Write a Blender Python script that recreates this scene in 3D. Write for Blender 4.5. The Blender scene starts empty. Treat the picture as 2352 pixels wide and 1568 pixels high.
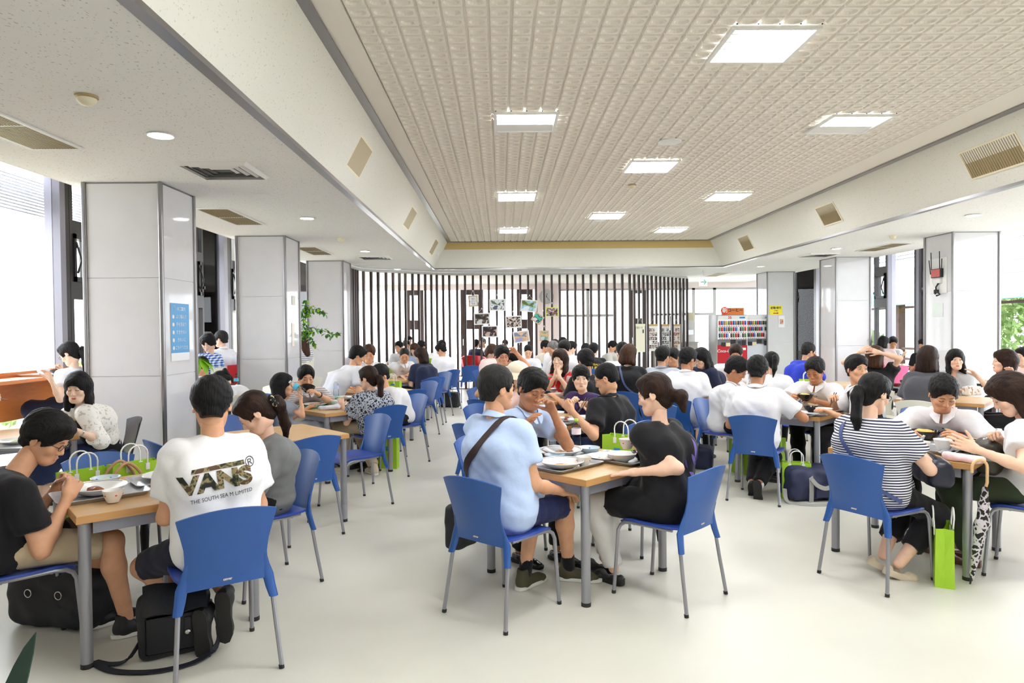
import bpy, bmesh, math, random
import numpy as np
from mathutils import Vector, Matrix, Euler
from mathutils.bvhtree import BVHTree
random.seed(7); rng = np.random.default_rng(7)
SC = bpy.context.scene
COL = SC.collection
PI = math.pi

# ------------------------------------------------------------------ camera
CAMZ = 1.52
FPX = 1568.0                       # 24 mm on 36 mm, in pixels of a 2352 px wide frame
YAW, PITCH, ROLL = 0.015763, -0.018643, -0.0095
def cam_axes():
    f = np.array([math.sin(YAW)*math.cos(PITCH), math.cos(YAW)*math.cos(PITCH), math.sin(PITCH)])
    r0 = np.array([math.cos(YAW), -math.sin(YAW), 0.0]); u0 = np.cross(r0, f)
    r = r0*math.cos(ROLL)+u0*math.sin(ROLL); u = -r0*math.sin(ROLL)+u0*math.cos(ROLL)
    return r, u, f
CR, CU, CF = cam_axes()
cd = bpy.data.cameras.new('camera'); cam = bpy.data.objects.new('camera', cd); COL.objects.link(cam)
cd.lens = 24.0; cd.sensor_width = 36.0; cd.clip_start = 0.05; cd.clip_end = 200
M = Matrix.Identity(4)
for i in range(3):
    M[i][0], M[i][1], M[i][2] = CR[i], CU[i], -CF[i]
M[2][3] = CAMZ
cam.matrix_world = M
SC.camera = cam
def ray(u, v): return CF + CR*(u-1176)/FPX + CU*(784-v)/FPX
def atz(u, v, z):                   # point of height z measured in the photograph at (u, v)
    d = ray(u, v); t = (z-CAMZ)/d[2]; return np.array([0, 0, CAMZ]) + t*d
def aty(u, v, y):
    d = ray(u, v); t = y/d[1]; return np.array([0, 0, CAMZ]) + t*d
def atx(u, v, x):
    d = ray(u, v); t = x/d[0]; return np.array([0, 0, CAMZ]) + t*d

# ------------------------------------------------------------------ sky, exposure
w = bpy.data.worlds.new('sky'); SC.world = w; w.use_nodes = True
nt = w.node_tree; nt.nodes.clear()
bg = nt.nodes.new('ShaderNodeBackground'); out = nt.nodes.new('ShaderNodeOutputWorld')
bg.inputs[0].default_value = (0.90, 0.95, 1.0, 1); bg.inputs[1].default_value = 6.2
nt.links.new(bg.outputs[0], out.inputs[0])
SC.view_settings.view_transform = 'Standard'; SC.view_settings.look = 'None'
SC.view_settings.exposure = 0.35; SC.view_settings.gamma = 1.0
SC.view_settings.use_curve_mapping = False
PANEL_E, DOWN_E = 36.0, 30.0        # strength of the fluorescent panels and of the downlights
SC.cycles.use_denoising = True
SC.cycles.max_bounces = 9; SC.cycles.diffuse_bounces = 5; SC.cycles.glossy_bounces = 4
SC.cycles.transparent_max_bounces = 32; SC.cycles.transmission_bounces = 6
SC.cycles.caustics_reflective = False; SC.cycles.caustics_refractive = False
SC.cycles.sample_clamp_indirect = 6.0
def portal(x, y0, y1, z0, z1, sgn):
    l = bpy.data.lights.new('daylight_portal', 'AREA'); l.shape = 'RECTANGLE'
    l.size = z1-z0; l.size_y = y1-y0; l.cycles.is_portal = True
    o = bpy.data.objects.new('daylight_portal', l); COL.objects.link(o)
    o.location = (x, (y0+y1)/2, (z0+z1)/2); o.rotation_euler = (0, sgn*PI/2, 0)
portal(-5.45, 5.0, 22, 0.0, 3.35, -1)
portal(9.25, 3.0, 22, 0.0, 3.35, 1)

# ------------------------------------------------------------------ colour and materials
def lin(c): return tuple((x/12.92 if x <= 0.04045 else ((x+0.055)/1.055)**2.4) for x in c)
def rgb(r, g, b): return lin((r/255., g/255., b/255.))
MATS = {}
def mat(name, col, rough=0.5, metal=0.0, spec=0.5, noise=None, bump=None, emit=None, sheen=0.0, alpha=None, trans=0.0):
    """noise=(scale, amount, stretch xyz) varies the colour; bump=(scale, strength)."""
    if name in MATS: return MATS[name]
    m = bpy.data.materials.new(name); m.use_nodes = True; n = m.node_tree; MATS[name] = m
    b = n.nodes['Principled BSDF']
    b.inputs['Base Color'].default_value = (*col, 1); b.inputs['Roughness'].default_value = rough
    b.inputs['Metallic'].default_value = metal; b.inputs['Specular IOR Level'].default_value = spec
    if sheen: b.inputs['Sheen Weight'].default_value = sheen
    if trans: b.inputs['Transmission Weight'].default_value = trans
    if emit: b.inputs['Emission Color'].default_value = (*emit[0], 1); b.inputs['Emission Strength'].default_value = emit[1]
    tc = None
    if noise or bump:
        tc = n.nodes.new('ShaderNodeTexCoord')
    if noise:
        mp = n.nodes.new('ShaderNodeMapping'); n.links.new(tc.outputs['Object'], mp.inputs[0])
        if len(noise) > 2: mp.inputs['Scale'].default_value = noise[2]
        t = n.nodes.new('ShaderNodeTexNoise'); t.inputs['Scale'].default_value = noise[0]; t.inputs['Detail'].default_value = 3
        n.links.new(mp.outputs[0], t.inputs[0])
        r = n.nodes.new('ShaderNodeValToRGB'); a = noise[1]
        r.color_ramp.elements[0].position = .3; r.color_ramp.elements[1].position = .7
        r.color_ramp.elements[0].color = (*[x*(1-a) for x in col], 1); r.color_ramp.elements[1].color = (*[min(1, x*(1+a)) for x in col], 1)
        n.links.new(t.outputs[0], r.inputs[0]); n.links.new(r.outputs[0], b.inputs['Base Color'])
    if bump:
        t = n.nodes.new('ShaderNodeTexNoise'); t.inputs['Scale'].default_value = bump[0]; t.inputs['Detail'].default_value = 4
        mp = n.nodes.new('ShaderNodeMapping'); n.links.new(tc.outputs['Object'], mp.inputs[0])
        if len(bump) > 2: mp.inputs['Scale'].default_value = bump[2]
        n.links.new(mp.outputs[0], t.inputs[0])
        u = n.nodes.new('ShaderNodeBump'); u.inputs['Strength'].default_value = bump[1]; u.inputs['Distance'].default_value = 0.01
        n.links.new(t.outputs[0], u.inputs['Height']); n.links.new(u.outputs[0], b.inputs['Normal'])
    return m
def nodes(m): return m.node_tree.nodes, m.node_tree.links, m.node_tree.nodes['Principled BSDF']
def pattern(name, kind, cols, scale=1.0, rough=0.85, bump=None):
    """cloth prints: stripes, plaid, leopard, camo, speckle, flowers, check"""
    if name in MATS: return MATS[name]
    m = mat(name, cols[0], rough, bump=bump); N, L, b = nodes(m)
    tc = N.new('ShaderNodeTexCoord'); ramp = N.new('ShaderNodeValToRGB'); ramp.color_ramp.interpolation = 'CONSTANT'
    e = ramp.color_ramp.elements
    def setr(stops):
        while len(e) > 1: e.remove(e[-1])
        e[0].position = stops[0][0]; e[0].color = (*stops[0][1], 1)
        for p, c in stops[1:]:
            q = e.new(p); q.color = (*c, 1)
    if kind in ('stripes', 'vstripes'):
        t = N.new('ShaderNodeTexWave'); t.wave_type = 'BANDS'; t.bands_direction = 'Z' if kind == 'stripes' else 'X'
        t.inputs['Scale'].default_value = scale; t.inputs['Distortion'].default_value = .6; t.inputs['Detail Scale'].default_value = .4
        L.new(tc.outputs['Object'], t.inputs[0]); setr([(0, cols[0]), (.5, cols[1])]); L.new(t.outputs[0], ramp.inputs[0])
        L.new(ramp.outputs[0], b.inputs['Base Color'])
    elif kind == 'plaid':
        setr([(0, cols[0]), (.36, cols[1]), (.66, cols[2])])
        ts = []
        for d in 'XZ':
            t = N.new('ShaderNodeTexWave'); t.bands_direction = d; t.inputs['Scale'].default_value = scale; L.new(tc.outputs['Object'], t.inputs[0]); ts.append(t)
        a = N.new('ShaderNodeMath'); a.operation = 'ADD'; L.new(ts[0].outputs['Fac'], a.inputs[0]); L.new(ts[1].outputs['Fac'], a.inputs[1])
        h = N.new('ShaderNodeMath'); h.operation = 'MULTIPLY'; h.inputs[1].default_value = .5; L.new(a.outputs[0], h.inputs[0])
        L.new(h.outputs[0], ramp.inputs[0]); L.new(ramp.outputs[0], b.inputs['Base Color'])
    elif kind == 'leopard':
        t = N.new('ShaderNodeTexVoronoi'); t.feature = 'DISTANCE_TO_EDGE'; t.inputs['Scale'].default_value = scale
        z = N.new('ShaderNodeTexNoise'); z.inputs['Scale'].default_value = scale*.9; mx = N.new('ShaderNodeMixRGB'); mx.inputs[0].default_value = .05
        L.new(tc.outputs['Object'], z.inputs[0]); L.new(tc.outputs['Object'], mx.inputs[1]); L.new(z.outputs[1], mx.inputs[2]); L.new(mx.outputs[0], t.inputs[0])
        setr([(0, cols[1]), (.13, cols[0])]); L.new(t.outputs[0], ramp.inputs[0]); L.new(ramp.outputs[0], b.inputs['Base Color'])
    else:                           # camo / speckle / flowers: stepped noise
        t = N.new('ShaderNodeTexNoise'); t.inputs['Scale'].default_value = scale; t.inputs['Detail'].default_value = 2 if kind == 'camo' else 1
        L.new(tc.outputs['Object'], t.inputs[0])
        st = {'camo': [.0, .44, .5, .57], 'speckle': [0, .62], 'flowers': [0, .56, .60, .66]}[kind]
        setr([(p, cols[i]) for i, p in enumerate(st[:len(cols)])]); L.new(t.outputs[0], ramp.inputs[0]); L.new(ramp.outputs[0], b.inputs['Base Color'])
    return m
def glass_mat(name, tint=(1, 1, 1), refl=0.10):
    """thin pane: mostly clear, with a mirror share that grows at grazing angles"""
    if name in MATS: return MATS[name]
    m = bpy.data.materials.new(name); m.use_nodes = True; MATS[name] = m; N = m.node_tree.nodes; L = m.node_tree.links; N.clear()
    o = N.new('ShaderNodeOutputMaterial'); t = N.new('ShaderNodeBsdfTransparent'); g = N.new('ShaderNodeBsdfGlossy'); x = N.new('ShaderNodeMixShader')
    t.inputs[0].default_value = (*tint, 1); g.inputs['Roughness'].default_value = 0.02
    f = N.new('ShaderNodeLayerWeight'); f.inputs[0].default_value = refl
    L.new(f.outputs['Fresnel'], x.inputs[0]); L.new(t.outputs[0], x.inputs[1]); L.new(g.outputs[0], x.inputs[2]); L.new(x.outputs[0], o.inputs[0])
    return m

# ------------------------------------------------------------------ meshes
def new_mesh(name, V, F, m=None, smooth=False):
    me = bpy.data.meshes.new(name); me.from_pydata([tuple(v) for v in V], [], [tuple(f) for f in F])
    for x in (m if isinstance(m, (list, tuple)) else [m]):
        if x: me.materials.append(x)
    if smooth and len(me.polygons): me.polygons.foreach_set('use_smooth', [True]*len(me.polygons))
    me.update(); return me
def link(name, me, parent=None, loc=None, rot=None):
    o = bpy.data.objects.new(name, me); COL.objects.link(o)
    if parent: o.parent = parent
    if loc is not None: o.location = loc
    if rot is not None: o.rotation_euler = rot
    return o
def tag(o, label=None, cat=None, group=None, kind=None):
    if label: o['label'] = label
    if cat: o['category'] = cat
    if group: o['group'] = group
    if kind: o['kind'] = kind
    return o
def empty(name, loc=(0, 0, 0), rz=0.0, label=None, cat=None, group=None):
    o = bpy.data.objects.new(name, None); COL.objects.link(o); o.empty_display_size = .1
    o.location = loc; o.rotation_euler = (0, 0, rz); return tag(o, label, cat, group)
def copy_tree(o, parent=None):
    c = o.copy(); COL.objects.link(c)
    if parent: c.parent = parent
    for ch in list(o.children): copy_tree(ch, c)
    return c
class MB:
    """collects vertices and faces of one mesh"""
    def __init__(s): s.V = []; s.F = []; s.mi = []; s.cur = 0
    def add(s, V, F):
        n = len(s.V); s.V += [tuple(v) for v in V]; s.F += [tuple(i+n for i in f) for f in F]; s.mi += [s.cur]*len(F); return s
    def box(s, x0, x1, y0, y1, z0, z1, Mx=None):
        V = [(x0, y0, z0), (x1, y0, z0), (x1, y1, z0), (x0, y1, z0), (x0, y0, z1), (x1, y0, z1), (x1, y1, z1), (x0, y1, z1)]
        if Mx: V = [Mx @ Vector(v) for v in V]
        return s.add(V, [(0, 3, 2, 1), (4, 5, 6, 7), (0, 1, 5, 4), (1, 2, 6, 5), (2, 3, 7, 6), (3, 0, 4, 7)])
    def rbox(s, x0, x1, y0, y1, z0, z1, r, n=3, Mx=None):
        """box with rounded vertical edges and a small chamfer top and bottom"""
        def ring(ins, z):
            R = max(r-ins, 1e-4); o = []
            for cx, cy, a0 in ((x1-r, y1-r, 0), (x0+r, y1-r, PI/2), (x0+r, y0+r, PI), (x1-r, y0+r, 1.5*PI)):
                for k in range(n+1):
                    a = a0+PI/2*k/n; o.append((cx+R*math.cos(a), cy+R*math.sin(a), z))
            return o
        c = min(r*.35, (z1-z0)*.35)
        return s.loft([ring(c, z0), ring(0, z0+c), ring(0, z1-c), ring(c, z1)], True, Mx)
    def loft(s, rings, cap=True, Mx=None):
        n = len(rings[0]); V = [v for r in rings for v in r]
        if Mx: V = [Mx @ Vector(v) for v in V]
        F = []
        for i in range(len(rings)-1):
            for k in range(n):
                a = i*n+k; b = i*n+(k+1) % n; F.append((a, b, b+n, a+n))
        if cap: F.append(tuple(range(n-1, -1, -1))); F.append(tuple((len(rings)-1)*n+k for k in range(n)))
        return s.add(V, F)
    def lathe(s, prof, n=20, c=(0, 0, 0), Mx=None, cap=True):
        return s.loft([[(c[0]+r*math.cos(2*PI*k/n), c[1]+r*math.sin(2*PI*k/n), c[2]+z) for k in range(n)] for r, z in prof], cap, Mx)
    def tube(s, pts, r, n=8, cap=True, flat=1.0, up=None):
        P = [Vector(p) for p in pts]; R = r if isinstance(r, (list, tuple)) else [r]*len(P); rings = []
        T0 = (P[1]-P[0]).normalized()
        u = Vector(up) if up else (Vector((0, 0, 1)) if abs(T0.z) < .9 else Vector((1, 0, 0)))
        u = (u - T0*u.dot(T0)).normalized()
        for i, p in enumerate(P):
            t = (P[min(i+1, len(P)-1)]-P[max(i-1, 0)]).normalized()
            u = (u - t*u.dot(t)).normalized(); w = t.cross(u)
            rings.append([p + u*(R[i]*flat*math.sin(2*PI*k/n)) + w*(R[i]*math.cos(2*PI*k/n)) for k in range(n)])
        return s.loft(rings, cap)
    def sheet(s, grid, th):
        """solid sheet: grid[i][j] points, thickness along averaged normals"""
        G = [[Vector(p) for p in row] for row in grid]; a, b = len(G), len(G[0]); N = []
        for i in range(a):
            for j in range(b):
                du = G[min(i+1, a-1)][j]-G[max(i-1, 0)][j]; dv = G[i][min(j+1, b-1)]-G[i][max(j-1, 0)]
                N.append(du.cross(dv).normalized()*th)
        V = [p for r in G for p in r]; V2 = [p+N[i] for i, p in enumerate(V)]; n = len(V); F = []
        for i in range(a-1):
            for j in range(b-1):
                q = (i*b+j, i*b+j+1, (i+1)*b+j+1, (i+1)*b+j); F.append(q[::-1]); F.append(tuple(x+n for x in q))
        bd = [i*b for i in range(a)][::-1] + list(range(b))[1:] + [i*b+b-1 for i in range(1, a)] + [(a-1)*b+j for j in range(b-2, 0, -1)]
        for k in range(len(bd)):
            p, q = bd[k], bd[(k+1) % len(bd)]; F.append((q, p, p+n, q+n))
        return s.add(V+V2, F)
    def ball(s, c, r, n=12, m=8, Mx=None):
        r = r if isinstance(r, (tuple, list)) else (r, r, r)
        rings = [[(c[0]+r[0]*math.sin(PI*i/m)*math.cos(2*PI*k/n), c[1]+r[1]*math.sin(PI*i/m)*math.sin(2*PI*k/n), c[2]-r[2]*math.cos(PI*i/m)) for k in range(n)]
                 for i in ([.15]+list(range(1, m))+[m-.15])]
        return s.loft(rings, True, Mx)
    def mesh(s, name, m, smooth=False):
        me = new_mesh(name, s.V, s.F, m, smooth)
        if isinstance(m, (list, tuple)): me.polygons.foreach_set('material_index', s.mi)
        if smooth: auto(me)
        return me
    def build(s, name, m, parent=None, loc=None, rot=None, smooth=False):
        return link(name, s.mesh(name, m, smooth), parent, loc, rot)
def auto(me, ang=40):
    """smooth shading with sharp edges above the angle"""
    bm = bmesh.new(); bm.from_mesh(me); bmesh.ops.recalc_face_normals(bm, faces=bm.faces[:])
    a = math.radians(ang)
    for e in bm.edges:
        e.smooth = len(e.link_faces) != 2 or e.calc_face_angle(0) < a
    bm.to_mesh(me); bm.free()
def rot2(x, y, a): return (x*math.cos(a)-y*math.sin(a), x*math.sin(a)+y*math.cos(a))
def text_mesh(txt, size, m, extrude=0.0, res=3, align='CENTER', bold=0.0, shear=0.0, sx=1.0):
    c = bpy.data.curves.new('lettering', 'FONT'); c.body = txt; c.size = size; c.extrude = extrude; c.resolution_u = res
    c.align_x = align; c.align_y = 'CENTER'; c.offset = bold; c.shear = shear
    o = bpy.data.objects.new('tmp', c); COL.objects.link(o)
    me = bpy.data.meshes.new_from_object(o.evaluated_get(bpy.context.evaluated_depsgraph_get()))
    bpy.data.objects.remove(o); bpy.data.curves.remove(c)
    if sx != 1.0:
        for v in me.vertices: v.co.x *= sx
    me.materials.clear(); me.materials.append(m); return me
# ------------------------------------------------------------------ lettering, made once
HC, HU = 2.95, 3.57                 # low ceiling, coffered ceiling
ink = mat('ink', (.02, .02, .022), .6); white_ink = mat('white_ink', (.85, .85, .85), .6); red_ink = mat('red_ink', rgb(200, 30, 35), .5)
green_ink = mat('green_ink', rgb(60, 190, 140), .6); blue_ink = mat('blue_ink', rgb(40, 130, 200), .5); gray_ink = mat('gray_ink', (.3, .3, .32), .6)
logo_ink = mat('logo_ink', rgb(235, 220, 200), .5); gold_ink = mat('gold_ink', rgb(240, 205, 70), .5)
camo = pattern('camo_print', 'camo', [rgb(38, 38, 34), rgb(78, 84, 50), rgb(150, 135, 100), rgb(92, 70, 48)], 26)
TX = {
 'chair_logo': text_mesh('oliver', .016, logo_ink, 0, 2, bold=.0006),
 'vans': text_mesh('VANS', .105, camo, 0, 4, bold=.006, sx=1.12),
 'reg': text_mesh('®', .06, ink, 0, 3), 'sea': text_mesh('THE SOUTH SEA M LIMITED', .026, ink, 0, 3, sx=.82),
 'evac1': text_mesh('避難場所', .125, ink, 0, 2, bold=.002), 'evac2': text_mesh('(中庭)', .07, ink, 0, 2),
 'arrow': text_mesh('→', .5, green_ink, 0, 2, bold=.006),
 'cola': text_mesh('Coca-Cola', .17, white_ink, 0, 3, shear=.25, bold=.002), 'asa': text_mesh('朝', .2, white_ink, 0, 2, bold=.002),
 'coffee': text_mesh('コーヒー', .155, ink, 0, 2, bold=.006), 'drink': text_mesh('35', .15, red_ink, 0, 2, bold=.003),
 'nia': text_mesh('nia', .05, red_ink, 0, 2, shear=.3),
 'poster': [text_mesh(t, .05, white_ink, 0, 2) for t in ('のご案内', 'よく噛んで', '手を洗おう', 'すききらい', 'きれいに', 'ごちそうさま')],
 'ten': text_mesh('1', .05, ink), 'notice': [text_mesh(t, .045, gray_ink, 0, 1) for t in ('展示', '写真コンテスト', '作品')],
 'clock': [text_mesh(str(i), .055, ink, 0, 2) for i in range(1, 13)],
 'shirt': text_mesh('BASKETBALL', .05, gold_ink, 0, 2), 'shirt2': text_mesh('CLUB', .09, gold_ink, 0, 2, bold=.004),
 'lunch': text_mesh('お知らせ', .07, ink, 0, 1), 'six': text_mesh('6', .06, white_ink),
}
# ------------------------------------------------------------------ room materials
floor_m = mat('floor_vinyl', rgb(208, 206, 194), .32, spec=.35, noise=(1.3, .05), bump=(40, .02))
def speckle_ceiling(name, c, amt):
    m = mat(name, c, .95, spec=.1); N, L, b = nodes(m)
    tc = N.new('ShaderNodeTexCoord'); mp = N.new('ShaderNodeMapping'); mp.inputs['Scale'].default_value = (1, .55, 1)
    t = N.new('ShaderNodeTexNoise'); t.inputs['Scale'].default_value = 75; t.inputs['Detail'].default_value = 1
    L.new(tc.outputs['Object'], mp.inputs[0]); L.new(mp.outputs[0], t.inputs[0])
    r = N.new('ShaderNodeValToRGB'); r.color_ramp.elements[0].position = .28; r.color_ramp.elements[1].position = .34
    r.color_ramp.elements[0].color = (*[x*amt for x in c], 1); r.color_ramp.elements[1].color = (*c, 1)
    L.new(t.outputs[0], r.inputs[0]); L.new(r.outputs[0], b.inputs['Base Color']); return m
ceil_m = speckle_ceiling('ceiling_board', rgb(241, 241, 240), .66)
soff_m = speckle_ceiling('soffit_board', rgb(230, 229, 220), .80)
tilec_m = mat('pressed_ceiling_tile', rgb(241, 236, 227), .9, spec=.1, noise=(120, .03))
tan_m = mat('tan_panel', rgb(205, 180, 120), .7)
wall_m = mat('wall_paint', rgb(232, 228, 222), .8)
pinkw_m = mat('back_wall_paint', rgb(240, 226, 224), .8)
metal_m = mat('strip_metal', rgb(150, 148, 150), .28, .9)
chrome_m = mat('chrome', (.75, .76, .78), .15, 1.0)
alu_m = mat('aluminium', rgb(190, 190, 188), .4, .5)
frame_m = mat('dark_frame', rgb(48, 44, 46), .4)
browns_m = mat('dark_brown_wood', rgb(66, 52, 48), .5, noise=(30, .25, (1, 1, .05)))
stone_m = mat('polished_column_tile', rgb(222, 222, 225), .07, spec=.55, noise=(6, .015))
white_m = mat('white_plastic', rgb(238, 238, 236), .45)
ivory_m = mat('ivory_plastic', rgb(236, 228, 200), .5)
beige_m = mat('beige_metal', rgb(176, 158, 118), .5, .2)
orange_m = mat('orange_wood', rgb(214, 130, 66), .35, noise=(8, .08, (.2, 1, 6)))
glass_m = glass_mat('window_glass')
panel_lit = mat('lit_panel', (1, 1, .97), .6, emit=((.97, .98, 1.0), PANEL_E))
down_lit = mat('lit_downlight', (1, 1, .97), .6, emit=((1.0, .98, .94), DOWN_E))
def struct(name, mb, m, **k): return tag(mb.build(name, m, **k), kind='structure')
XL, XR, YB, YN = -5.2, 8.9, 22.0, -2.6
SX0, SX1, SY1, SY0 = -1.57, 5.3, 16.22, -1.6      # lower edge of the coffer
UX0, UX1, UY1, UY0 = -1.24, 4.95, 16.08, -1.3     # upper edge
CX0, CX1 = -4.12, 7.87                            # where the low ceiling stops before the window recess
struct('floor', MB().box(XL-.3, XR+.3, YN, YB+.3, -.12, 0), floor_m)
struct('ceiling', MB().box(CX0, SX0, YN, YB, HC, HC+.1).box(SX1, CX1, YN, YB, HC, HC+.1).box(SX0, SX1, SY1, YB, HC, HC+.1).box(SX0, SX1, YN, SY0, HC, HC+.1), ceil_m)
struct('ceiling_recess', MB().box(XL-.1, CX0, YN, YB, 3.4, 3.5).box(CX0-.03, CX0, YN, YB, HC-.0, 3.4).box(CX1, XR+.1, YN, YB, 3.4, 3.5).box(CX1, CX1+.03, YN, YB, HC, 3.4), wall_m)
cu = struct('ceiling_upper', MB().box(UX0-.1, UX1+.1, UY0-.1, UY1+.1, HU+.033, HU+.1), tilec_m)
def quad_slab(a, b, c, d, t=.03):
    V = [Vector(p) for p in (a, b, c, d)]; n = (V[1]-V[0]).cross(V[3]-V[0]).normalized()*t
    return MB().add([*V, *[v+n for v in V]], [(0, 3, 2, 1), (4, 5, 6, 7), (0, 1, 5, 4), (1, 2, 6, 5), (2, 3, 7, 6), (3, 0, 4, 7)])
struct('soffit_left', quad_slab((SX0, SY0, HC), (UX0, UY0, HU), (UX0, UY1, HU), (SX0, SY1, HC)), soff_m)
struct('soffit_right', quad_slab((SX1, SY1, HC), (UX1, UY1, HU), (UX1, UY0, HU), (SX1, SY0, HC)), soff_m)
struct('soffit_front', quad_slab((SX1, SY0, HC), (UX1, UY0, HU), (UX0, UY0, HU), (SX0, SY0, HC)), soff_m)
def lerp(a, b, t): return a+(b-a)*t
bz = lerp(HC, HU, .72); bt = .72
struct('soffit_back', quad_slab((SX0, SY1, HC), (lerp(SX0, UX0, bt), lerp(SY1, UY1, bt), bz), (lerp(SX1, UX1, bt), lerp(SY1, UY1, bt), bz), (SX1, SY1, HC)), soff_m)
struct('trim_1', quad_slab((lerp(SX0, UX0, bt), lerp(SY1, UY1, bt), bz), (UX0, UY1, HU), (UX1, UY1, HU), (lerp(SX1, UX1, bt), lerp(SY1, UY1, bt), bz)), tan_m)
# metal strips along the edges of the coffer
sw = .06
struct('trim_2', MB().box(SX0-sw, SX0+.012, SY0, SY1, HC-.012, HC+.03), metal_m)
struct('trim_3', MB().box(SX1-.012, SX1+sw, SY0, SY1, HC-.012, HC+.03), metal_m)
struct('trim_4', MB().box(SX0, SX1, SY1-.012, SY1+sw, HC-.012, HC+.02), metal_m)
struct('trim_5', MB().box(UX0-.03, UX0+.075, UY0, UY1, HU-.012, HU+.02), metal_m)
struct('trim_6', MB().box(UX1-.075, UX1+.03, UY0, UY1, HU-.012, HU+.02), metal_m)
struct('trim_7', MB().box(UX0, UX1, UY1-.05, UY1+.02, HU-.014, HU+.02), metal_m)
struct('wall_front', MB().box(XL, XR, YN-.15, YN, 0, 3.5), wall_m)
# pressed ceiling: panels of 4 x 3 dimpled cells
CWX, CWY = .1525, .1385
def panel_mesh():
    mb = MB(); g = .007; n = 12
    for i in range(4):
        for j in range(3):
            x0, y0 = i*CWX, j*CWY; x1, y1 = x0+CWX, y0+CWY; cx, cy = (x0+x1)/2, (y0+y1)/2; a = g+.007
            o = [(x0+g, y0+g, .020), (x1-g, y0+g, .020), (x1-g, y1-g, .020), (x0+g, y1-g, .020)]
            t = [(x0+a, y0+a, 0), (x1-a, y0+a, 0), (x1-a, y1-a, 0), (x0+a, y1-a, 0)]
            def el(s, z): return [(cx+.053*s*math.cos(2*PI*(k+.5)/n), cy+.043*s*math.sin(2*PI*(k+.5)/n), z) for k in range(n)]
            b = len(mb.V); mb.add(o+t+el(1, 0)+el(.82, .015)+el(.4, .020), [])
            F = [(q, (q+1) % 4, 4+(q+1) % 4, 4+q) for q in range(4)]
            F = [tuple(reversed(f)) for f in F]
            # rectangle to ellipse: fan each corner
            cs = [6, 7, 4, 5]
            for k in range(n):
                q = cs[int(k//3) % 4]; F.append((8+k, q, 8+(k+1) % n))
            for q in range(4):
                k = (q*3+3) % n; F.append((cs[q], cs[(q+1) % 4], 8+k))
            for r0 in (8, 8+n):
                for k in range(n): F.append((r0+k, r0+(k+1) % n, r0+n+(k+1) % n, r0+n+k))
            F.append(tuple(8+2*n+k for k in range(n)))
            mb.F += [tuple(v+b for v in f) for f in F]; mb.mi += [0]*len(F)
    mb.box(0, 4*CWX, 0, 3*CWY, .020, .024)
    me = mb.mesh('ceiling_panel', tilec_m)
    return me
pm = panel_mesh(); nx, ny = 9, 31; px0 = UX0+.26; py0 = 3.15
for j in range(ny):
    for i in range(nx):
        link('ceiling_panel', pm, cu, (px0+i*4*CWX, py0+j*3*CWY, HU))
# flat margin strips either side of the cells, and the run of panels behind the camera
struct('trim_8', MB().box(UX0+.07, px0-.005, UY0, UY1, HU+.004, HU+.02).box(px0+nx*4*CWX+.005, UX1-.07, UY0, UY1, HU+.004, HU+.02).box(px0, px0+nx*4*CWX, UY0, py0-.005, HU+.004, HU+.02), tilec_m)

# fluorescent panels
def fluorescent(x, y, half, label):
    s = .31; r = empty('ceiling_light', (x, y, HU-.005), 0, label, 'ceiling light', 'recessed fluorescent panels in the pressed ceiling')
    fr = MB()
    for a in (-1, 1):
        fr.box(min(a*s, a*(s-.03)), max(a*s, a*(s-.03)), -s, s, -.022, 0); fr.box(-s+.03, s-.03, min(a*s, a*(s-.03)), max(a*s, a*(s-.03)), -.022, 0)
    fr.build('frame', white_m, r)
    y1 = s-.03 if not half else .05
    MB().box(-s+.03, s-.03, -s+.03, y1, -.013, -.005).build('diffuser', panel_lit, r)
    if half: MB().box(-s+.03, s-.03, y1+.004, s-.03, -.013, -.005).build('unlit_cover', white_m, r)['label'] = 'unlit rear half of the fitting'
    lv = MB()
    for k in range(4):
        yy = -s+.09+k*.13
        if yy < y1-.02: lv.box(-s+.03, -s+.075, yy, yy+.018, -.018, -.013)
    lv.build('lamp_holder', white_m, r)['kind'] = 'stuff'
    hk = MB()
    for k in range(5): hk.lathe([(.006, 0), (.006, .006)], 6, (-s+.02+k*(2*s-.04)/4, -s-.035, -.01))
    hk.build('mounting_hole', ink, r)['kind'] = 'stuff'
for (x, y, h, l) in ((1.90, 4.96, 0, 'large bright ceiling light panel nearest to the camera'), (.26, 6.78, 1, 'ceiling light panel in the left row, half of it unlit, nearest in that row'),
        (3.54, 6.9, 1, 'ceiling light panel in the right row, half of it unlit, nearest in that row'), (1.91, 8.66, 0, 'ceiling light panel in the middle row, second from the camera, beyond the round speaker'),
        (.26, 10.58, 0, 'ceiling light panel in the left row, second of three'), (3.57, 10.67, 0, 'ceiling light panel in the right row, second of three'),
        (1.94, 12.44, 0, 'ceiling light panel in the middle row, farthest of that row, above a round speaker'), (.27, 14.23, 0, 'ceiling light panel in the left row, farthest, near the tan band'),
        (3.57, 14.3, 0, 'ceiling light panel in the right row, farthest, near the tan band')):
    fluorescent(x, y, h, l)
for x, y, l in ((1.91, 1.2, 'middle row'), (.26, 3.05, 'left row'), (3.54, 3.15, 'right row'), (.26, -.7, 'left row, second'), (3.54, -.6, 'right row, second')): fluorescent(x, y, 0, 'unseen ceiling light panel above the frame, '+l+' counted from the front')  # unseen repeats of the rows, added to light the foreground
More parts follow.
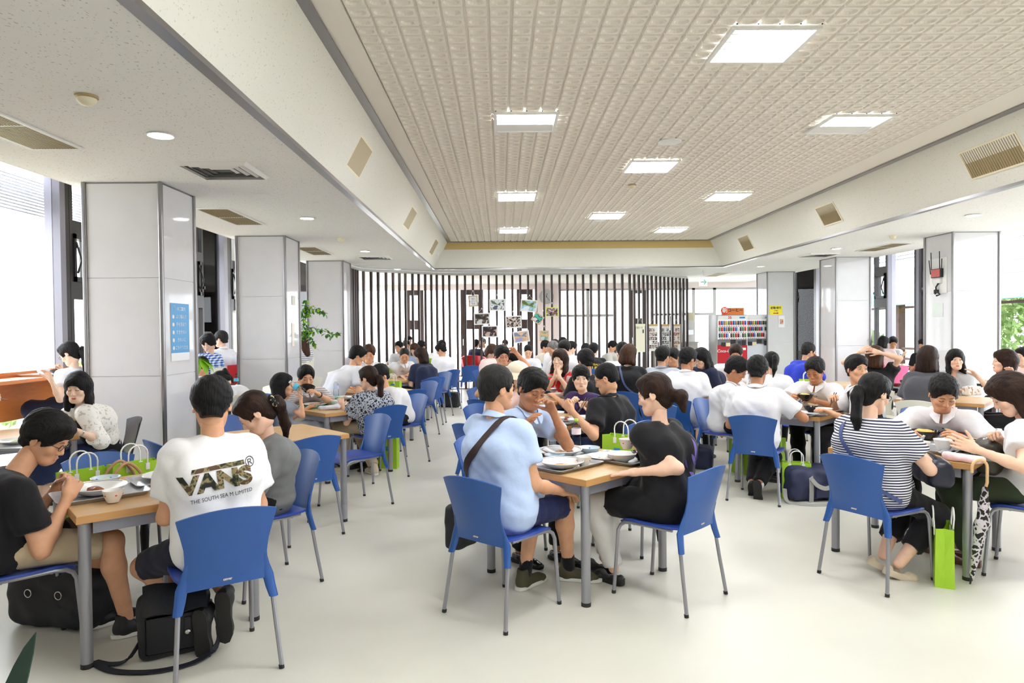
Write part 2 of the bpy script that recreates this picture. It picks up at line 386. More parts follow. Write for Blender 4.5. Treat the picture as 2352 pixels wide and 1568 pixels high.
# downlights, speakers, detectors, grilles
def downlight(p, label):
    r = empty('downlight', (p[0], p[1], HC-.001), 0, label, 'downlight', 'round downlights in the low ceilings')
    MB().lathe([(.075, 0), (.095, -.002), (.1, -.010), (.088, -.012), (.08, -.006)], 24).build('trim_ring', white_m, r, smooth=True)
    MB().lathe([(.08, -.004), (.079, -.007), (.001, -.007)], 24, cap=False).build('lamp', down_lit, r)
for (u, v, l) in ((369, 309, 'bright round downlight over the left side, nearest to the camera'), (705, 500, 'bright round downlight over the left side, second from the camera'),
        (839, 576, 'bright round downlight over the left side, third from the camera'), (913, 617, 'bright round downlight above the slats at the left, farthest on that side'),
        (2236, 493, 'bright round downlight over the right side, nearest'), (1921, 570, 'bright round downlight over the right side, second'), (1747, 611, 'bright round downlight over the right side, farthest')):
    downlight(atz(u, v, HC), l)
def ceiling_disc(u, v, z, rr, m, name, label, cat, dome=False):
    p = atz(u, v, z); r = empty(name, (p[0], p[1], z), 0, label, cat)
    if dome:
        MB().lathe([(rr, 0), (rr, -.012), (rr*.85, -.018)], 20).build('base', beige_m if dome == 2 else ivory_m, r, smooth=True)
        MB().lathe([(rr*.85, -.018), (rr*.82, -.035), (rr*.5, -.055), (.004, -.06)], 20).build('dome', ivory_m, r, smooth=True)
    else:
        MB().lathe([(rr, 0), (rr*.98, -.008), (rr*.9, -.010)], 28).build('rim', white_m, r, smooth=True)
        MB().lathe([(rr*.9, -.006), (.001, -.009)], 28, cap=False).build('grille', m, r)
spk_m = mat('speaker_grille', rgb(190, 184, 168), .7, noise=(300, .2))
ceiling_disc(1538, 325, HU, .13, spk_m, 'ceiling_speaker', 'round ceiling speaker beside the nearer light panels', 'speaker')
ceiling_disc(1376, 506, HU, .13, spk_m, 'ceiling_speaker', 'round ceiling speaker by the farthest middle light panel', 'speaker')
ceiling_disc(609, 448, HC, .13, white_m, 'ceiling_diffuser', 'flat white round air diffuser over the left side', 'vent')
ceiling_disc(199, 220, HC, .065, ivory_m, 'smoke_detector', 'smoke detector on the low ceiling at the left, nearest', 'smoke detector', 2)
ceiling_disc(783, 547, HC, .06, ivory_m, 'smoke_detector', 'small smoke detector on the left low ceiling near the rear columns', 'smoke detector', 1)
ceiling_disc(2051, 541, HC, .06, ivory_m, 'smoke_detector', 'small smoke detector on the right low ceiling', 'smoke detector', 1)
ceiling_disc(1452, 424, HU, .06, ivory_m, 'smoke_detector', 'smoke detector on the pressed ceiling in the middle', 'smoke detector', 2)
slot_m = mat('grille_slot', rgb(70, 62, 44), .7); gold_m = mat('grille_gold', rgb(170, 154, 118), .45, .3)
def slot_grille(x, y, label, n=16, lx=.20, ly=.62):
    r = empty('ceiling_grille', (x, y, HC-.001), 0, label, 'air grille', 'slotted air grilles in the low ceilings')
    f = MB(); t = .025
    f.box(-lx, -lx+t, -ly, ly, -.012, 0).box(lx-t, lx, -ly, ly, -.012, 0).box(-lx+t, lx-t, -ly, -ly+t, -.012, 0).box(-lx+t, lx-t, ly-t, ly, -.012, 0).box(-lx+t, lx-t, -.008, .008, -.012, 0)
    f.build('frame', white_m, r)
    MB().box(-lx+t, lx-t, -ly+t, ly-t, -.003, -.001).build('backing', slot_m, r)
    me = MB().box(-.0055, .0055, -ly+t, ly-t, -.011, -.003).mesh('slat', gold_m)
    for k in range(n): link('slat', me, r, (-lx+t+(2*lx-2*t)*(k+.5)/n, 0, 0))
slot_grille(-3.42, 4.75, 'long slotted air grille in the left low ceiling, nearest')
slot_grille(-3.34, 8.6, 'long slotted air grille in the left low ceiling, second', 12)
slot_grille(-3.33, 12.3, 'long slotted air grille in the left low ceiling, third', 10)
slot_grille(7.0, 12.4, 'long slotted air grille in the right low ceiling', 10)
slot_grille(5.9, 18.6, 'long slotted air grille in the right low ceiling beyond the coffer, near the exit sign', 10)
def square_diffuser(x, y, label):
    r = empty('air_diffuser', (x, y, HC-.001), 0, label, 'air diffuser', 'square air diffusers in the low ceilings')
    for k, s in enumerate((.30, .24, .175, .11)):
        f = MB(); z0 = -.006-.004*k; t = .03
        f.loft([[(-s, -s, 0), (s, -s, 0), (s, s, 0), (-s, s, 0)], [(-s+t, -s+t, -.028+.004*k), (s-t, -s+t, -.028+.004*k), (s-t, s-t, -.028+.004*k), (-s+t, s-t, -.028+.004*k)]], False)
        f.build('louver_ring', white_m, r)
    MB().box(-.28, .28, -.28, .28, -.004, -.001).build('backing', mat('duct_dark', (.12, .12, .12), .8), r)
for u, v, l in ((515, 390, 'square louvred air diffuser in the left low ceiling, nearest'), (862, 590, 'square louvred air diffuser in the left low ceiling, farthest'), (1880, 584, 'square louvred air diffuser in the right low ceiling')):
    p = atz(u, v, HC); square_diffuser(p[0], p[1], l)
def soffit_grille(y, side, label, w=.30):
    """grille lying on the sloping side of the coffer"""
    t = .5; z = lerp(HC, HU, t); x = lerp(SX0, UX0, t) if side < 0 else lerp(SX1, UX1, t)
    ang = math.atan2(HU-HC, abs(UX0-SX0))
    r = empty('soffit_grille', (x-.004*side*-1, y, z), 0, label, 'air grille', 'air grilles on the sloping sides of the coffer')
    r.rotation_euler = (0, -ang if side < 0 else PI+ang, 0)
    # local x up the slope, local z out of the face
    h = .17; f = MB(); q = .02
    f.box(-h, -h+q, -w, w, -.004, .014).box(h-q, h, -w, w, -.004, .014).box(-h+q, h-q, -w, -w+q, -.004, .014).box(-h+q, h-q, w-q, w, -.004, .014)
    f.build('frame', ivory_m, r)
    MB().box(-h+q, h-q, -w+q, w-q, -.004, .004).build('backing', gold_m, r)
    me = MB().box(-h+q, h-q, -.004, .004, .004, .010).mesh('slat', gold_m)
    for k in range(24): link('slat', me, r, (0, -w+q+(2*w-2*q)*(k+.5)/24, 0))
for y, s, l in ((6.95, -1, 'tan air grille on the left sloping soffit, nearest'), (10.75, -1, 'tan air grille on the left sloping soffit, second'), (14.5, -1, 'tan air grille on the left sloping soffit, farthest'),
                (7.05, 1, 'tan air grille on the right sloping soffit, nearest, partly without its mesh'), (10.6, 1, 'tan air grille on the right sloping soffit, second'), (14.2, 1, 'tan air grille on the right sloping soffit, farthest')):
    soffit_grille(y, s, l, .42 if (s > 0 and y < 8) else .30)
p = MB().box(-.05, .05, -.07, .07, 0, .03).box(-.03, .03, -.055, .055, .03, .045)
o = p.build('emergency_lamp', white_m); o.location = (lerp(SX0, UX0, .45)+.02, 15.55, lerp(HC, HU, .45)); o.rotation_euler = (0, -1.08, 0); tag(o, 'small white box on the left soffit beside the farthest grille', 'sensor')

# ------------------------------------------------------------------ columns faced with polished tiles
def column(x0, x1, y0, y1, joints=(.14, 1.10, 2.04)):
    r = tag(empty('column', ((x0+x1)/2, (y0+y1)/2, 0)), kind='structure')
    hx, hy = (x1-x0)/2, (y1-y0)/2
    tag(MB().box(-hx+.012, hx-.012, -hy+.012, hy-.012, 0, HC).build('core', wall_m, r), kind='structure')
    zs = [0, *joints, HC-.012]
    for a in range(4):
        ww = hx if a % 2 == 0 else hy; dd = hy if a % 2 == 0 else hx
        for i in range(len(zs)-1):
            b = MB().box(-ww+.022, ww-.022, -dd, -dd+.012, zs[i]+.002, zs[i+1]-.002)
            b.build('tile', stone_m, r, rot=(0, 0, a*PI/2))
    for sx in (-1, 1):
        for sy in (-1, 1):
            MB().rbox(sx*hx-.021, sx*hx+.021, sy*hy-.021, sy*hy+.021, 0, HC, .012, 2).build('corner_trim', metal_m, r)
    b = MB(); b.box(-hx-.004, hx+.004, -hy-.004, hy+.004, HC-.012, HC-.001); b.build('top_trim', metal_m, r)
    return r
LCOL = [(-3.955, -3.235, 6.58+3.74*k, 7.28+3.74*k) for k in range(3)]
RCOL = [(6.98, 7.70, 10.44+3.68*k, 11.14+3.68*k) for k in range(3)]
for c in LCOL+RCOL: column(*c)

# ------------------------------------------------------------------ window walls
def casement(parent, x, y0, y1, side):
    """narrow dark opening light: rails, stiles, glass, stay arm and latch"""
    t = .045; c = empty('casement', (x, 0, 0)); c.parent = parent; tag(c, kind='structure')
    f = MB(); d = .05; w_ = .06
    f.box(-d, d, y0, y0+w_, 0, 3.4).box(-d, d, y1-w_, y1, 0, 3.4)
    for z0, z1 in ((0, .08), (1.93, 2.14), (2.72, 2.88), (3.34, 3.4)): f.box(-d, d, y0+w_, y1-w_, z0, z1)
    f.box(-d-.02, d+.02, y0+w_, y0+w_+.04, 2.14, 2.72).box(-d-.02, d+.02, y1-w_-.04, y1-w_, 2.14, 2.72).box(-d-.02, d+.02, y0+w_, y1-w_, 2.14, 2.20).box(-d-.02, d+.02, y0+w_, y1-w_, 2.66, 2.72)
    f.build('frame', frame_m, c)
    MB().box(-.004, .004, y0+w_, y1-w_, .08, 1.93).box(-.004, .004, y0+w_+.04, y1-w_-.04, 2.2, 2.66).box(-.004, .004, y0+w_, y1-w_, 2.88, 3.34).build('pane', glass_m, c)
    k = MB(); s = -side
    k.tube([(s*.07, y0+w_+.03, 2.62), (s*.12, y0+w_+.05, 2.40), (s*.09, y0+w_+.02, 2.24)], .012, 6)
    k.box(min(s*.06, s*.11), max(s*.06, s*.11), y1-w_-.05, y1-w_-.01, 2.25, 2.30)
    k.build('latch', mat('black_metal', (.02, .02, .02), .4), c)
def mullion(parent, x, y0, y1, side):
    m = MB().box(-.09, .09, y0, lerp(y0, y1, .45), 0, 3.4); a = m.build('mullion', mat('gray_frame', rgb(150, 148, 160), .4, .2), parent, (x, 0, 0))
    MB().box(-.06, .06, lerp(y0, y1, .45), y1, 0, 3.4).build('mullion', frame_m, parent, (x, 0, 0))
def pane(parent, x, y0, y1): MB().box(-.005, .005, y0, y1, .06, 3.38).build('pane', glass_m, parent, (x, 0, 0))
def sill(parent, x, y0, y1): MB().box(-.06, .06, y0, y1, 0, .06).box(-.06, .06, y0, y1, 3.37, 3.4).build('window_sill', alu_m, parent, (x, 0, 0))
def louvers(x, y0, y1, zs, label):
    r = empty('sun_louver', (x, (y0+y1)/2, 0), 0, label, 'louver', 'louvres outside the windows')
    h = (y1-y0)/2; me = MB().box(-.09, .09, -h, h, -.009, .009).mesh('slat', mat('louver_white', rgb(225, 228, 240), .5))
    for z in zs: link('slat', me, r, (0, 0, z), (0, .25 if x < 0 else -.25, 0))
    MB().box(-.02, .02, -h, -h+.04, min(zs)-.02, 3.5).box(-.02, .02, h-.04, h, min(zs)-.02, 3.5).build('bracket', alu_m, r)
wn = [0]
def window(x, segs, side, name=None):
    wn[0] += 1; r = tag(empty('window_%d' % wn[0], (0, 0, 0)), kind='structure')
    y0 = segs[0][1]; y1 = segs[-1][2]
    for k, a, b in segs:
        if k == 'c': casement(r, x, a, b, side)
        elif k == 'm': mullion(r, x, a, b, side)
        elif k == 'w': MB().box(-.08, .08, a, b, 0, 3.4).build('pier', wall_m, r, (x, 0, 0))
        else: pane(r, x, a, b)
    sill(r, x, y0, y1); return r
def ly(u): return atx(u, 700, XL)[1]
window(XL, [('w', YN, 5.0), ('g', 5.0, ly(124)), ('m', ly(124), ly(151)), ('c', ly(154), 8.75)], -1)  # unseen solid stretch first, put in to keep the nearest column's front darker
window(XL, [('w', 8.75, 9.0), ('c', 9.0, 9.5), ('g', 9.5, 11.2), ('m', 11.2, 11.5), ('c', ly(446), ly(462)), ('g', ly(462), ly(505)), ('m', ly(505), ly(523)), ('c', ly(525), ly(541)+.1)], -1)
window(XL, [('w', 13.35, 13.7), ('g', 13.7, 15.6), ('m', 15.6, 15.9), ('g', 15.9, 17.0), ('c', 17.0, 17.5), ('g', 17.5, 19.5), ('m', 19.5, 19.8), ('g', 19.8, YB)], -1)
zz = [2.96+.037*k for k in range(12)]
louvers(XL-.45, -2.4, 8.8, zz, 'white horizontal louvres outside the nearest left window')
louvers(XL-.45, 9.0, 13.3, zz, 'white horizontal louvres outside the second left window')
def ry(u): return atx(u, 700, XR)[1]
window(XR, [('w', YN, 3.0), ('g', 3.0, 6.5), ('m', 6.5, 6.8), ('g', 6.8, 12.6), ('w', 12.6, 13.0)], 1)
window(XR, [('w', 13.0, 13.2), ('c', 13.2, ry(2122)), ('m', ry(2120), ry(2106)), ('g', ry(2106), ry(2050)), ('m', ry(2049), ry(2043)), ('c', ry(2042), ry(2012)), ('g', ry(2012), 16.9), ('w', 16.9, 17.3)], 1)
window(XR, [('w', 17.3, 18.0), ('g', 18.0, ry(1888)), ('m', ry(1888), ry(1874)), ('g', ry(1874), ry(1830)), ('c', ry(1830), YB)], 1)
louvers(XR+.45, 3.0, 12.9, [3.1, 3.18, 3.26, 3.34], 'horizontal louvres outside the nearest right window')
louvers(XR+.45, 13.0, 17.0, [3.06, 3.14, 3.22, 3.30, 3.37], 'horizontal louvres outside the second right window')
# back wall: dark door-like casements between tall bright panes, a pier that carries the clock
def by(u): return aty(u, 700, YB)[0]
def back_wall():
    wn[0] += 1; r = tag(empty('window_%d' % wn[0], (0, YB, 0)), kind='structure')
    top = 2.78
    doors = [(930, 973), (1058, 1110), (1187, 1224), (1445, 1490)]
    xs = XL; T = .05
    fm = MB()
    for a, b in doors:
        a, b = by(a), by(b)
        d = tag(empty('casement', (0, 0, 0)), kind='structure'); d.parent = r
        f = MB(); f.box(a, a+.16, -T, T, 0, top).box(b-.16, b, -T, T, 0, top)
        for z0, z1 in ((0, .1), (1.52, 1.82), (2.62, top)): f.box(a+.16, b-.16, -T, T, z0, z1)
        f.build('frame', browns_m, d); MB().box(a+.16, b-.16, -.004, .004, .1, 1.52).box(a+.16, b-.16, -.004, .004, 1.82, 2.62).build('pane', glass_m, d)
        MB().tube([(a+.08, -T-.03, 1.0), (a+.08, -T-.05, 1.1), (a+.08, -T-.03, 1.2)], .012, 6).build('handle', chrome_m, d)
    edges = [XL]+[by(u) for ab in doors for u in ab]+[XR]
    for i in range(0, len(edges), 2):
        a, b = edges[i], edges[i+1]
        pa, pb = by(1228), by(1283)
        spans = [(a, b)] if not (a < pa < b) else [(a, pa), (pb, b)]
        for s0, s1 in spans: MB().box(s0, s1, -.005, .005, .05, top).build('pane', glass_m, r)
    fr = MB()
    for u in (1285, 1350, 1412, 1566, 1592, 1640): x = by(u); fr.box(x-.05, x+.05, -.06, .04, 0, top)
    fr.box(by(1285), by(1412), -.05, .05, 1.88, 1.96).box(by(1566), by(1640), -.05, .05, 1.9, 1.98).box(XL, XR, -.05, .05, 0, .05).box(by(1285), XR, -.06, .05, top-.06, top)
    fr.build('window_frame', alu_m, r)
back_wall()
struct('wall_back', MB().box(XL, XR, YB-.1, YB+.15, 2.78, 3.5).box(by(1228), by(1283), YB-.2, YB+.15, 0, 2.78), pinkw_m)
# ------------------------------------------------------------------ furniture
wood_m = mat('maple_top', rgb(212, 174, 124), .28, spec=.45, noise=(3, .07, (1, 9, 1)))
woodedge_m = mat('maple_edge', rgb(196, 148, 92), .45, noise=(4, .08, (1, 1, 14)))
leg_m = mat('gray_leg_metal', rgb(152, 153, 160), .38, .55)
apron_m = mat('apron_metal', rgb(150, 152, 166), .45, .4)
cap_m = mat('black_rubber', (.015, .015, .016), .6)
blue_m = mat('blue_chair_plastic', rgb(36, 84, 156), .36, spec=.5, bump=(220, .03))
seatblue_m = mat('blue_seat_plastic', rgb(44, 72, 160), .34, spec=.5)
cream_m = mat('cream_chair_plastic', rgb(238, 236, 222), .4); pink_m = mat('pink_chair_plastic', rgb(232, 110, 160), .4)
redc_m = mat('red_chair_plastic', rgb(205, 28, 36), .35); blackc_m = mat('black_chair_plastic', rgb(40, 42, 48), .4)

def chair_meshes(bm_, sm_):
    """local frame: the sitter faces +y, seat centre at the origin of x and y"""
    out = {}
    # backrest: hourglass panel whose lower corners run down as sleeves over the rear legs
    rows = [(.335, .202, .150), (.365, .199, .120), (.395, .196, .04), (.415, .192, 0), (.46, .182, 0), (.51, .172, 0), (.55, .168, 0), (.60, .172, 0), (.65, .182, 0), (.70, .196, 0), (.735, .207, 0)]
    nb = 15; grid = []
    def P(x, z, hw):
        y = -.205-.10*max(0, (z-.40))/.36 - .012*max(0, (.46-z))/.12
        y += .045*(x/.2)**2*(1 if z > .46 else max(.25, (z-.3)/.16)) - .02
        return (x, y, z)
    mb = MB()
    zs = [.405, .43, .47, .51, .55, .59, .63, .67, .71, 1]
    def hw(z):
        pts = [(.33, .203), (.40, .196), (.47, .178), (.54, .169), (.60, .174), (.66, .188), (.70, .199), (.74, .208), (.80, .21)]
        for (a, wa), (b, wb) in zip(pts, pts[1:]):
            if a <= z <= b: t = (z-a)/(b-a); return wa+(wb-wa)*t
        return pts[-1][1]
    for i in range(11):
        t = i/10; row = []
        for j in range(nb):
            s = -1+2*j/(nb-1)
            zlo = .405-.0*abs(s)+.012*(1-s*s); zhi = .732+.036*(1-s*s)
            z = zlo+(zhi-zlo)*t; row.append(P(s*hw(z), z, 0))
        grid.append(row)
    mb.sheet(grid, .008)
    for sx in (-1, 1):
        sl = []
        for k, z in enumerate((.322, .37, .42, .47, .53)):
            w_ = (.021, .024, .026, .020, .009)[k]; c = P(sx*(hw(z)-.012), z, 0)
            sl.append([(c[0]+w_*math.cos(a)*.95, c[1]+.006+(.016 if k < 3 else .008)*math.sin(a), z) for a in [2*PI*q/10 for q in range(10)]])
        mb.loft(sl, True)
    out['backrest'] = mb.mesh('backrest', bm_, True)
    # seat: dished pan with a rolled front edge
    g = []
    for i in range(11):
        y = -.20+.41*i/10; row = []
        for j in range(11):
            s = -1+.2*j; wd = .196-.03*(abs(i-5)/5)**4
            z = .438+.008*s*s-.012*(1-s*s)*math.sin(PI*i/10)-(.028*((i-8)/2)**2 if i > 8 else 0)
            yy = y-.02*s*s*(1 if i > 5 else 0); row.append((s*wd, yy, z))
        g.append(row)
    out['seat'] = MB().sheet(g, .012).mesh('seat', sm_, True)
    def foot(p, q):
        d = (Vector(q)-Vector(p)).normalized(); a = Vector(q)-d*.018; return MB().tube([a, Vector(q)], [.0125, .0125], 8).mesh('foot_cap', cap_m)
    def arc(x):
        pts = [(x*.17, -.15, .425), (x*.178, .0, .424), (x*.183, .10, .424), (x*.186, .145, .418), (x*.189, .172, .400), (x*.192, .186, .37), (x*.2, .215, .0)]
        return pts
    for n, x in (('front_left', -1), ('front_right', 1)):
        p = arc(x); out['leg_'+n] = MB().tube(p[:-1]+[(x*.1995, .2135, .016)], .0105, 8).mesh('leg', leg_m, True); out['foot_'+n] = foot(p[-2], p[-1])
    for n, x in (('rear_left', -1), ('rear_right', 1)):
        a = (x*.19, -.204, .40); b = (x*.218, -.262, 0); out['leg_'+n] = MB().tube([a, (Vector(a)+Vector(b))/2, Vector(b)+Vector((0, 0, .016))], .0105, 8).mesh('leg', leg_m, True); out['foot_'+n] = foot(a, b)
    out['glide'] = MB().tube([(-.17, -.10, .418), (.17, -.10, .418)], .009, 6).tube([(-.18, .09, .418), (.18, .09, .418)], .009, 6).mesh('seat_frame', leg_m)
    return out
def chair_proto(kind, bm_, sm_):
    ms = chair_meshes(bm_, sm_); r = empty('dining_chair')
    link('seat', ms['seat'], r); b = link('backrest', ms['backrest'], r); link('seat_frame', ms['glide'], r)
    for n in ('front_left', 'front_right', 'rear_left', 'rear_right'):
        l = link('leg', ms['leg_'+n], r); link('foot_cap', ms['foot_'+n], l)
    if kind == 'blue':
        link('maker_name', TX['chair_logo'], b, (0, -.2395, .445), (PI/2+.0, 0, 0))
    return r
PROTO = {}
def chair(x, y, yaw, label, kind='blue', z=0.0, group=None):
    """yaw is a compass bearing: 0 looks along +y, 90 along +x"""
    if kind not in PROTO:
        PROTO[kind] = chair_proto(kind, *{'blue': (blue_m, seatblue_m), 'cream': (cream_m, cream_m), 'pink': (pink_m, pink_m), 'black': (blackc_m, blackc_m)}[kind]); o = PROTO[kind]
    else: o = copy_tree(PROTO[kind])
    o.location = (x, y, z); o.rotation_euler = (0, 0, -math.radians(yaw))
    return tag(o, label, 'chair', group or 'cafeteria chairs')
def table_proto(hx, hy):
    r = empty('dining_table')
    top = MB().box(-hx+.002, hx-.002, -hy+.002, hy-.002, .696, .700).build('tabletop', wood_m, r)
    MB().box(-hx, hx, -hy, hy, .664, .697).build('edge_band', woodedge_m, top)
    for a in range(4):
        q, e = (hx, hy) if a % 2 == 0 else (hy, hx)
        MB().box(-q+.07, q-.07, -e+.035, -e+.055, .605, .664).build('apron', apron_m, r, rot=(0, 0, a*PI/2))
    lm = MB().lathe([(.026, .02), (.026, .66)], 16).mesh('leg', leg_m, True); fm = MB().lathe([(.027, 0), (.027, .022)], 16).mesh('foot_cap', cap_m, True)
    for sx in (-1, 1):
        for sy in (-1, 1):
            l = link('leg', lm, r, (sx*(hx-.036), sy*(hy-.036), 0)); link('foot_cap', fm, l)
    return r
TPROTO = {}
def table(x, y, rot, label, hx=.415, hy=.415):
    k = (hx, hy); o = copy_tree(TPROTO[k]) if k in TPROTO else table_proto(hx, hy); TPROTO.setdefault(k, o)
    o.location = (x, y, 0); o.rotation_euler = (0, 0, math.radians(rot))
    return tag(o, label, 'table', 'square cafeteria tables')
TABLES = {
 'T1': (.46, 4.24, 44, 'light wood square table with a clear bottle and two curry plates'),
 'TA': (-1.85, 3.64, 40, 'light wood square table of the boy with glasses, green bags behind it'),
 'TB': (-1.80, 5.46, 42, 'empty light wood square table behind the woman in the grey cardigan'),
 'TC': (-1.74, 7.33, 45, 'light wood square table in front of the leopard print woman, with a mint green tray'),
 'TD': (-1.78, 9.37, 45, 'light wood square table behind the leopard print woman, with a small green bag on it'),
 'TE': (-1.78, 11.45, 45, 'light wood square table of the close-cropped man, with a pink bottle on it'),
 'TF': (-1.75, 13.4, 45, 'light wood square table under the man in white bent over it, before the slats'),
 'T2': (.42, 6.16, 45, 'light wood square table where the man in the black polo shirt eats'),
 'T3': (.45, 8.06, 45, 'light wood square table in front of the woman in red with folded hands'),
 'T4': (.45, 10.3, 45, 'square table beyond the man with pink-framed glasses'),
 'T5': (.5, 12.6, 45, 'square table with a green bag before the bowed man in pale blue'),
 'R1': (2.78, 4.53, 43, 'light wood square table with a crook-handled umbrella hooked on its corner'),
 'R2': (2.84, 6.63, 45, 'light wood square table of the schoolboys in white shirts, with a black phone on it'),
 'R3': (2.75, 8.75, 45, 'square table of the long-haired girl in navy, behind the schoolboys'),
 'R4': (2.4, 10.9, 45, 'square table of the brown-haired woman with a blue strap'),
 'S1': (4.95, 7.5, 45, 'light wood square table with a floral box pouch on it'),
 'S2': (4.6, 9.75, 45, 'pale square table beside the man in the royal blue top'),
 'S3': (8.35, 14.0, 0, 'pale table with pink chairs and bottles by the window'),
 'L1': (-3.99, 5.54, 45, 'light wood square table of the long-haired girl, by the orange counter'),
 'L2': (-3.75, 9.0, 45, 'pale square table of the girl bowing low, behind the first column'),
 'L3': (-3.78, 12.0, 45, 'pale square table standing beside the leafy tree'),
}
for k, (x, y, r, l) in TABLES.items(): table(x, y, r, l, *((.58, .4) if k == 'S3' else (.415, .415)))
# bar counter along the left windows
def counter(y0, y1, label):
    r = empty('window_counter', (0, 0, 0), 0, label, 'counter')
    MB().box(XL+.1, -4.68, y0, y1, 1.035, 1.07).build('countertop', orange_m, r)
    MB().box(XL+.1, XL+.13, y0, y1, .62, 1.035).build('back_panel', orange_m, r)
    MB().box(XL+.1, XL+.16, y0, y1, 1.07, 1.12).build('upstand', orange_m, r)
    n = max(2, int((y1-y0)/1.1)); me = MB().tube([(XL+.14, 0, .70), (-4.75, 0, 1.03)], .012, 6).mesh('brace', alu_m)
    for k in range(n): link('brace', me, r, (0, lerp(y0+.3, y1-.3, k/(n-1)), 0))
    for yy in (y0+.05, y1-.05): MB().box(XL+.1, -4.75, yy-.015, yy+.015, .62, 1.035).build('end_panel', orange_m, r)
    MB().lathe([(.02, 0), (.02, 1.03)], 10, (-4.8, y0+.12, 0)).lathe([(.02, 0), (.02, 1.03)], 10, (-4.8, y1-.12, 0)).build('leg', leg_m, r)
counter(3.2, 8.3, 'orange wood bar counter along the nearest left window')
counter(9.4, 13.2, 'orange wood bar counter along the second left window')
def stool(x, y, yaw, label, m=None, h=.66):
    r = empty('bar_stool', (x, y, 0), -math.radians(yaw), label, 'stool')
    MB().rbox(-.18, .18, -.18, .18, h-.03, h, .08, 4).build('seat', m or cream_m, r, smooth=True)
    MB().sheet([[(-.17+.034*j, -.17-.03*(i/4)+.03*((j-5)/5)**2, h+.04+.30*i/4) for j in range(11)] for i in range(5)], .01).build('backrest', m or cream_m, r, smooth=True)
    for sx in (-1, 1):
        for sy in (-1, 1): MB().tube([(sx*.13, sy*.13, h-.03), (sx*.19, sy*.19, 0)], .011, 8).build('leg', leg_m, r)
    MB().tube([(-.165, .165, .25), (.165, .165, .25)], .008, 6).tube([(-.165, -.165, .25), (.165, -.165, .25)], .008, 6).tube([(.165, -.165, .25), (.165, .165, .25)], .008, 6).tube([(-.165, -.165, .25), (-.165, .165, .25)], .008, 6).build('footrest', leg_m, r)
    return r
def armchair(x, y, yaw, label):
    """red tub chair: shell that wraps the sitter, thin metal legs"""
    r = empty('tub_chair', (x, y, 0), -math.radians(yaw), label, 'chair', 'red tub chairs beyond the slats')
    g = []
    for i in range(7):
        t = i/6; row = []
        for j in range(17):
            a = PI*(1.08+.84*j/16)-0; a = -PI/2+(j-8)/8*2.0-0
            R = .27+.05*t; top = .80-.10*(abs(j-8)/8)**2
            row.append((R*1.05*math.cos(a), R*math.sin(a), .42+(top-.42)*t))
        g.append(row)
    MB().sheet(g, .02).build('shell', redc_m, r, smooth=True)
    MB().lathe([(.02, .40), (.24, .405), (.27, .43), (.25, .455), (.02, .46)], 20).build('seat', redc_m, r, smooth=True)
    for sx in (-1, 1):
        for sy in (-1, 1): MB().tube([(sx*.14, sy*.14, .41), (sx*.23, sy*.23, 0)], .010, 8).build('leg', leg_m, r)
    return r
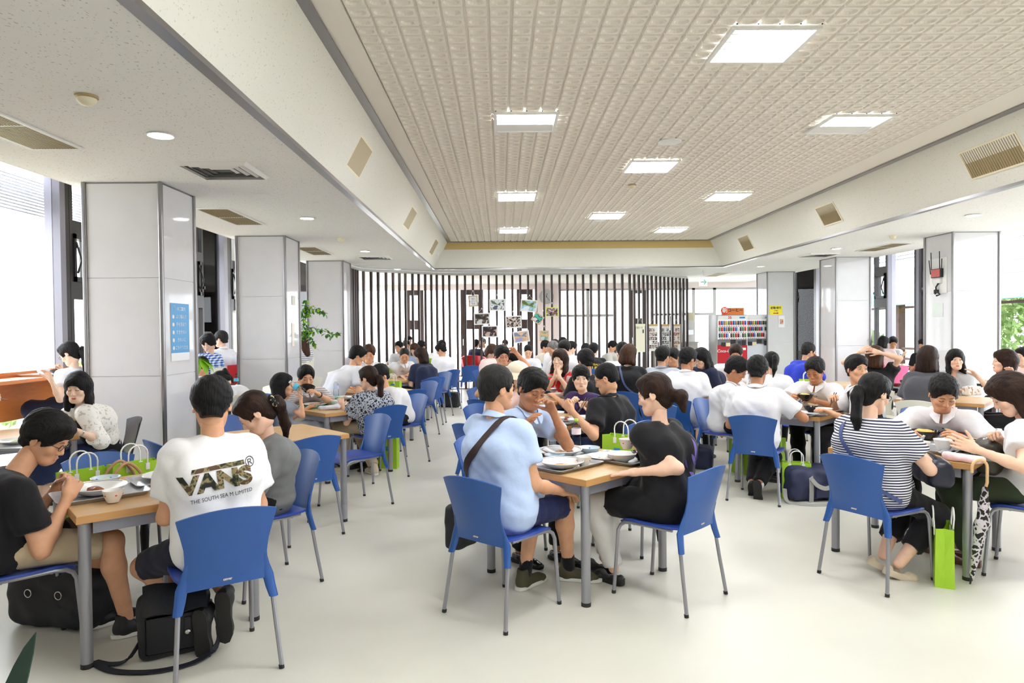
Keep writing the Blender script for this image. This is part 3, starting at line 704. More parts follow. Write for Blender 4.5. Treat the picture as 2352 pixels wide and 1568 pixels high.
# ------------------------------------------------------------------ smooth solids for people, cloth and bags
f32 = np.float32
def V3(*a): return np.array(a, dtype=float)
def unit(v): v = np.asarray(v, float); return v/(np.linalg.norm(v)+1e-9)
class Solid:
    """capsules, cones and ellipsoids melted together on a grid and skinned as one surface"""
    def __init__(s): s.P = []; s.cuts = []; s.wr = 0.0; s.wf = 40.0
    def cap(s, a, b, ra, rb=None, k=.03, clip=False, sub=False):
        s.P.append(('c', np.asarray(a, float), np.asarray(b, float), ra, ra if rb is None else rb, k, clip, sub)); return s
    def ell(s, c, r, k=.03, R=None, sub=False):
        s.P.append(('e', np.asarray(c, float), np.asarray(r, float), R, 0, k, False, sub)); return s
    def box(s, c, half, r, k=.02, R=None, sub=False):
        s.P.append(('b', np.asarray(c, float), np.asarray(half, float), R, r, k, False, sub)); return s
    def cut(s, p, n): s.cuts.append((np.asarray(p, float), unit(n))); return s
    def field(s, h):
        lo, hi = np.full(3, 9e9), np.full(3, -9e9)
        for p in s.P:
            if p[7]: continue
            if p[0] == 'c': a = np.minimum(p[1]-p[3], p[2]-p[4]); b = np.maximum(p[1]+p[3], p[2]+p[4])
            else: m = np.linalg.norm(p[2]) if p[0] == 'b' else p[2].max() if p[3] is not None else p[2]; a = p[1]-m; b = p[1]+m
            lo = np.minimum(lo, a); hi = np.maximum(hi, b)
        lo -= 2.5*h; hi += 2.5*h; n = np.ceil((hi-lo)/h).astype(int)+1
        ax = [(lo[i]+h*np.arange(n[i])).astype(f32) for i in range(3)]
        f = np.full(n, 1.0, f32)
        for p in s.P:
            k = p[5]; pad = k+2*h
            if p[0] == 'c': a = np.minimum(p[1]-p[3], p[2]-p[4])-pad; b = np.maximum(p[1]+p[3], p[2]+p[4])+pad
            else: m = np.linalg.norm(p[2]) if p[0] == 'b' else p[2].max() if p[3] is not None else p[2]; a = p[1]-m-pad; b = p[1]+m+pad
            i0 = np.maximum(np.floor((a-lo)/h).astype(int), 0); i1 = np.minimum(np.ceil((b-lo)/h).astype(int)+1, n)
            if (i1 <= i0).any(): continue
            sl = tuple(slice(i0[i], i1[i]) for i in range(3))
            X = ax[0][sl[0]][:, None, None]; Y = ax[1][sl[1]][None, :, None]; Z = ax[2][sl[2]][None, None, :]
            if p[0] == 'c':
                A, B, ra, rb = p[1], p[2], p[3], p[4]; d = B-A; L = max(d@d, 1e-9)
                x, y, z = X-f32(A[0]), Y-f32(A[1]), Z-f32(A[2])
                t0 = (x*f32(d[0])+y*f32(d[1])+z*f32(d[2]))/f32(L); t = np.clip(t0, 0, 1)
                D = np.sqrt((x-t*f32(d[0]))**2+(y-t*f32(d[1]))**2+(z-t*f32(d[2]))**2)-(f32(ra)+t*f32(rb-ra))
                if p[6]: D = np.maximum(D, (t0-1)*f32(math.sqrt(L)))
            elif p[0] == 'b':
                c, hf, R, r = p[1], p[2]-p[4], p[3], p[4]; x, y, z = X-f32(c[0]), Y-f32(c[1]), Z-f32(c[2])
                if R is not None: x, y, z = [x*f32(R[0][i])+y*f32(R[1][i])+z*f32(R[2][i]) for i in range(3)]
                q = [np.abs(v)-f32(hf[i]) for i, v in enumerate((x, y, z))]
                D = np.sqrt(np.maximum(q[0], 0)**2+np.maximum(q[1], 0)**2+np.maximum(q[2], 0)**2)+np.minimum(np.maximum(np.maximum(q[0], q[1]), q[2]), 0)-f32(r)
            else:
                c, r, R = p[1], p[2], p[3]; x, y, z = X-f32(c[0]), Y-f32(c[1]), Z-f32(c[2])
                if R is not None: x, y, z = [x*f32(R[0][i])+y*f32(R[1][i])+z*f32(R[2][i]) for i in range(3)]
                q = np.sqrt((x/f32(r[0]))**2+(y/f32(r[1]))**2+(z/f32(r[2]))**2)
                q2 = np.sqrt((x/f32(r[0])**2)**2+(y/f32(r[1])**2)**2+(z/f32(r[2])**2)**2)+1e-6
                D = q*(q-1)/q2
            g = f[sl]
            if p[7]: D = -D; hh = np.clip(.5-.5*(D-g)/f32(k), 0, 1); f[sl] = D+(g-D)*hh+f32(k)*hh*(1-hh)
            else: hh = np.clip(.5+.5*(D-g)/f32(k), 0, 1); f[sl] = D+(g-D)*hh-f32(k)*hh*(1-hh)
        X = ax[0][:, None, None]; Y = ax[1][None, :, None]; Z = ax[2][None, None, :]
        if s.wr and getattr(s, 'plan', False):
            w_ = s.wf
            f += f32(s.wr)*(np.sin(w_*X+1.3*np.sin(w_*.6*Y))*np.sin(w_*Y*.9+1.1*np.sin(w_*.7*X)))*np.clip((Z-.01)/.06, 0, 1)
        elif s.wr:
            w_ = s.wf
            f += f32(s.wr)*(np.sin(w_*(X*.8+Z*.55)+2.2*np.sin(w_*.45*(Y-Z*.5)))*np.sin(w_*(Y*.7-Z*.8)+1.7*np.sin(w_*.38*(X+Z))))
            f += f32(s.wr*.35)*np.sin(w_*2.3*(X*.6-Z*.5+Y*.3)+3*np.sin(w_*.8*Z))*np.sin(w_*1.9*(Y*.8+X*.4)+2*np.sin(w_*.7*X))
        for p, nn in s.cuts:
            f = np.maximum(f, (X-f32(p[0]))*f32(nn[0])+(Y-f32(p[1]))*f32(nn[1])+(Z-f32(p[2]))*f32(nn[2]))
        return f, lo
    def skin(s, h, it=0):
        f, lo = s.field(h); V, F = nets(f, lo, h)
        for _ in range(it):
            A = np.zeros_like(V); C = np.zeros(len(V))
            for a, b in ((0, 1), (1, 2), (2, 3), (3, 0)):
                for p, q in ((a, b), (b, a)):
                    for k in range(3): A[:, k] += np.bincount(F[:, p], V[F[:, q], k], len(V))
                    C += np.bincount(F[:, p], minlength=len(V))
            V = V*.5+.5*A/np.maximum(C, 1)[:, None]
        return V, F
def nets(f, lo, h):
    S = f < 0; n = np.array(f.shape)
    c = np.zeros(n-1, np.int8)
    for i in (0, 1):
        for j in (0, 1):
            for k in (0, 1): c += S[i:n[0]-1+i, j:n[1]-1+j, k:n[2]-1+k]
    act = (c > 0) & (c < 8); I = np.argwhere(act)
    if len(I) == 0: return np.zeros((0, 3)), np.zeros((0, 4), int)
    idx = np.full(n-1, -1, np.int64); idx[act] = np.arange(len(I))
    corner = [(i, j, k) for i in (0, 1) for j in (0, 1) for k in (0, 1)]
    fv = np.stack([f[I[:, 0]+o[0], I[:, 1]+o[1], I[:, 2]+o[2]] for o in corner], 1)
    acc = np.zeros((len(I), 3)); cnt = np.zeros(len(I))
    for a in range(8):
        for b in range(a+1, 8):
            d = np.abs(np.array(corner[a])-np.array(corner[b]))
            if d.sum() != 1: continue
            m = (fv[:, a] < 0) != (fv[:, b] < 0)
            t = fv[m, a]/(fv[m, a]-fv[m, b]); acc[m] += np.array(corner[a])+t[:, None]*(np.array(corner[b])-np.array(corner[a])); cnt[m] += 1
    V = lo+h*(I+acc/cnt[:, None]); F = []
    for ax in range(3):
        u, v = [(1, 2), (2, 0), (0, 1)][ax]
        A = np.moveaxis(S, ax, 0); d = S.take(range(n[ax]-1), ax) != S.take(range(1, n[ax]), ax)
        E = np.argwhere(d); E = E[(E[:, u] > 0) & (E[:, v] > 0) & (E[:, u] < n[u]-1) & (E[:, v] < n[v]-1)]
        if len(E) == 0: continue
        def cell(du, dv):
            q = E.copy(); q[:, u] -= du; q[:, v] -= dv; return idx[q[:, 0], q[:, 1], q[:, 2]]
        Q = np.stack([cell(1, 1), cell(0, 1), cell(0, 0), cell(1, 0)], 1)
        ins = S[E[:, 0], E[:, 1], E[:, 2]]; Q[~ins] = Q[~ins][:, ::-1]; F.append(Q)
    F = np.concatenate(F); F = F[(F >= 0).all(1)]
    return V, F
def np_mesh(name, V, F, m, smooth=True):
    me = bpy.data.meshes.new(name); nv, nf = len(V), len(F)
    me.vertices.add(nv); me.vertices.foreach_set('co', np.ascontiguousarray(V, f32).ravel())
    me.loops.add(nf*4); me.loops.foreach_set('vertex_index', np.ascontiguousarray(F, np.int32).ravel())
    me.polygons.add(nf); me.polygons.foreach_set('loop_start', np.arange(0, nf*4, 4, dtype=np.int32))
    if smooth: me.polygons.foreach_set('use_smooth', np.ones(nf, bool))
    me.materials.append(m); me.update(calc_edges=True); return me
def solid_obj(name, s, h, m, parent=None, **k): return link(name, np_mesh(name, *s.skin(h, 2), m), parent, **k)

# ------------------------------------------------------------------ heads
LOD_H = [(.0145, .0060, .0046), (.0205, .0085, .0062), (.029, .0125, .0095)]
def head_solid(female=False):
    s = Solid(); j = .92 if female else 1.0
    s.ell((0, -.014, .036), (.0765, .094, .083), .02)
    s.ell((0, .028, -.028), (.060*j, .058, .082), .03)
    s.ell((0, .034, -.084), (.043*j, .045, .034), .03)
    s.cap((-.018*j, .064, -.098), (.018*j, .064, -.098), .017, k=.025)
    for x in (-1, 1):
        s.cap((x*.050*j, .0, -.05), (x*.030*j, .052, -.092), .018, .016, k=.03)      # jaw line
        s.ell((x*.040, .058, -.030), (.024, .022, .022), .02)                        # cheek
        s.ell((x*.031, .094, .004), (.016, .012, .010), .012, sub=True)              # eye hollow
        s.ell((x*.031, .0735, .002), (.0145, .0145, .0115), .006)                    # eyeball and lids
        s.cap((x*.014, .0845, .022), (x*.047, .0735, .022), .007, .005, k=.012)       # brow ridge
        s.ell((x*.011, .090, -.040), (.0085, .0095, .0075), .007)                    # nostril wing
        R = np.array(Euler((.15, x*.12, x*-.45)).to_matrix()).T
        s.ell((x*.0775, -.012, -.012), (.0075, .021, .031), .006, R=np.array(Euler((.12, 0, x*-.38)).to_matrix()))
        s.ell((x*.0855, -.008, -.008), (.005, .011, .017), .005, R=np.array(Euler((.12, 0, x*-.38)).to_matrix()), sub=True)
    s.cap((0, .0835, .008), (0, .1005, -.034), .0072, .0095, k=.010)                 # nose
    s.cap((-.017, .0815, -.0655), (.017, .0815, -.0655), .0060, k=.008); s.cap((0, .087, -.0645), (0, .087, -.0645), .006, k=.01)
    s.cap((-.013, .0815, -.0765), (.013, .0815, -.0765), .0068, k=.008)
    s.cap((-.019, .0905, -.0708), (.019, .0905, -.0708), .0022, k=.004, sub=True)    # mouth line
    s.cap((0, -.010, -.045), (0, -.020, -.080), .046*j, .045*j, k=.03)                # top of the neck
    return s
HEADC = {}
def head_data(lod, female):
    if (lod, female) not in HEADC: HEADC[lod, female] = head_solid(female).skin(LOD_H[lod][1])
    return HEADC[lod, female]
def face_y(lod, female, x, z):
    V, F = head_data(lod, female); d = (V[:, 0]-x)**2+(V[:, 2]-z)**2; c = V[(d < .0001) & (V[:, 1] > .02)]
    return c[:, 1].max() if len(c) else .08
# ------------------------------------------------------------------ hair
def hair_solid(style):
    s = Solid(); ha = s
    def shell(o, k=.02): s.ell((0, -.016, .038), (.0765+o, .094+o, .083+o), k)
    def skull(o): s.ell((0, -.016, .038), (.0765+o, .094+o, .083+o), .02); s.cap((0, -.05, -.02), (0, -.056, -.055), .056+o*.5, .044+o*.4, k=.03)
    def face(z=.046, w_=.066, d=.02): 
        s.ell((0, .105, z-.105), (w_, .085, .105), d, sub=True)
    if style in ('short', 'spiky', 'medium', 'grey', 'boy'):
        o = {'short': .015, 'spiky': .017, 'medium': .019, 'grey': .013, 'boy': .019}[style]
        skull(o)
        if style != 'grey': s.ell((0, .045, .085), (.06, .05, .032), .03)            # fringe volume
        face(.062 if style in ('spiky', 'grey') else .050 if style != 'boy' else .040, .068)
        for x in (-1, 1):
            s.ell((x*.088, .012, -.048), (.035, .040, .052), .012, sub=True)          # clear of the ears
            s.cap((x*.0755, .028, .02), (x*.074, .030, -.016), .0075, .005, k=.012)   # sideburn
        s.cut((0, 0, -.078), (0, 0, -1))
        s.wr = {'spiky': .0035, 'short': .0030, 'medium': .0032, 'grey': .002, 'boy': .003}[style]; s.wf = 170 if style == 'spiky' else 105; s.plan = style == 'spiky'
    elif style == 'buzz':
        skull(.006); face(.068, .066); 
        for x in (-1, 1): s.ell((x*.088, .012, -.044), (.035, .042, .052), .012, sub=True)
        s.cut((0, 0, -.055), (0, 0, -1))
    elif style in ('bob', 'bobm', 'long', 'half'):
        o = .020; skull(o); low = {'bob': -.125, 'bobm': -.15, 'long': -.36, 'half': -.22}[style]
        for x in (-1, 1):
            s.cap((x*.070, -.01, .02), (x*.080, .012, max(low, -.14)), .030, .026, k=.03)
            s.cap((x*.045, -.065, .0), (x*.060, -.055, low+.03), .050, .034 if low < -.2 else .046, k=.04)
            if low < -.2: s.cap((x*.080, .012, -.10), (x*.092, .045, low+.06), .026, .016, k=.03)
        s.cap((0, -.085, .02), (0, -.070, low+.02), .045, .040, k=.04)
        s.ell((0, .055, .075), (.055, .040, .030), .03)
        s.ell((0, .115, -.075), (.0605, .085, .128), .014, sub=True)
        if style == 'half': s.ell((0, .05, .062), (.06, .048, .028), .02)
        else: s.ell((0, .062, .050), (.052, .028, .020), .015); s.ell((.0, .11, -.02), (.05, .04, .055), .012, sub=True)
        s.ell((0, .02, -.14), (.052, .06, .07), .02, sub=True)
        s.wr = .0022; s.wf = 90
    elif style in ('pony', 'ponyhigh', 'bun', 'tieback'):
        skull(.012); s.ell((0, .035, .085), (.062, .052, .026), .03); face(.058, .066)
        for x in (-1, 1):
            s.ell((x*.092, .014, -.05), (.034, .034, .050), .012, sub=True); s.cap((x*.072, .034, .03), (x*.070, .042, -.02), .009, .004, k=.015)
        if style in ('pony', 'ponyhigh', 'tieback'): s.cap((0, -.095, TAIL[style][0]), (0, -.135, TAIL[style][0]-.005), .026, .024, k=.02)
        elif style == 'bun':
            s.cap((0, -.098, -.02), (0, -.150, -.050), .026, .040, k=.02); s.cap((0, -.155, -.055), (0, -.150, -.135), .042, .018, k=.02)
        s.wr = .0018; s.wf = 90
    return s
TAIL = {'pony': (-.02, .27, .034), 'ponyhigh': (.03, .20, .032), 'tieback': (-.025, .22, .036)}     # height on the head, length, thickness
HAIRC = {}
def hair_mesh(style, lod, m):
    k = (style, lod)
    if k not in HAIRC: HAIRC[k] = hair_solid(style).skin(max(.0062, LOD_H[lod][1]*1.15))
    kk = (style, lod, m.name)
    if kk not in HAIRC: HAIRC[kk] = np_mesh('hair', *HAIRC[k], m)
    return HAIRC[kk]
def hair_mat(name, c, rough=.5):
    return mat(name, c, rough, spec=.16, noise=(60, .45, (1, .25, .12)), bump=(190, .8, (1, .3, .10)))
HM = {'black': hair_mat('hair_black', (.009, .0085, .009)), 'darkbrown': hair_mat('hair_dark_brown', (.026, .013, .009)), 'brown': hair_mat('hair_brown', (.055, .025, .014)),
      'grey': hair_mat('hair_grey', (.16, .15, .145)), 'salt': hair_mat('hair_salt', (.02, .019, .018)), 'lightbrown': hair_mat('hair_light_brown', (.10, .05, .026))}
def skin(name, c): return mat(name, c, .48, spec=.4, noise=(22, .06))
SK = {'tan': skin('skin_tan', rgb(178, 124, 90)), 'mid': skin('skin_medium', rgb(212, 160, 126)), 'fair': skin('skin_fair', rgb(232, 190, 164)), 'pale': skin('skin_pale', rgb(234, 198, 172))}
eye_dark = mat('eye_dark', (.012, .009, .008), .2); eye_white = mat('eye_white', (.70, .68, .66), .25); lash_m = mat('eyelash', (.015, .012, .012), .5)
lip_m = mat('lips', rgb(200, 140, 120), .45); lip_red = mat('lips_red', rgb(194, 92, 90), .4)
# ------------------------------------------------------------------ hands
POSE = {'relax': ([(18, 22, 14)]*4, (-.62, .72, -.28), .25), 'flat': ([(4, 5, 4)]*4, (-.75, .64, -.10), .1), 'spread': ([(6, 10, 6)]*4, (-.85, .5, -.15), .15),
        'grip': ([(58, 62, 40), (62, 66, 42), (66, 70, 42), (70, 70, 42)], (-.30, .72, -.62), .55), 'pinch': ([(46, 44, 26), (50, 50, 30), (60, 62, 36), (66, 66, 40)], (-.25, .80, -.54), .35),
        'bowl': ([(30, 34, 22)]*4, (-.70, .58, -.42), .3), 'fist': ([(78, 86, 50)]*4, (-.05, .70, -.68), .8)}
HANDC = {}
def hand_data(pose, lod, side):
    k = (pose, lod, side)
    if k in HANDC: return HANDC[k]
    curls, td, tb = POSE[pose]; s = Solid()
    s.cap((0, -.02, 0), (0, .012, 0), .025, .026, k=.012)
    for x in (-.024, -.008, .008, .024): s.cap((x*.7, .012, 0), (x*1.12, .080-.10*abs(x-.0), -.001), .0145, .0115, k=.012)
    sp = 1.0 if pose not in ('spread',) else 2.2
    for i, (x, L) in enumerate(zip((-.029, -.0095, .0095, .028), (.070, .078, .072, .056))):
        p = V3(x, .084-.004*abs(i-1.2), 0); a = 0; yaw_ = (i-1.4)*.05*sp
        for seg, fr in enumerate((.46, .30, .24)):
            a += math.radians(curls[i][seg]); d = V3(math.sin(yaw_)*math.cos(a), math.cos(yaw_)*math.cos(a), -math.sin(a)); q = p+d*L*fr
            s.cap(p, q, (.0092, .0084, .0076)[seg], (.0086, .0076, .0066)[seg], k=.0035); p = q
    t = unit(td); b = V3(-.020, .022, -.006); m1 = b+t*.040; t2 = unit(t+V3(tb*.6, tb*.5, -tb*.3)); m2 = m1+t2*.030; m3 = m2+unit(t2+V3(tb*.3, .2, 0))*.022
    s.cap(b, m1, .0135, .0110, k=.012); s.cap(m1, m2, .0105, .0092, k=.004); s.cap(m2, m3, .0090, .0070, k=.004)
    V, F = s.skin(LOD_H[lod][2])
    if side == 'L': V = V*V3(-1, 1, 1); F = F[:, ::-1]
    HANDC[k] = (V, F); return HANDC[k]
# ------------------------------------------------------------------ shoes: origin under the ankle, toe along +y, sole at z = -.085
def shoe_data(kind):
    s = Solid()
    if kind == 'sneaker':
        s.ell((0, -.02, -.045), (.036, .045, .045), .02); s.cap((0, .0, -.048), (0, .12, -.062), .036, .033, k=.03); s.ell((0, .135, -.062), (.041, .05, .024), .02)
        s.cap((0, -.01, -.03), (0, -.015, .015), .038, .036, k=.02); s.ell((0, -.01, .045), (.030, .036, .03), .006, sub=True); s.cut((0, 0, -.076), (0, 0, -1))
    elif kind == 'loafer':
        s.ell((0, -.02, -.05), (.033, .042, .034), .02); s.cap((0, .02, -.056), (0, .12, -.066), .034, .030, k=.03); s.ell((0, .14, -.066), (.036, .055, .018), .02)
        s.ell((0, -.005, -.02), (.028, .05, .022), .006, sub=True); s.cut((0, 0, -.078), (0, 0, -1))
    else:
        s.cap((-.012, .10, -.058), (.012, .10, -.058), .034, k=.01); s.ell((0, -.045, -.055), (.032, .022, .03), .02); s.ell((0, .09, -.062), (.037, .06, .02), .006, sub=False); s.cut((0, 0, -.078), (0, 0, -1))
    return s.skin(.008)
SHOEC = {}
def shoe_meshes(kind, m, sole):
    k = (kind, m.name, sole.name)
    if k not in SHOEC:
        up = np_mesh('shoe', *shoe_data(kind), m)
        o = [(.034, -.04), (.036, .0), (.033, .05), (.040, .11), (.037, .16), (.022, .195), (0, .203), (-.022, .192), (-.036, .155), (-.038, .11), (-.031, .05), (-.034, 0), (-.033, -.04), (-.02, -.066), (0, -.072), (.02, -.066)]
        th = .026 if kind == 'sandal' else .020
        so = MB().loft([[(x*.96, y*.98, -.085) for x, y in o], [(x, y, -.081) for x, y in o], [(x, y, -.085+th+(.012 if (kind == 'sandal' and y < .03) else 0)) for x, y in o]]).mesh('sole', sole, True)
        SHOEC[k] = (up, so)
    return SHOEC[k]
def ik(a, t, l1, l2, hint):
    a, t = np.asarray(a, float), np.asarray(t, float); d = t-a; L = np.linalg.norm(d); L2 = min(max(L, abs(l1-l2)+.02), l1+l2-.004); u = unit(d)
    t = a+u*L2; x = (l1*l1-l2*l2+L2*L2)/(2*L2); hgt = math.sqrt(max(l1*l1-x*x, 0)); n = np.asarray(hint, float); n = unit(n-u*(n@u)); return a+u*x+n*hgt, t
def compass(deg): a = math.radians(deg); return V3(math.sin(a), math.cos(a), 0), V3(math.cos(a), -math.sin(a), 0)
def look_matrix(yaw, pitch, roll):
    f, r = compass(yaw); p = math.radians(pitch); fw = f*math.cos(p)+V3(0, 0, math.sin(p)); up = np.cross(r, fw); q = math.radians(roll)
    r2 = r*math.cos(q)-up*math.sin(q); u2 = r*math.sin(q)+up*math.cos(q); return np.stack([r2, fw, u2], 1)
def to_matrix(R, t):
    M = Matrix.Identity(4)
    for i in range(3):
        for j in range(3): M[i][j] = R[i][j]
        M[i][3] = t[i]
    return M
def glasses_mesh(m):
    mb = MB()
    for x in (-1, 1):
        pts = [(x*.032+.021*math.cos(a)*(1 if abs(math.cos(a)) < .8 else .95), .097, .0+.0155*math.sin(a)) for a in [2*PI*k/14 for k in range(15)]]
        mb.tube(pts, .0016, 5, False); mb.tube([(x*.053, .096, .004), (x*.070, .07, .006), (x*.080, -.005, .004), (x*.081, -.022, -.012)], .0016, 5)
    mb.tube([(-.011, .098, .003), (0, .1, .006), (.011, .098, .003)], .0015, 5); return mb.mesh('glasses', m)
FEAT = {}
def features(lod, female, eyes, lips):
    """eyes, brows and lips as small meshes resting on the face"""
    k = (lod, female, eyes, lips.name)
    if k in FEAT: return FEAT[k]
    out = []; L = min(lod, 1)
    for x in (-1, 1):
        y = face_y(lod, female, x*.031, .002)
        if eyes == 'open':
            out.append(('eye', MB().ball((x*.031, y-.0016, .0015), (.0122, .0036, .0048), 12, 6).mesh('eye', eye_white, True), [('iris', MB().ball((x*.031, y+.0002, .0015), (.0054, .0030, .0048), 10, 6).mesh('iris', eye_dark, True))]))
            out.append(('eyelash', MB().tube([(x*(.031-.0145), y-.002, .001), (x*(.031-.007), y+.0016, .0066), (x*.031, y+.0024, .0080), (x*(.031+.008), y+.0008, .0068), (x*(.031+.0155), y-.004, .002)], .0013, 5).mesh('eyelash', lash_m), []))
        else:
            out.append(('eyelash', MB().tube([(x*(.031-.0145), y-.002, .0), (x*(.031-.007), y+.0016, -.0030), (x*.031, y+.0022, -.0042), (x*(.031+.008), y+.0004, -.0034), (x*(.031+.0155), y-.004, .0005)], .0017, 5).mesh('eyelash', lash_m), []))
        b = [(x*.013, .0225), (x*.024, .0262), (x*.036, .0268), (x*.047, .0225)]
        out.append(('eyebrow', MB().tube([(px_, face_y(lod, female, px_, pz)+.0002, pz) for px_, pz in b], [.0022, .0030, .0028, .0012] if not female else [.0014, .002, .0018, .0009], 6, flat=.6).mesh('eyebrow', lash_m, True), []))
    y1 = face_y(lod, female, 0, -.0655); y2 = face_y(lod, female, 0, -.0765)
    out.append(('lips', MB().ball((0, y1-.0035, -.0668), (.0205, .0055, .0040), 12, 6).ball((0, y2-.0040, -.0755), (.0180, .0060, .0048), 12, 6).mesh('lips', lips, True), []))
    FEAT[k] = out; return out
PEOPLE = []
cloth_bump = (7, .9)
def cloth(name, c, rough=.85): return mat(name, c, rough, spec=.25, bump=cloth_bump, sheen=.1)
white_shirt = cloth('cloth_white', rgb(226, 226, 230)); black_cloth = cloth('cloth_black', rgb(22, 22, 26)); navy = cloth('cloth_navy', rgb(34, 40, 66)); blackpants = cloth('cloth_black_trousers', rgb(26, 26, 30))
paleblue = cloth('cloth_pale_blue', rgb(182, 202, 236)); greycard = cloth('cloth_grey_knit', rgb(118, 120, 122)); beige_cl = cloth('cloth_beige', rgb(186, 170, 144)); denim = cloth('cloth_denim', rgb(40, 52, 88))
royal = cloth('cloth_royal_blue', rgb(44, 62, 186)); red_cl = cloth('cloth_red', rgb(222, 40, 40)); redpink = cloth('cloth_crimson', rgb(206, 34, 66)); greydress = cloth('cloth_grey_dress', rgb(150, 156, 168)); greyshirt = cloth('cloth_grey_shirt', rgb(170, 176, 188))
olive = cloth('cloth_olive', rgb(52, 62, 44)); whitepants = cloth('cloth_white_trousers', rgb(226, 224, 222)); pinkpale = cloth('cloth_pale_pink', rgb(240, 216, 212)); charcoal = cloth('cloth_charcoal', rgb(78, 78, 84)); lightgrey = cloth('cloth_light_grey', rgb(196, 198, 202)); navyshorts = cloth('cloth_navy_shorts', rgb(26, 36, 80)); purple = cloth('cloth_purple', rgb(62, 44, 92))
shoe_blk = mat('shoe_black', rgb(22, 22, 24), .5); shoe_olive = mat('shoe_olive', rgb(66, 62, 40), .7); sole_white = mat('sole_white', rgb(225, 225, 220), .6); sole_blk = mat('sole_black', rgb(24, 24, 24), .6); loafer_m = mat('loafer_leather', (.012, .012, .012), .18, spec=.6); shoe_beige = mat('shoe_beige', rgb(206, 192, 170), .6); shoe_brown = mat('shoe_brown', rgb(92, 62, 46), .6); shoe_grey = mat('shoe_grey', rgb(160, 160, 160), .6)
rim_black = mat('rim_black', (.015, .015, .018), .3); rim_pink = mat('rim_pink', rgb(170, 40, 80), .3)
def person(label, seat, yaw, head, look, hair, tone='mid', fem=False, lod=1, top=None, bottom=('pants', blackpants), shoes=('loafer', shoe_blk, sole_blk), L=None, R=None, feet=None,
           s=1.0, zs=.445, glasses=None, eyes='down', lips=None, hs=None, hem=None, fat=0.0, twist=0, sock=None, group=None, knees=None, hipback=.03, nk=0.0, sw_=None):
    h0, hd, hh = LOD_H[lod]; O = V3(seat[0], seat[1], 0); fwd, rt = compass(yaw); up = V3(0, 0, 1); hs = hs or (.97 if fem else 1.0)*(.94 if s < .9 else 1)
    H = np.array(aty(*head)) if len(head) == 3 and head[0] > 20 else np.array(head, float)
    RM = look_matrix(*look)
    Hc = O+up*(zs+.095*s)-fwd*hipback
    N = H-RM@V3(0, .02, .0)*hs-(up*.62+unit(H-Hc)*.38)*.185*hs-fwd*nk
    tw = compass(yaw+twist)[1]; d = N-Hc; spine = unit(d)
    bulge = .05*min(1, abs(d@fwd)/.2)
    be = Hc+d*.34-fwd*(.0+bulge*.6); ch = Hc+d*.68-fwd*(.02+bulge)
    sw = sw_ or (.146 if fem else .166)*s; sj = {'L': N-spine*.055*s-tw*sw+fwd*.02, 'R': N-spine*.055*s+tw*sw+fwd*.02}
    la, lf = .285*s*(.94 if fem else 1), .255*s*(.94 if fem else 1); th, sh = .43*s, .415*s
    arms = {}
    for sd, spec in (('L', L), ('R', R)):
        sg = -1 if sd == 'L' else 1
        if spec is None: spec = ('l', .13, .42, .76, 'relax')
        if spec[0] == 'l': T = O+rt*(sg*spec[1])+fwd*spec[2]+up*spec[3]; rest = spec[4:]
        else: T = np.array(aty(spec[0], spec[1], spec[2])); rest = spec[3:]
        pose = rest[0]; palm = rest[1] if len(rest) > 1 else (0, 0, -1); hint = rest[2] if len(rest) > 2 else None
        if palm == 'in': palm = -rt*sg+V3(0, 0, -.3)
        elif palm == 'up': palm = V3(0, 0, 1)
        elif palm == 'face': palm = unit(H-T)
        if hint is None: hv = V3(0, 0, -1)+rt*(sg*.32)-fwd*.25
        else: hv = rt*(sg*hint[0])+fwd*hint[1]+up*hint[2]
        fd = rest[3] if len(rest) > 3 else None
        e, t = ik(sj[sd], T, la, lf, hv)
        D = unit(T-e) if fd is None else unit(rt*(sg*fd[0])+fwd*fd[1]+up*fd[2])
        e, t = ik(sj[sd], T-D*.062*s, la, lf, hv)
        if fd is None: D = unit(t-e)
        z = -np.asarray(palm, float); z = unit(z-D*(z@D)); arms[sd] = (sj[sd], e, t, D, z, pose)
    legs = {}
    for i, sd in enumerate('LR'):
        sg = -1 if sd == 'L' else 1; hj = Hc+rt*(sg*.088*s)-up*.012+fwd*.02
        ft = (feet[i] if feet else (.10, .42, .088, None, 0))
        if ft[0] == 'p': A = np.array(aty(ft[1], ft[2], ft[3])); ft = (0, 0, 0, *ft[4:])
        else: A = O+rt*(sg*ft[0])+fwd*ft[1]+up*max(ft[2], .0)
        kn = knees[i] if isinstance(knees, tuple) else knees
        kh = up*1.0+fwd*.6+rt*sg*(.12 if kn is None else kn)
        k, a = ik(hj, A, th, sh, kh); legs[sd] = (hj, k, a, ft[3] if len(ft) > 3 else None, ft[4] if len(ft) > 4 else 0)
    def torso(S, e):
        w_ = .072*s*(.93 if fem else 1); f = fat
        for sg in (-1, 1):
            x = tw*sg; xr = rt*sg
            S.cap(Hc+xr*w_, be+xr*(w_*.92), .104*s+e+f*.6, .094*s+e+f, k=.05); S.cap(be+xr*(w_*.92), ch+x*(w_*1.05), .094*s+e+f, .098*s+e+f*.5, k=.05)
            S.cap(ch+x*(w_*1.1), N-spine*.075*s+x*(sw*.55)-fwd*.012, .096*s+e+f*.4, .062*s+e, k=.06)
            S.cap(N-spine*.035*s+x*.035*s, sj['L' if sg < 0 else 'R'], .052*s+e, .050*s+e, k=.05)
            if fem and s > .9: S.ell(ch+fwd*.085+x*.062-spine*.01, (.058+e, .058+e, .056+e), .05)
        if f: S.ell(be+fwd*.06, (.13+f, .13+f, .12), .06)
    # --- body: one surface from neck to ankles, with the head and hands joined to it
    B = Solid(); torso(B, -.014)
    nb = H+RM@V3(0, -.016, -.055)*hs
    B.cap(N-spine*.04, nb, (.047 if fem else .055)*s, (.043 if fem else .050)*s, k=.03)
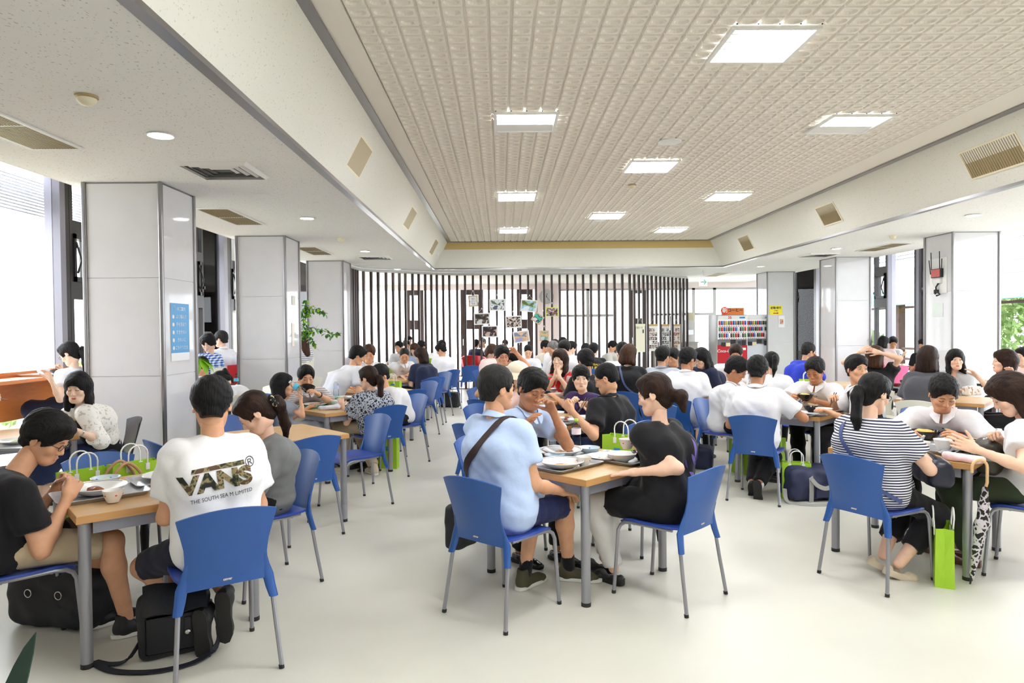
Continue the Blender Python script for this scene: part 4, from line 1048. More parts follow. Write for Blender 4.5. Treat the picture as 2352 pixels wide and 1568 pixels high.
    for sd in 'LR':
        a, e, t, D, z, pose = arms[sd]; fa = .9 if fem else 1.0
        B.cap(a, e, .043*s*fa, .036*s*fa, k=.03); B.cap(e, e+(t-e)*.35, .036*s*fa, .0375*s*fa, k=.025); B.cap(e+(t-e)*.35, t, .037*s*fa, .0245*s*fa, k=.02); B.cap(t, t+D*.012, .0245*s, .025*s, k=.015)
        hj, k, a2, fy, fp = legs[sd]
        B.cap(hj, k, .076*s, .052*s, k=.03); B.cap(k, k+(a2-k)*.32-fwd*.012, .050*s, .053*s, k=.03); B.cap(k+(a2-k)*.32-fwd*.012, a2, .052*s, .033*s, k=.03)
    Vs, Fs = B.skin(h0, 1); Vs = [Vs-O]; Fs = [Fs]
    hv, hf = head_data(lod, fem); Vs.append((hv*hs)@RM.T+H-O); Fs.append(hf+len(Vs[0]))
    n = len(Vs[0])+len(hv)
    for sd in 'LR':
        a, e, t, D, z, pose = arms[sd]; X = np.cross(D, z); R3 = np.stack([X, D, z], 1); v, f = hand_data(pose, lod, sd)
        Vs.append((v*s*(.92 if fem else 1))@R3.T+t-O); Fs.append(f+n); n += len(v)
    root = link('person', np_mesh('person', np.concatenate(Vs), np.concatenate(Fs), SK[tone])); root.location = O
    tag(root, label, 'person', group)
    hm = link('hair', hair_mesh(hair[0], lod, HM[hair[1]]), root) if hair else None
    if hm: hm.matrix_local = to_matrix(RM*hs, H-O)
    if hair and hair[0] in TAIL:
        tz, tl, tr_ = TAIL[hair[0]]; p0 = H+RM@V3(0, -.135, tz-.005)*hs; bk = RM@V3(0, -1, 0); rest_ = N-fwd*.105-spine*.06
        p1 = p0+bk*.025-up*.045; p3 = p1+unit((rest_-p1)*V3(1, 1, .0)*.8-up*.16)*tl; T_ = Solid(); T_.wr = .002; T_.wf = 100
        p2 = (p1+p3)/2+bk*V3(1, 1, 0)*.02; T_.cap(p0-bk*.02, p0+bk*.012, tr_*.62, tr_*.72, k=.015); T_.cap(p0+bk*.012, p1, tr_*.72, tr_*1.05, k=.02); T_.cap(p1, p2, tr_*1.05, tr_*.85, k=.02); T_.cap(p2, p3, tr_*.85, tr_*.30, k=.02)
        if hair[0] == 'tieback':
            x_ = RM@V3(1, 0, 0)
            for sg in (-1, 1): T_.cap(p0+bk*.01+x_*sg*.012, p0+bk*.02+x_*sg*.045+up*.004, .010, .017, k=.008)
        o = solid_obj('ponytail', T_, hd*1.2, HM[hair[1]], root); o.data.transform(Matrix.Translation(-Vector(O)))
    for nm, me, ch_ in features(lod, fem, eyes, lips or lip_m):
        o = link(nm, me, root); o.matrix_local = to_matrix(RM*hs, H-O)
        for nm2, me2 in ch_: link(nm2, me2, o)
    if glasses: o = link('glasses', glasses_mesh(glasses), root); o.matrix_local = to_matrix(RM*hs, H-O)
    shirt = None
    if top:
        m, sleeve = top[0], top[1]; ease = top[2] if len(top) > 2 else .006; opts = top[3] if len(top) > 3 else ''
        S = Solid(); S.wr = .0058 if lod < 2 else 0; S.wf = 36; torso(S, ease)
        hz = hem if hem is not None else zs+.02
        if hz < zs: S.cap(Hc, Hc+fwd*.18+up*-.02, .15, .13, k=.06)
        S.cut((0, 0, hz), (0, 0, -1))
        for sd in 'LR':
            a, e, t, D, z, pose = arms[sd]
            loose = .062*s+ease; tip = .060*s+ease*1.3
            if sleeve == 'none': continue
            if sleeve == 'long': S.cap(a, e, .056*s+ease, .046*s+ease, k=.03); S.cap(e, e+(t-e)*.93, .046*s+ease, .034*s+ease, k=.02, clip=True)
            elif sleeve == 'half': S.cap(a, e, .056*s+ease, .050*s+ease, k=.03); S.cap(e, e+(t-e)*.38, .050*s+ease, .045*s+ease, k=.02, clip=True)
            else: S.cap(a, a+(e-a)*sleeve, loose, tip, k=.03, clip=True)
        if 'v' in opts: S.ell(N+fwd*.07-spine*.03, (.036, .05, .055), .01, sub=True)
        if 'w' in opts: S.ell(N+fwd*.03+up*.01, (.095, .085, .045), .012, sub=True)
        shirt = solid_obj('shirt' if 'd' not in opts else 'dress', S, h0*.92, m, root); shirt.data.transform(Matrix.Translation(-Vector(O)))
        if 'c' in opts:
            T_ = bvh_of(shirt); ctr = N+up*.010+fwd*.010-O; g = []
            for i in range(27):
                q = -PI*.965+2*PI*.965*i/26+PI; c_, s_ = math.cos(q), math.sin(q)         # from the opening in front, round the back
                rad = tw*s_*.064*s+fwd*c_*.060*s; a_ = abs(math.atan2(s_, c_)); drop = .030+.034*math.exp(-((a_-.22)/.42)**2)
                top_ = ctr+rad+up*(.024-.030*c_)*s; row = [top_]
                for t in (.5, 1): row.append(ctr+rad*(1+.34*t)+up*((.024-.030*c_)*s-drop*t)+fwd*(.014*t*max(c_, 0)))
                for k in (1, 2):
                    p_ = Vector(row[k]); h_, n_, _, _ = T_.find_nearest(p_)
                    if h_ is not None and (p_-h_).dot(n_) < .006: row[k] = np.array(h_+n_*.006)
                g.append(row)
            MB().sheet(g, .0035).build('collar', m, root, smooth=True)
    if bottom:
        kind, m = bottom[0], bottom[1]; S = Solid(); S.wr = .0035 if lod < 2 else 0; S.wf = 45; ez = .012
        S.cap(Hc-rt*.07*s, Hc+rt*.07*s, .104*s+ez-.006, k=.04)
        for sd in 'LR':
            hj, k, a2, fy, fp = legs[sd]
            if kind == 'shorts': S.cap(hj, hj+(k-hj)*.90, .086*s, .077*s, k=.03, clip=True)
            elif kind == 'skirt': S.cap(hj, k+fwd*.02, .095*s, .085*s, k=.08); S.cap(k+fwd*.02, k+(a2-k)*.45, .085*s, .10*s, k=.08, clip=True)
            else:
                e2 = 1.0 if kind == 'pants' else .72
                S.cap(hj, k, .088*s, .069*s, k=.03); S.cap(k, k+(a2-k)*.36-fwd*.010, .068*s, .070*s, k=.03); S.cap(k+(a2-k)*.36-fwd*.010, k+(a2-k)*(e2*.96), .070*s, .058*s if kind == 'pants' else .066*s, k=.03, clip=True)
        if kind == 'skirt':
            ks = (legs['L'][1]+legs['R'][1])/2; S.cap(Hc+fwd*.1, ks, .10*s, .08*s, k=.06)
        S.cut((0, 0, Hc[2]+.13*s), (0, 0, 1))
        o = solid_obj({'pants': 'trousers', 'capri': 'trousers', 'shorts': 'shorts', 'skirt': 'skirt'}[kind], S, h0, m, root); o.data.transform(Matrix.Translation(-Vector(O)))
    if shoes and lod < 2:
        up_, so = shoe_meshes(*shoes)
        for sd in 'LR':
            hj, k, a2, fy, fp = legs[sd]; R2 = look_matrix(yaw+(fy or 0), fp, 0)
            q = link('shoe', up_, root); q.matrix_local = to_matrix(R2*s, a2-O); link('sole', so, q)
            if sock:
                sm = Solid().cap(a2-O+V3(0, 0, -.02), a2-O+(k-a2)*.2*sock[1], .040*s, .041*s, clip=True); solid_obj('sock', sm, .011, sock[0], root)
    r = dict(root=root, O=O, fwd=fwd, rt=rt, H=H, N=N, RM=RM, hs=hs, shirt=shirt, arms=arms, legs=legs, Hc=Hc, spine=spine, label=label); PEOPLE.append(r); return r
def bvh_of(o):
    me = o.data; return BVHTree.FromPolygons([v.co for v in me.vertices], [tuple(p.vertices) for p in me.polygons])
def decal(P, me, at, right, upv, name, off=.003, cuts=2, on=None):
    """lettering laid on the cloth: every vertex is dropped onto the surface along the view of the print"""
    on = on or P['shirt']; T = bvh_of(on); bm = bmesh.new(); bm.from_mesh(me); bmesh.ops.triangulate(bm, faces=bm.faces[:])
    for _ in range(cuts):
        es = [e for e in bm.edges if e.calc_length() > .014]
        if es: bmesh.ops.subdivide_edges(bm, edges=es, cuts=1, use_grid_fill=False); bmesh.ops.triangulate(bm, faces=bm.faces[:])
    r, u = Vector(right).normalized(), Vector(upv).normalized(); n = r.cross(u); at = Vector(at)
    for v in bm.verts:
        p = at+r*v.co.x+u*v.co.y+n*.4; h, nn, _, _ = T.ray_cast(p, -n)
        v.co = (h+nn*off) if h else (at+r*v.co.x+u*v.co.y)
    m2 = bpy.data.meshes.new(name); bm.to_mesh(m2); bm.free(); m2.materials.append(me.materials[0]); return link(name, m2, P['root'])
def ribbon(pts, nrm, w, th, m, name, parent, **k):
    """flat strap through points with the given normals"""
    g = []; P = [Vector(p) for p in pts]
    for i, p in enumerate(P):
        t = (P[min(i+1, len(P)-1)]-P[max(i-1, 0)]).normalized(); sd = Vector(nrm[i]).cross(t).normalized()*(w/2); g.append([p-sd, p, p+sd])
    return MB().sheet(g, th).build(name, m, parent, smooth=True, **k)
def strap(P, pts, w, m, name='strap', th=.004, off=.007):
    """strap pulled onto the shirt; pts in world space near the body"""
    T = bvh_of(P['shirt']); O = Vector(P['O']); out = []; nn = []
    Q = [Vector(p)-O for p in pts]; dense = []
    for a, b in zip(Q, Q[1:]): dense += [a.lerp(b, i/6) for i in range(6)]
    dense.append(Q[-1])
    for p in dense:
        h, n, _, _ = T.find_nearest(p)
        if h is None: continue
        out.append(h+n*off); nn.append(n)
    for _ in range(3):
        out = [out[0]]+[(out[i-1]+out[i]*2+out[i+1])/4+nn[i]*.0012 for i in range(1, len(out)-1)]+[out[-1]]
    return ribbon(out, nn, w, th, m, name, P['root'])
def held(P, sd): return P['arms'][sd]
# ------------------------------------------------------------------ the people, front to back; every pixel pair is measured in the photograph
ALL = True
def seat_chair(P, who, dx=0, dy=0, yaw=None, kind='blue', at=None):
    x, y = at or (P['O'][0], P['O'][1])
    return chair(x+dx, y+dy, yaw, '%s plastic chair under %s' % ({'blue': 'blue', 'cream': 'white', 'pink': 'pink', 'black': 'black'}[kind], who), kind)
# front table in the middle
p = person('man in pale blue polo shirt with a brown bag strap across his back', (.03, 3.72), 42, (1142, 890, 3.83), (58, -6, 0), ('grey', 'salt'), 'mid', lod=0,
           top=(paleblue, .62, .012, 'c'), bottom=('shorts', navyshorts), shoes=('sneaker', shoe_olive, sole_white), L=('l', .10, .40, .56, 'relax'), R=('l', .16, .34, .57, 'relax'), feet=[(.10, .25, .088, 0, 0), (.02, .52, .088, 62, 0)], fat=.012, sock=(black_cloth, 1), hem=.40)
C1 = p; seat_chair(p, 'the man with the brown bag strap', yaw=41, at=(.015, 3.705))
p = person('tanned boy in pale blue shirt touching his brow, facing the camera at the bottle', (.0, 4.66), 135, (1222, 892, 4.32), (150, -24, -8), ('short', 'black'), 'tan', lod=0,
           top=(paleblue, .62, .014, 'cv'), bottom=('pants', blackpants), shoes=('loafer', loafer_m, sole_blk), L=(1262, 928, 4.2, 'bowl', 'in', (.5, .2, -1)), R=(1208, 965, 4.12, 'relax', (0, 0, -1), (.6, -.2, -1)), feet=[(.10, .40, .088, 0, 0), (.10, .25, .088, 0, 0)])
C2 = p; seat_chair(p, 'the tanned boy touching his brow', yaw=135)
flower_m = pattern('cloth_black_purple', 'flowers', [rgb(20, 18, 22), rgb(20, 18, 22), rgb(74, 58, 130), rgb(134, 116, 190)], 7)
p = person('woman in black top with purple flowers and white trousers, hair tied low, holding a cup', (.925, 3.87), -45, (1502, 905, 3.97), (-62, -16, 4), ('bun', 'darkbrown'), 'fair', True, lod=0,
           top=(black_cloth, .42, .012, 'w'), bottom=('pants', whitepants), shoes=('sandal', shoe_blk, sole_blk), L=(1432, 1080, 3.80, 'flat', (0, 0, -1), (.12, -.7, -.75)), R=(1456, 1012, 4.08, 'bowl', 'in', (.6, -.2, -1)), feet=[(.08, .30, .088, 0, 0), (.04, .46, .088, -10, 0)], hem=.36)
C3 = p
S = Solid(); S.wr = .004
for sd in 'LR': hj, k_, a2 = p['legs'][sd][:3]; S.cap(hj, hj+(k_-hj)*.72, .100, .088, k=.04, clip=True)
o = solid_obj('tunic_skirt', S, .0135, black_cloth, p['root']); o.data.transform(Matrix.Translation(-Vector(p['O'])))
seat_chair(p, 'the woman in black with white trousers', yaw=-45)
# front left
p = person('boy in black T-shirt, glasses and beige shorts bent over his plate', (-2.27, 3.22), 48, (108, 1004, 3.36), (86, -32, 0), ('boy', 'black'), 'mid', lod=0, glasses=rim_black,
           top=(black_cloth, .68, .014), bottom=('shorts', beige_cl), shoes=('sneaker', shoe_blk, sole_white), R=(160, 1112, 3.28, 'grip', 'in', (.3, -1, -.6)), L=(142, 1098, 3.52, 'grip', 'in', (.3, -.8, -.8)), feet=[(.12, .36, .088, 0, 0), (.10, .42, .088, 10, 0)], hem=.44, nk=.11, hipback=.09)
P4 = p; seat_chair(p, 'the boy with glasses in black and beige shorts', yaw=45)
tee = cloth('cloth_white_tee', rgb(246, 246, 248))
p = person('boy in white T-shirt with camouflage lettering on the back, seen from behind', (-1.34, 3.20), -30, (487, 928, 3.27), (-20, -20, 0), ('boy', 'black'), 'mid', lod=0,
           top=(tee, .70, .022), bottom=('shorts', cloth('cloth_dark_shorts', rgb(28, 32, 50))), shoes=('sneaker', shoe_blk, sole_blk), L=('l', .11, .36, .76, 'grip', 'in', (.30, -.3, -1)), R=('l', .11, .36, .76, 'grip', 'in', (.30, -.3, -1)), sw_=.150,
           feet=[('p', 476, 1408, 3.24, 30, -80), ('p', 520, 1368, 3.3, 20, -80)], knees=(.75, -.25), hem=.42)
P5 = p; seat_chair(p, 'the boy with camouflage lettering', yaw=-33, at=(-1.33, 3.17))
p = person('woman in long grey cardigan with a ponytail in a patterned scrunchie, head bowed', (-1.44, 4.10), 225, (585, 948, 3.98), (252, -40, 0), ('pony', 'darkbrown'), 'fair', True, lod=0,
           top=(greycard, 'long', .016, 'v'), bottom=('pants', black_cloth), L=('l', .10, .40, .76, 'relax'), R=('l', .14, .38, .76, 'relax'), hem=.38, nk=.06)
P6 = p; seat_chair(p, 'the woman in the grey cardigan', yaw=225)
# by the first column
floral = pattern('cloth_white_floral', 'speckle', [rgb(240, 238, 232), rgb(206, 196, 190)], 45)
p = person('girl with long straight black hair in white floral blouse and black pinafore', (-3.47, 5.92), 228, (178, 890, 5.62), (170, -10, 0), ('long', 'black'), 'pale', True, lod=0, eyes='down', lips=lip_red,
           top=(floral, 'half', .016), bottom=('skirt', denim), R=(28, 985, 5.0, 'relax'), L=(165, 985, 5.25, 'relax', (0, 0, -1), (.9, .2, -.5)), hem=.46)
P2 = p
S = Solid(); O_ = p['O']
for sg in (-1, 1): S.cap(p['Hc']+p['rt']*sg*.065, p['Hc']+(p['N']-p['Hc'])*.62+p['rt']*sg*.066, .128, .120, k=.05)
for sg in (-1, 1): S.cap(p['Hc']+(p['N']-p['Hc'])*.60+p['rt']*sg*.07+p['fwd']*.05, p['N']+p['rt']*sg*.085-V3(0, 0, .045), .045, .040, k=.03)
S.cut((0, 0, .48), (0, 0, -1)); o = solid_obj('pinafore', S, .013, black_cloth, p['root']); o.data.transform(Matrix.Translation(-Vector(O_)))
seat_chair(p, 'the girl with long straight black hair', yaw=228, kind='black')
p = person('person in black sleeves cut off by the left edge, reaching over a tray', (-4.5, 4.85), 60, (-4.25, 4.95, 1.10), (60, -30, 0), ('short', 'black'), 'fair', lod=1,
           top=(black_cloth, .75, .02), R=(14, 905, 5.25, 'grip', 'in', (.3, -.2, -1)), L=('l', .16, .62, .78, 'relax'))
seat_chair(p, 'the person cut off by the left edge', yaw=60)
p = person('girl in white blouse with a black bow in her hair, eating at the window counter', (-4.42, 7.22), -82, (160, 812, 7.18), (-88, -32, 0), ('tieback', 'black'), 'pale', True, lod=1, zs=.68, glasses=rim_black,
           top=(white_shirt, .5, .012), bottom=('skirt', navy), L=(112, 858, 6.8, 'relax'), R=(140, 842, 7.3, 'pinch', 'in'), feet=[(.1, .28, .34, 0, 0), (.1, .28, .34, 0, 0)])
stool(-4.42, 7.22, -82, 'pale bar stool under the girl with the black bow')
plaid = pattern('cloth_plaid', 'plaid', [rgb(235, 238, 248), rgb(150, 180, 226), rgb(44, 84, 178)], 9)
p = person('man in blue plaid shirt leaning on the window counter', (-4.28, 10.05), -75, (478, 787, 10.0), (-80, -28, 0), ('medium', 'black'), 'fair', lod=1, zs=.68, top=(plaid, .8, .016), bottom=('pants', beige_cl), L=('l', .2, .42, 1.12, 'relax'), R=('l', .2, .42, 1.12, 'relax'), feet=[(.1, .28, .34, 0, 0), (.1, .28, .34, 0, 0)])
stool(-4.28, 10.05, -75, 'pale bar stool under the man in plaid')
p = person('man in white shirt with glasses at the window counter, beyond the plaid shirt', (-4.3, 10.75), -70, (507, 778, 10.7), (-85, -10, 0), ('grey', 'salt'), 'fair', lod=1, zs=.68, glasses=rim_black, top=(white_shirt, .7, .014, 'c'), bottom=('pants', beige_cl), L=('l', .2, .42, 1.12, 'relax'), R=('l', .2, .42, 1.12, 'relax'), feet=[(.1, .28, .34, 0, 0), (.1, .28, .34, 0, 0)])
stool(-4.3, 10.75, -70, 'red bar stool under the man in white at the window counter', redc_m)
p = person('person with dark hair behind the green leaf, in white', (-4.1, 9.75), -60, (463, 840, 9.5), (-60, -30, 0), ('short', 'black'), 'mid', lod=2, top=(white_shirt, .7, .014))
seat_chair(p, 'the person behind the green leaf', yaw=-60, kind='cream')
p = person('girl in white bowing low over her table, dark hair tied up', (-3.45, 9.3), 235, (508, 874, 8.75), (245, -62, 0), ('ponyhigh', 'black'), 'pale', True, lod=1, top=(white_shirt, .5, .014), bottom=('skirt', navy))
seat_chair(p, 'the girl bowing low in white', yaw=235, kind='cream')
stripe_thin = pattern('cloth_thin_stripe', 'stripes', [rgb(242, 242, 244), rgb(150, 155, 175)], 9)
p = person('woman with long brown hair in white striped top, half hidden by the second column', (-3.85, 13.2), -60, (693, 778, 13.1), (-60, -12, 0), ('long', 'brown'), 'fair', True, lod=2, zs=.68, top=(stripe_thin, 'long', .014), feet=[(.1, .28, .34, 0, 0), (.1, .28, .34, 0, 0)])
stool(-3.85, 13.2, -60, 'bar stool under the woman in the striped top')
# mint tray table
p = person('little girl with bobbed hair in grey dress, drinking from a bottle', (-2.18, 6.85), 50, (650, 884, 6.85), (78, 0, 0), ('bob', 'black'), 'mid', True, lod=1, s=.80, top=(greydress, .5, .012, 'd'), bottom=('skirt', greydress), R=(688, 902, 6.75, 'bowl', 'in', (.4, -.1, -1)), L=('l', .1, .36, .74, 'relax'), feet=[(.1, .3, .2, 0, 0), (.1, .3, .2, 0, 0)])
P10 = p; seat_chair(p, 'the little girl in grey', yaw=45)
check_m = pattern('cloth_fine_stripe', 'stripes', [rgb(214, 208, 206), rgb(166, 158, 160)], 16)
p = person('man with spiky hair drinking from a black bowl', (-2.22, 7.82), 138, (703, 866, 7.5), (150, -14, 0), ('spiky', 'black'), 'mid', lod=1, top=(check_m, .8, .016, 'c'), bottom=('pants', beige_cl), L=(724, 900, 7.22, 'bowl', 'in', (.9, .1, -.7)), R=(678, 884, 7.3, 'pinch', 'in', (.8, .1, -.7)))
P11 = p; seat_chair(p, 'the man drinking from a black bowl', yaw=135)
leop = pattern('cloth_leopard', 'leopard', [rgb(26, 28, 44), rgb(176, 182, 194)], 34)
p = person('woman in dark leopard print tunic with a brown ponytail, seen from behind', (-1.31, 7.08), -45, (846, 868, 7.05), (-62, -14, 0), ('pony', 'darkbrown'), 'fair', True, lod=0, top=(leop, .66, .024), bottom=('pants', beige_cl), shoes=('sneaker', shoe_beige, sole_white), L=('l', .18, .36, .78, 'relax'), R=('l', .16, .40, .80, 'relax'), hem=.36, fat=.016, feet=[(.16, .36, .088, 0, 0), (.04, .10, .088, 10, 0)])
P12 = p; seat_chair(p, 'the woman in leopard print', yaw=-45)
p = person('dark-haired person in white hidden behind the leopard print woman', (-1.18, 7.82), 225, (873, 862, 7.72), (225, -25, 0), ('short', 'black'), 'mid', lod=1, top=(white_shirt, .7, .016))
seat_chair(p, 'the person in white behind the leopard print woman', yaw=225)
# third and later left tables
p = person('black-haired man in white shirt bent forward, below the brown-haired man', (-2.28, 8.92), 48, (822, 816, 9.05), (70, -25, 0), ('spiky', 'black'), 'mid', lod=1, top=(white_shirt, .7, .016))
seat_chair(p, 'the black-haired man below the brown-haired man', yaw=45)
p = person('man with swept brown hair in white shirt looking down', (-2.15, 9.98), 138, (848, 812, 9.7), (172, -20, 0), ('spiky', 'brown'), 'mid', lod=1, top=(white_shirt, .7, .016, 'c'), L=('l', .25, .42, .80, 'relax'))
seat_chair(p, 'the man with swept brown hair', yaw=135)
p = person('man with close-cropped receding hair in white polo, looking down', (-2.0, 12.05), 145, (929, 816, 11.7), (170, -25, 0), ('buzz', 'salt'), 'mid', lod=1, top=(white_shirt, .7, .02, 'c'), R=('l', .2, .42, .82, 'pinch', 'in'))
seat_chair(p, 'the close-cropped man in white polo', yaw=145)
p = person('woman with brown hair in navy top, leaning left, seen from behind', (-1.25, 11.15), -45, (966, 816, 11.35), (-75, -20, 0), ('bobm', 'darkbrown'), 'fair', True, lod=1, top=(navy, .8, .02))
seat_chair(p, 'the brown-haired woman in navy', yaw=-45)
p = person('man in white shirt bowed over the bowed man’s table, seen from behind', (-1.12, 13.05), -50, (1013, 803, 13.3), (-70, -30, 0), ('short', 'black'), 'mid', lod=1, top=(white_shirt, .8, .02))
seat_chair(p, 'the bowed man in white at the bowed man’s table', yaw=-50)
p = person('person with a dark cap of hair just behind the bowed man in white', (-1.6, 13.95), 140, (1015, 795, 14.2), (160, -15, 0), ('short', 'black'), 'mid', lod=2, top=(white_shirt, .8, .016))
seat_chair(p, 'the person behind the bowed man in white', yaw=140)
# black polo table
p = person('heavy man in black polo shirt and glasses eating with chopsticks', (.93, 5.72), -45, (1392, 868, 5.62), (-66, -22, 0), ('buzz', 'black'), 'mid', lod=0, fat=.03, glasses=rim_black, top=(black_cloth, .72, .016, 'c'), bottom=('pants', denim), shoes=('sneaker', shoe_blk, sole_white), L=(1304, 930, 5.42, 'grip', 'in', (.9, -.2, -.6)), R=(1352, 926, 5.72, 'pinch', 'in', (.8, -.2, -.6)))
C9 = p; seat_chair(p, 'the heavy man in the black polo shirt', yaw=-45)
p = person('small boy in purple sports shirt staring at the camera', (.92, 6.66), 222, (1334, 868, 6.55), (183, -4, 0), ('boy', 'black'), 'pale', lod=0, s=.84, eyes='open', top=(purple, .7, .012), bottom=('shorts', navyshorts), shoes=('sneaker', shoe_grey, sole_white), R=(1316, 918, 6.3, 'grip', 'in'), L=(1342, 930, 6.2, 'grip', 'in'))
C8 = p; seat_chair(p, 'the small boy in purple', yaw=225)
p = person('woman in cream bucket hat behind the tanned boy', (-.05, 6.68), 135, (1190, 862, 6.55), (155, -6, 0), ('half', 'black'), 'pale', True, lod=1, eyes='open', top=(pinkpale, .6, .016))
C4 = p; seat_chair(p, 'the woman in the bucket hat', yaw=135)
Hs = Solid(); Hs.ell((0, -.012, .055), (.108, .122, .090), .02); Hs.cut((0, 0, .025), (0, 0, -1))
brim = MB().loft([[((.100+q*.075)*math.cos(a), -.008+(.114+q*.075)*math.sin(a), .045-.060*q) for a in [2*PI*k/28 for k in range(28)]] for q in (0, .5, 1)], False)
hat_m = cloth('cloth_cream_hat', rgb(236, 224, 200)); hat = solid_obj('hat', Hs, .009, hat_m, C4['root']); hat.matrix_local = to_matrix(C4['RM']*C4['hs'], C4['H']-C4['O']); brim.build('hat_brim', hat_m, hat, smooth=True)
# red cardigan table
p = person('woman in red cardigan with long dark hair, hands pressed together at her mouth', (.98, 8.58), 222, (1285, 826, 8.15), (208, 2, 0), ('half', 'darkbrown'), 'pale', True, lod=0, lips=lip_red, top=(cloth('cloth_grey_pink', rgb(196, 176, 172)), .5, .010, 'w'), bottom=('skirt', navy), L=(1283, 853, 7.92, 'flat', 'in', (.5, .3, -1), (-.2, -.1, 1)), R=(1277, 853, 7.92, 'flat', 'in', (.5, .3, -1), (-.2, -.1, 1)))
C7 = p; seat_chair(p, 'the woman in red', yaw=222)
S = Solid()
for sd, sg in (('L', -1), ('R', 1)):
    x = p['rt']*sg; a, e = p['arms'][sd][0], p['arms'][sd][1]
    S.cap(p['Hc']+x*.10-p['fwd']*.02, p['Hc']+(p['N']-p['Hc'])*.6+x*.105-p['fwd']*.03, .10, .10, k=.04); S.cap(p['Hc']+(p['N']-p['Hc'])*.6+x*.10-p['fwd']*.03, p['N']-V3(0, 0, .05)+x*.11, .10, .062, k=.04); S.cap(a, a+(e-a)*.7, .070, .066, k=.03, clip=True)
S.cut((0, 0, .46), (0, 0, -1)); o = solid_obj('cardigan', S, .015, red_cl, p['root']); o.data.transform(Matrix.Translation(-Vector(p['O'])))
p = person('man with pink-framed glasses scratching the back of his head', (-.12, 8.62), 140, (1153, 817, 8.3), (162, -8, 0), ('medium', 'black'), 'mid', lod=0, glasses=rim_pink, top=(pinkpale, .6, .016), L=(1178, 803, 8.5, 'bowl', 'face', (1, .0, .1)), R=('l', .15, .4, .76, 'relax'))
C5 = p; seat_chair(p, 'the man with pink-framed glasses', yaw=140)
p = person('black-haired person right behind the boy in purple, seen from behind', (.95, 7.58), -40, (1345, 828, 7.62), (-20, -15, 0), ('boy', 'black'), 'mid', lod=1, top=(black_cloth, .7, .016))
seat_chair(p, 'the black-haired person behind the boy in purple', yaw=-45)
# umbrella table
stripe_m = pattern('cloth_navy_stripe', 'stripes', [rgb(232, 232, 238), rgb(36, 40, 66)], 21)
p = person('woman in navy and white striped blouse with a ponytail, seen from behind', (2.27, 4.09), 60, (2008, 903, 4.17), (66, -22, 0), ('pony', 'black'), 'fair', True, lod=0, glasses=rim_black, top=(stripe_m, .66, .022, 'w'), bottom=('capri', black_cloth), shoes=('sandal', shoe_beige, shoe_beige), R=(2108, 1020, 4.18, 'grip', 'in', (.9, -.3, -.8)), L=('l', .16, .38, .78, 'grip', 'in'), fat=.022, hem=.42, nk=.04, feet=[(.02, .10, .10, 40, -25), (.10, .06, .09, 30, -20)])
R8 = p; seat_chair(p, 'the woman in the striped blouse', yaw=62, at=(2.275, 4.075))
p = person('crew-cut boy in white shirt looking down at his bowl, facing the camera', (3.27, 5.04), 222, (2166, 903, 4.72), (196, -34, 0), ('spiky', 'black'), 'mid', lod=0, top=(white_shirt, .72, .020, 'cv'), bottom=('pants', blackpants), shoes=('loafer', loafer_m, sole_blk), L=(2196, 1003, 4.45, 'bowl', 'in', (.9, -.2, -.6)), R=(2085, 1000, 4.6, 'grip', 'in', (.9, -.2, -.6)), nk=.06)
R9 = p; seat_chair(p, 'the crew-cut boy facing the camera', yaw=225)
p = person('woman with brown bob in white blouse and dark green trousers at the right edge', (3.2, 4.05), -45, (2318, 905, 3.98), (-68, -32, 0), ('bobm', 'darkbrown'), 'fair', True, lod=0, top=(white_shirt, .55, .018), bottom=('pants', olive), shoes=('sandal', shoe_brown, shoe_brown), L=(2216, 1022, 3.78, 'flat', 'in', (.9, -.2, -.7)), R=(2292, 993, 4.08, 'pinch', 'in', (.7, -.2, -.8)), hem=.40, nk=.06, feet=[(.06, .32, .088, 0, 0), (.06, .40, .088, 0, 0)])
R10 = p; seat_chair(p, 'the woman in white at the right edge', yaw=-45)
# schoolboys’ table
p = person('schoolboy in white shirt seen squarely from behind', (2.27, 6.02), 33, (1740, 850, 6.12), (30, -18, 0), ('boy', 'black'), 'tan', lod=0, top=(white_shirt, .74, .022, 'c'), bottom=('pants', blackpants), shoes=('loafer', shoe_blk, sole_blk), R=(1818, 940, 6.2, 'grip', 'in', (.9, -.3, -.6)), L=('l', .2, .36, .74, 'grip', 'in'), hem=.40, nk=.03, feet=[(-.02, -.04, .13, 0, -72), (-.06, .06, .11, -10, -60)], sock=(white_shirt, 1.6))
R2P = p; seat_chair(p, 'the schoolboy seen from behind', yaw=33, at=(2.285, 6.015))
p = person('schoolboy with thin glasses in white shirt, in profile looking down', (2.31, 6.99), 128, (1692, 848, 6.88), (118, -30, 0), ('boy', 'black'), 'tan', lod=0, glasses=mat('rim_steel', (.4, .4, .42), .3, .8), top=(white_shirt, .74, .022, 'cv'), bottom=('pants', blackpants), shoes=('loafer', loafer_m, sole_blk), R=('l', .12, .40, .76, 'grip', 'in'), L=('l', .12, .42, .76, 'grip', 'in'), hem=.42)
R1P = p; seat_chair(p, 'the schoolboy with thin glasses', yaw=132)
p = person('tanned boy in white shirt lifting noodles from a black bowl', (3.36, 7.08), 222, (1872, 850, 6.82), (228, -26, 0), ('spiky', 'black'), 'tan', lod=0, top=(white_shirt, .74, .020, 'cv'), bottom=('pants', blackpants), R=(1815, 914, 6.55, 'grip', 'in', (.9, -.2, -.6)), L=(1862, 918, 6.5, 'bowl', 'in', (.9, -.2, -.6)))
R3P = p; seat_chair(p, 'the tanned boy with the black bowl', yaw=225)
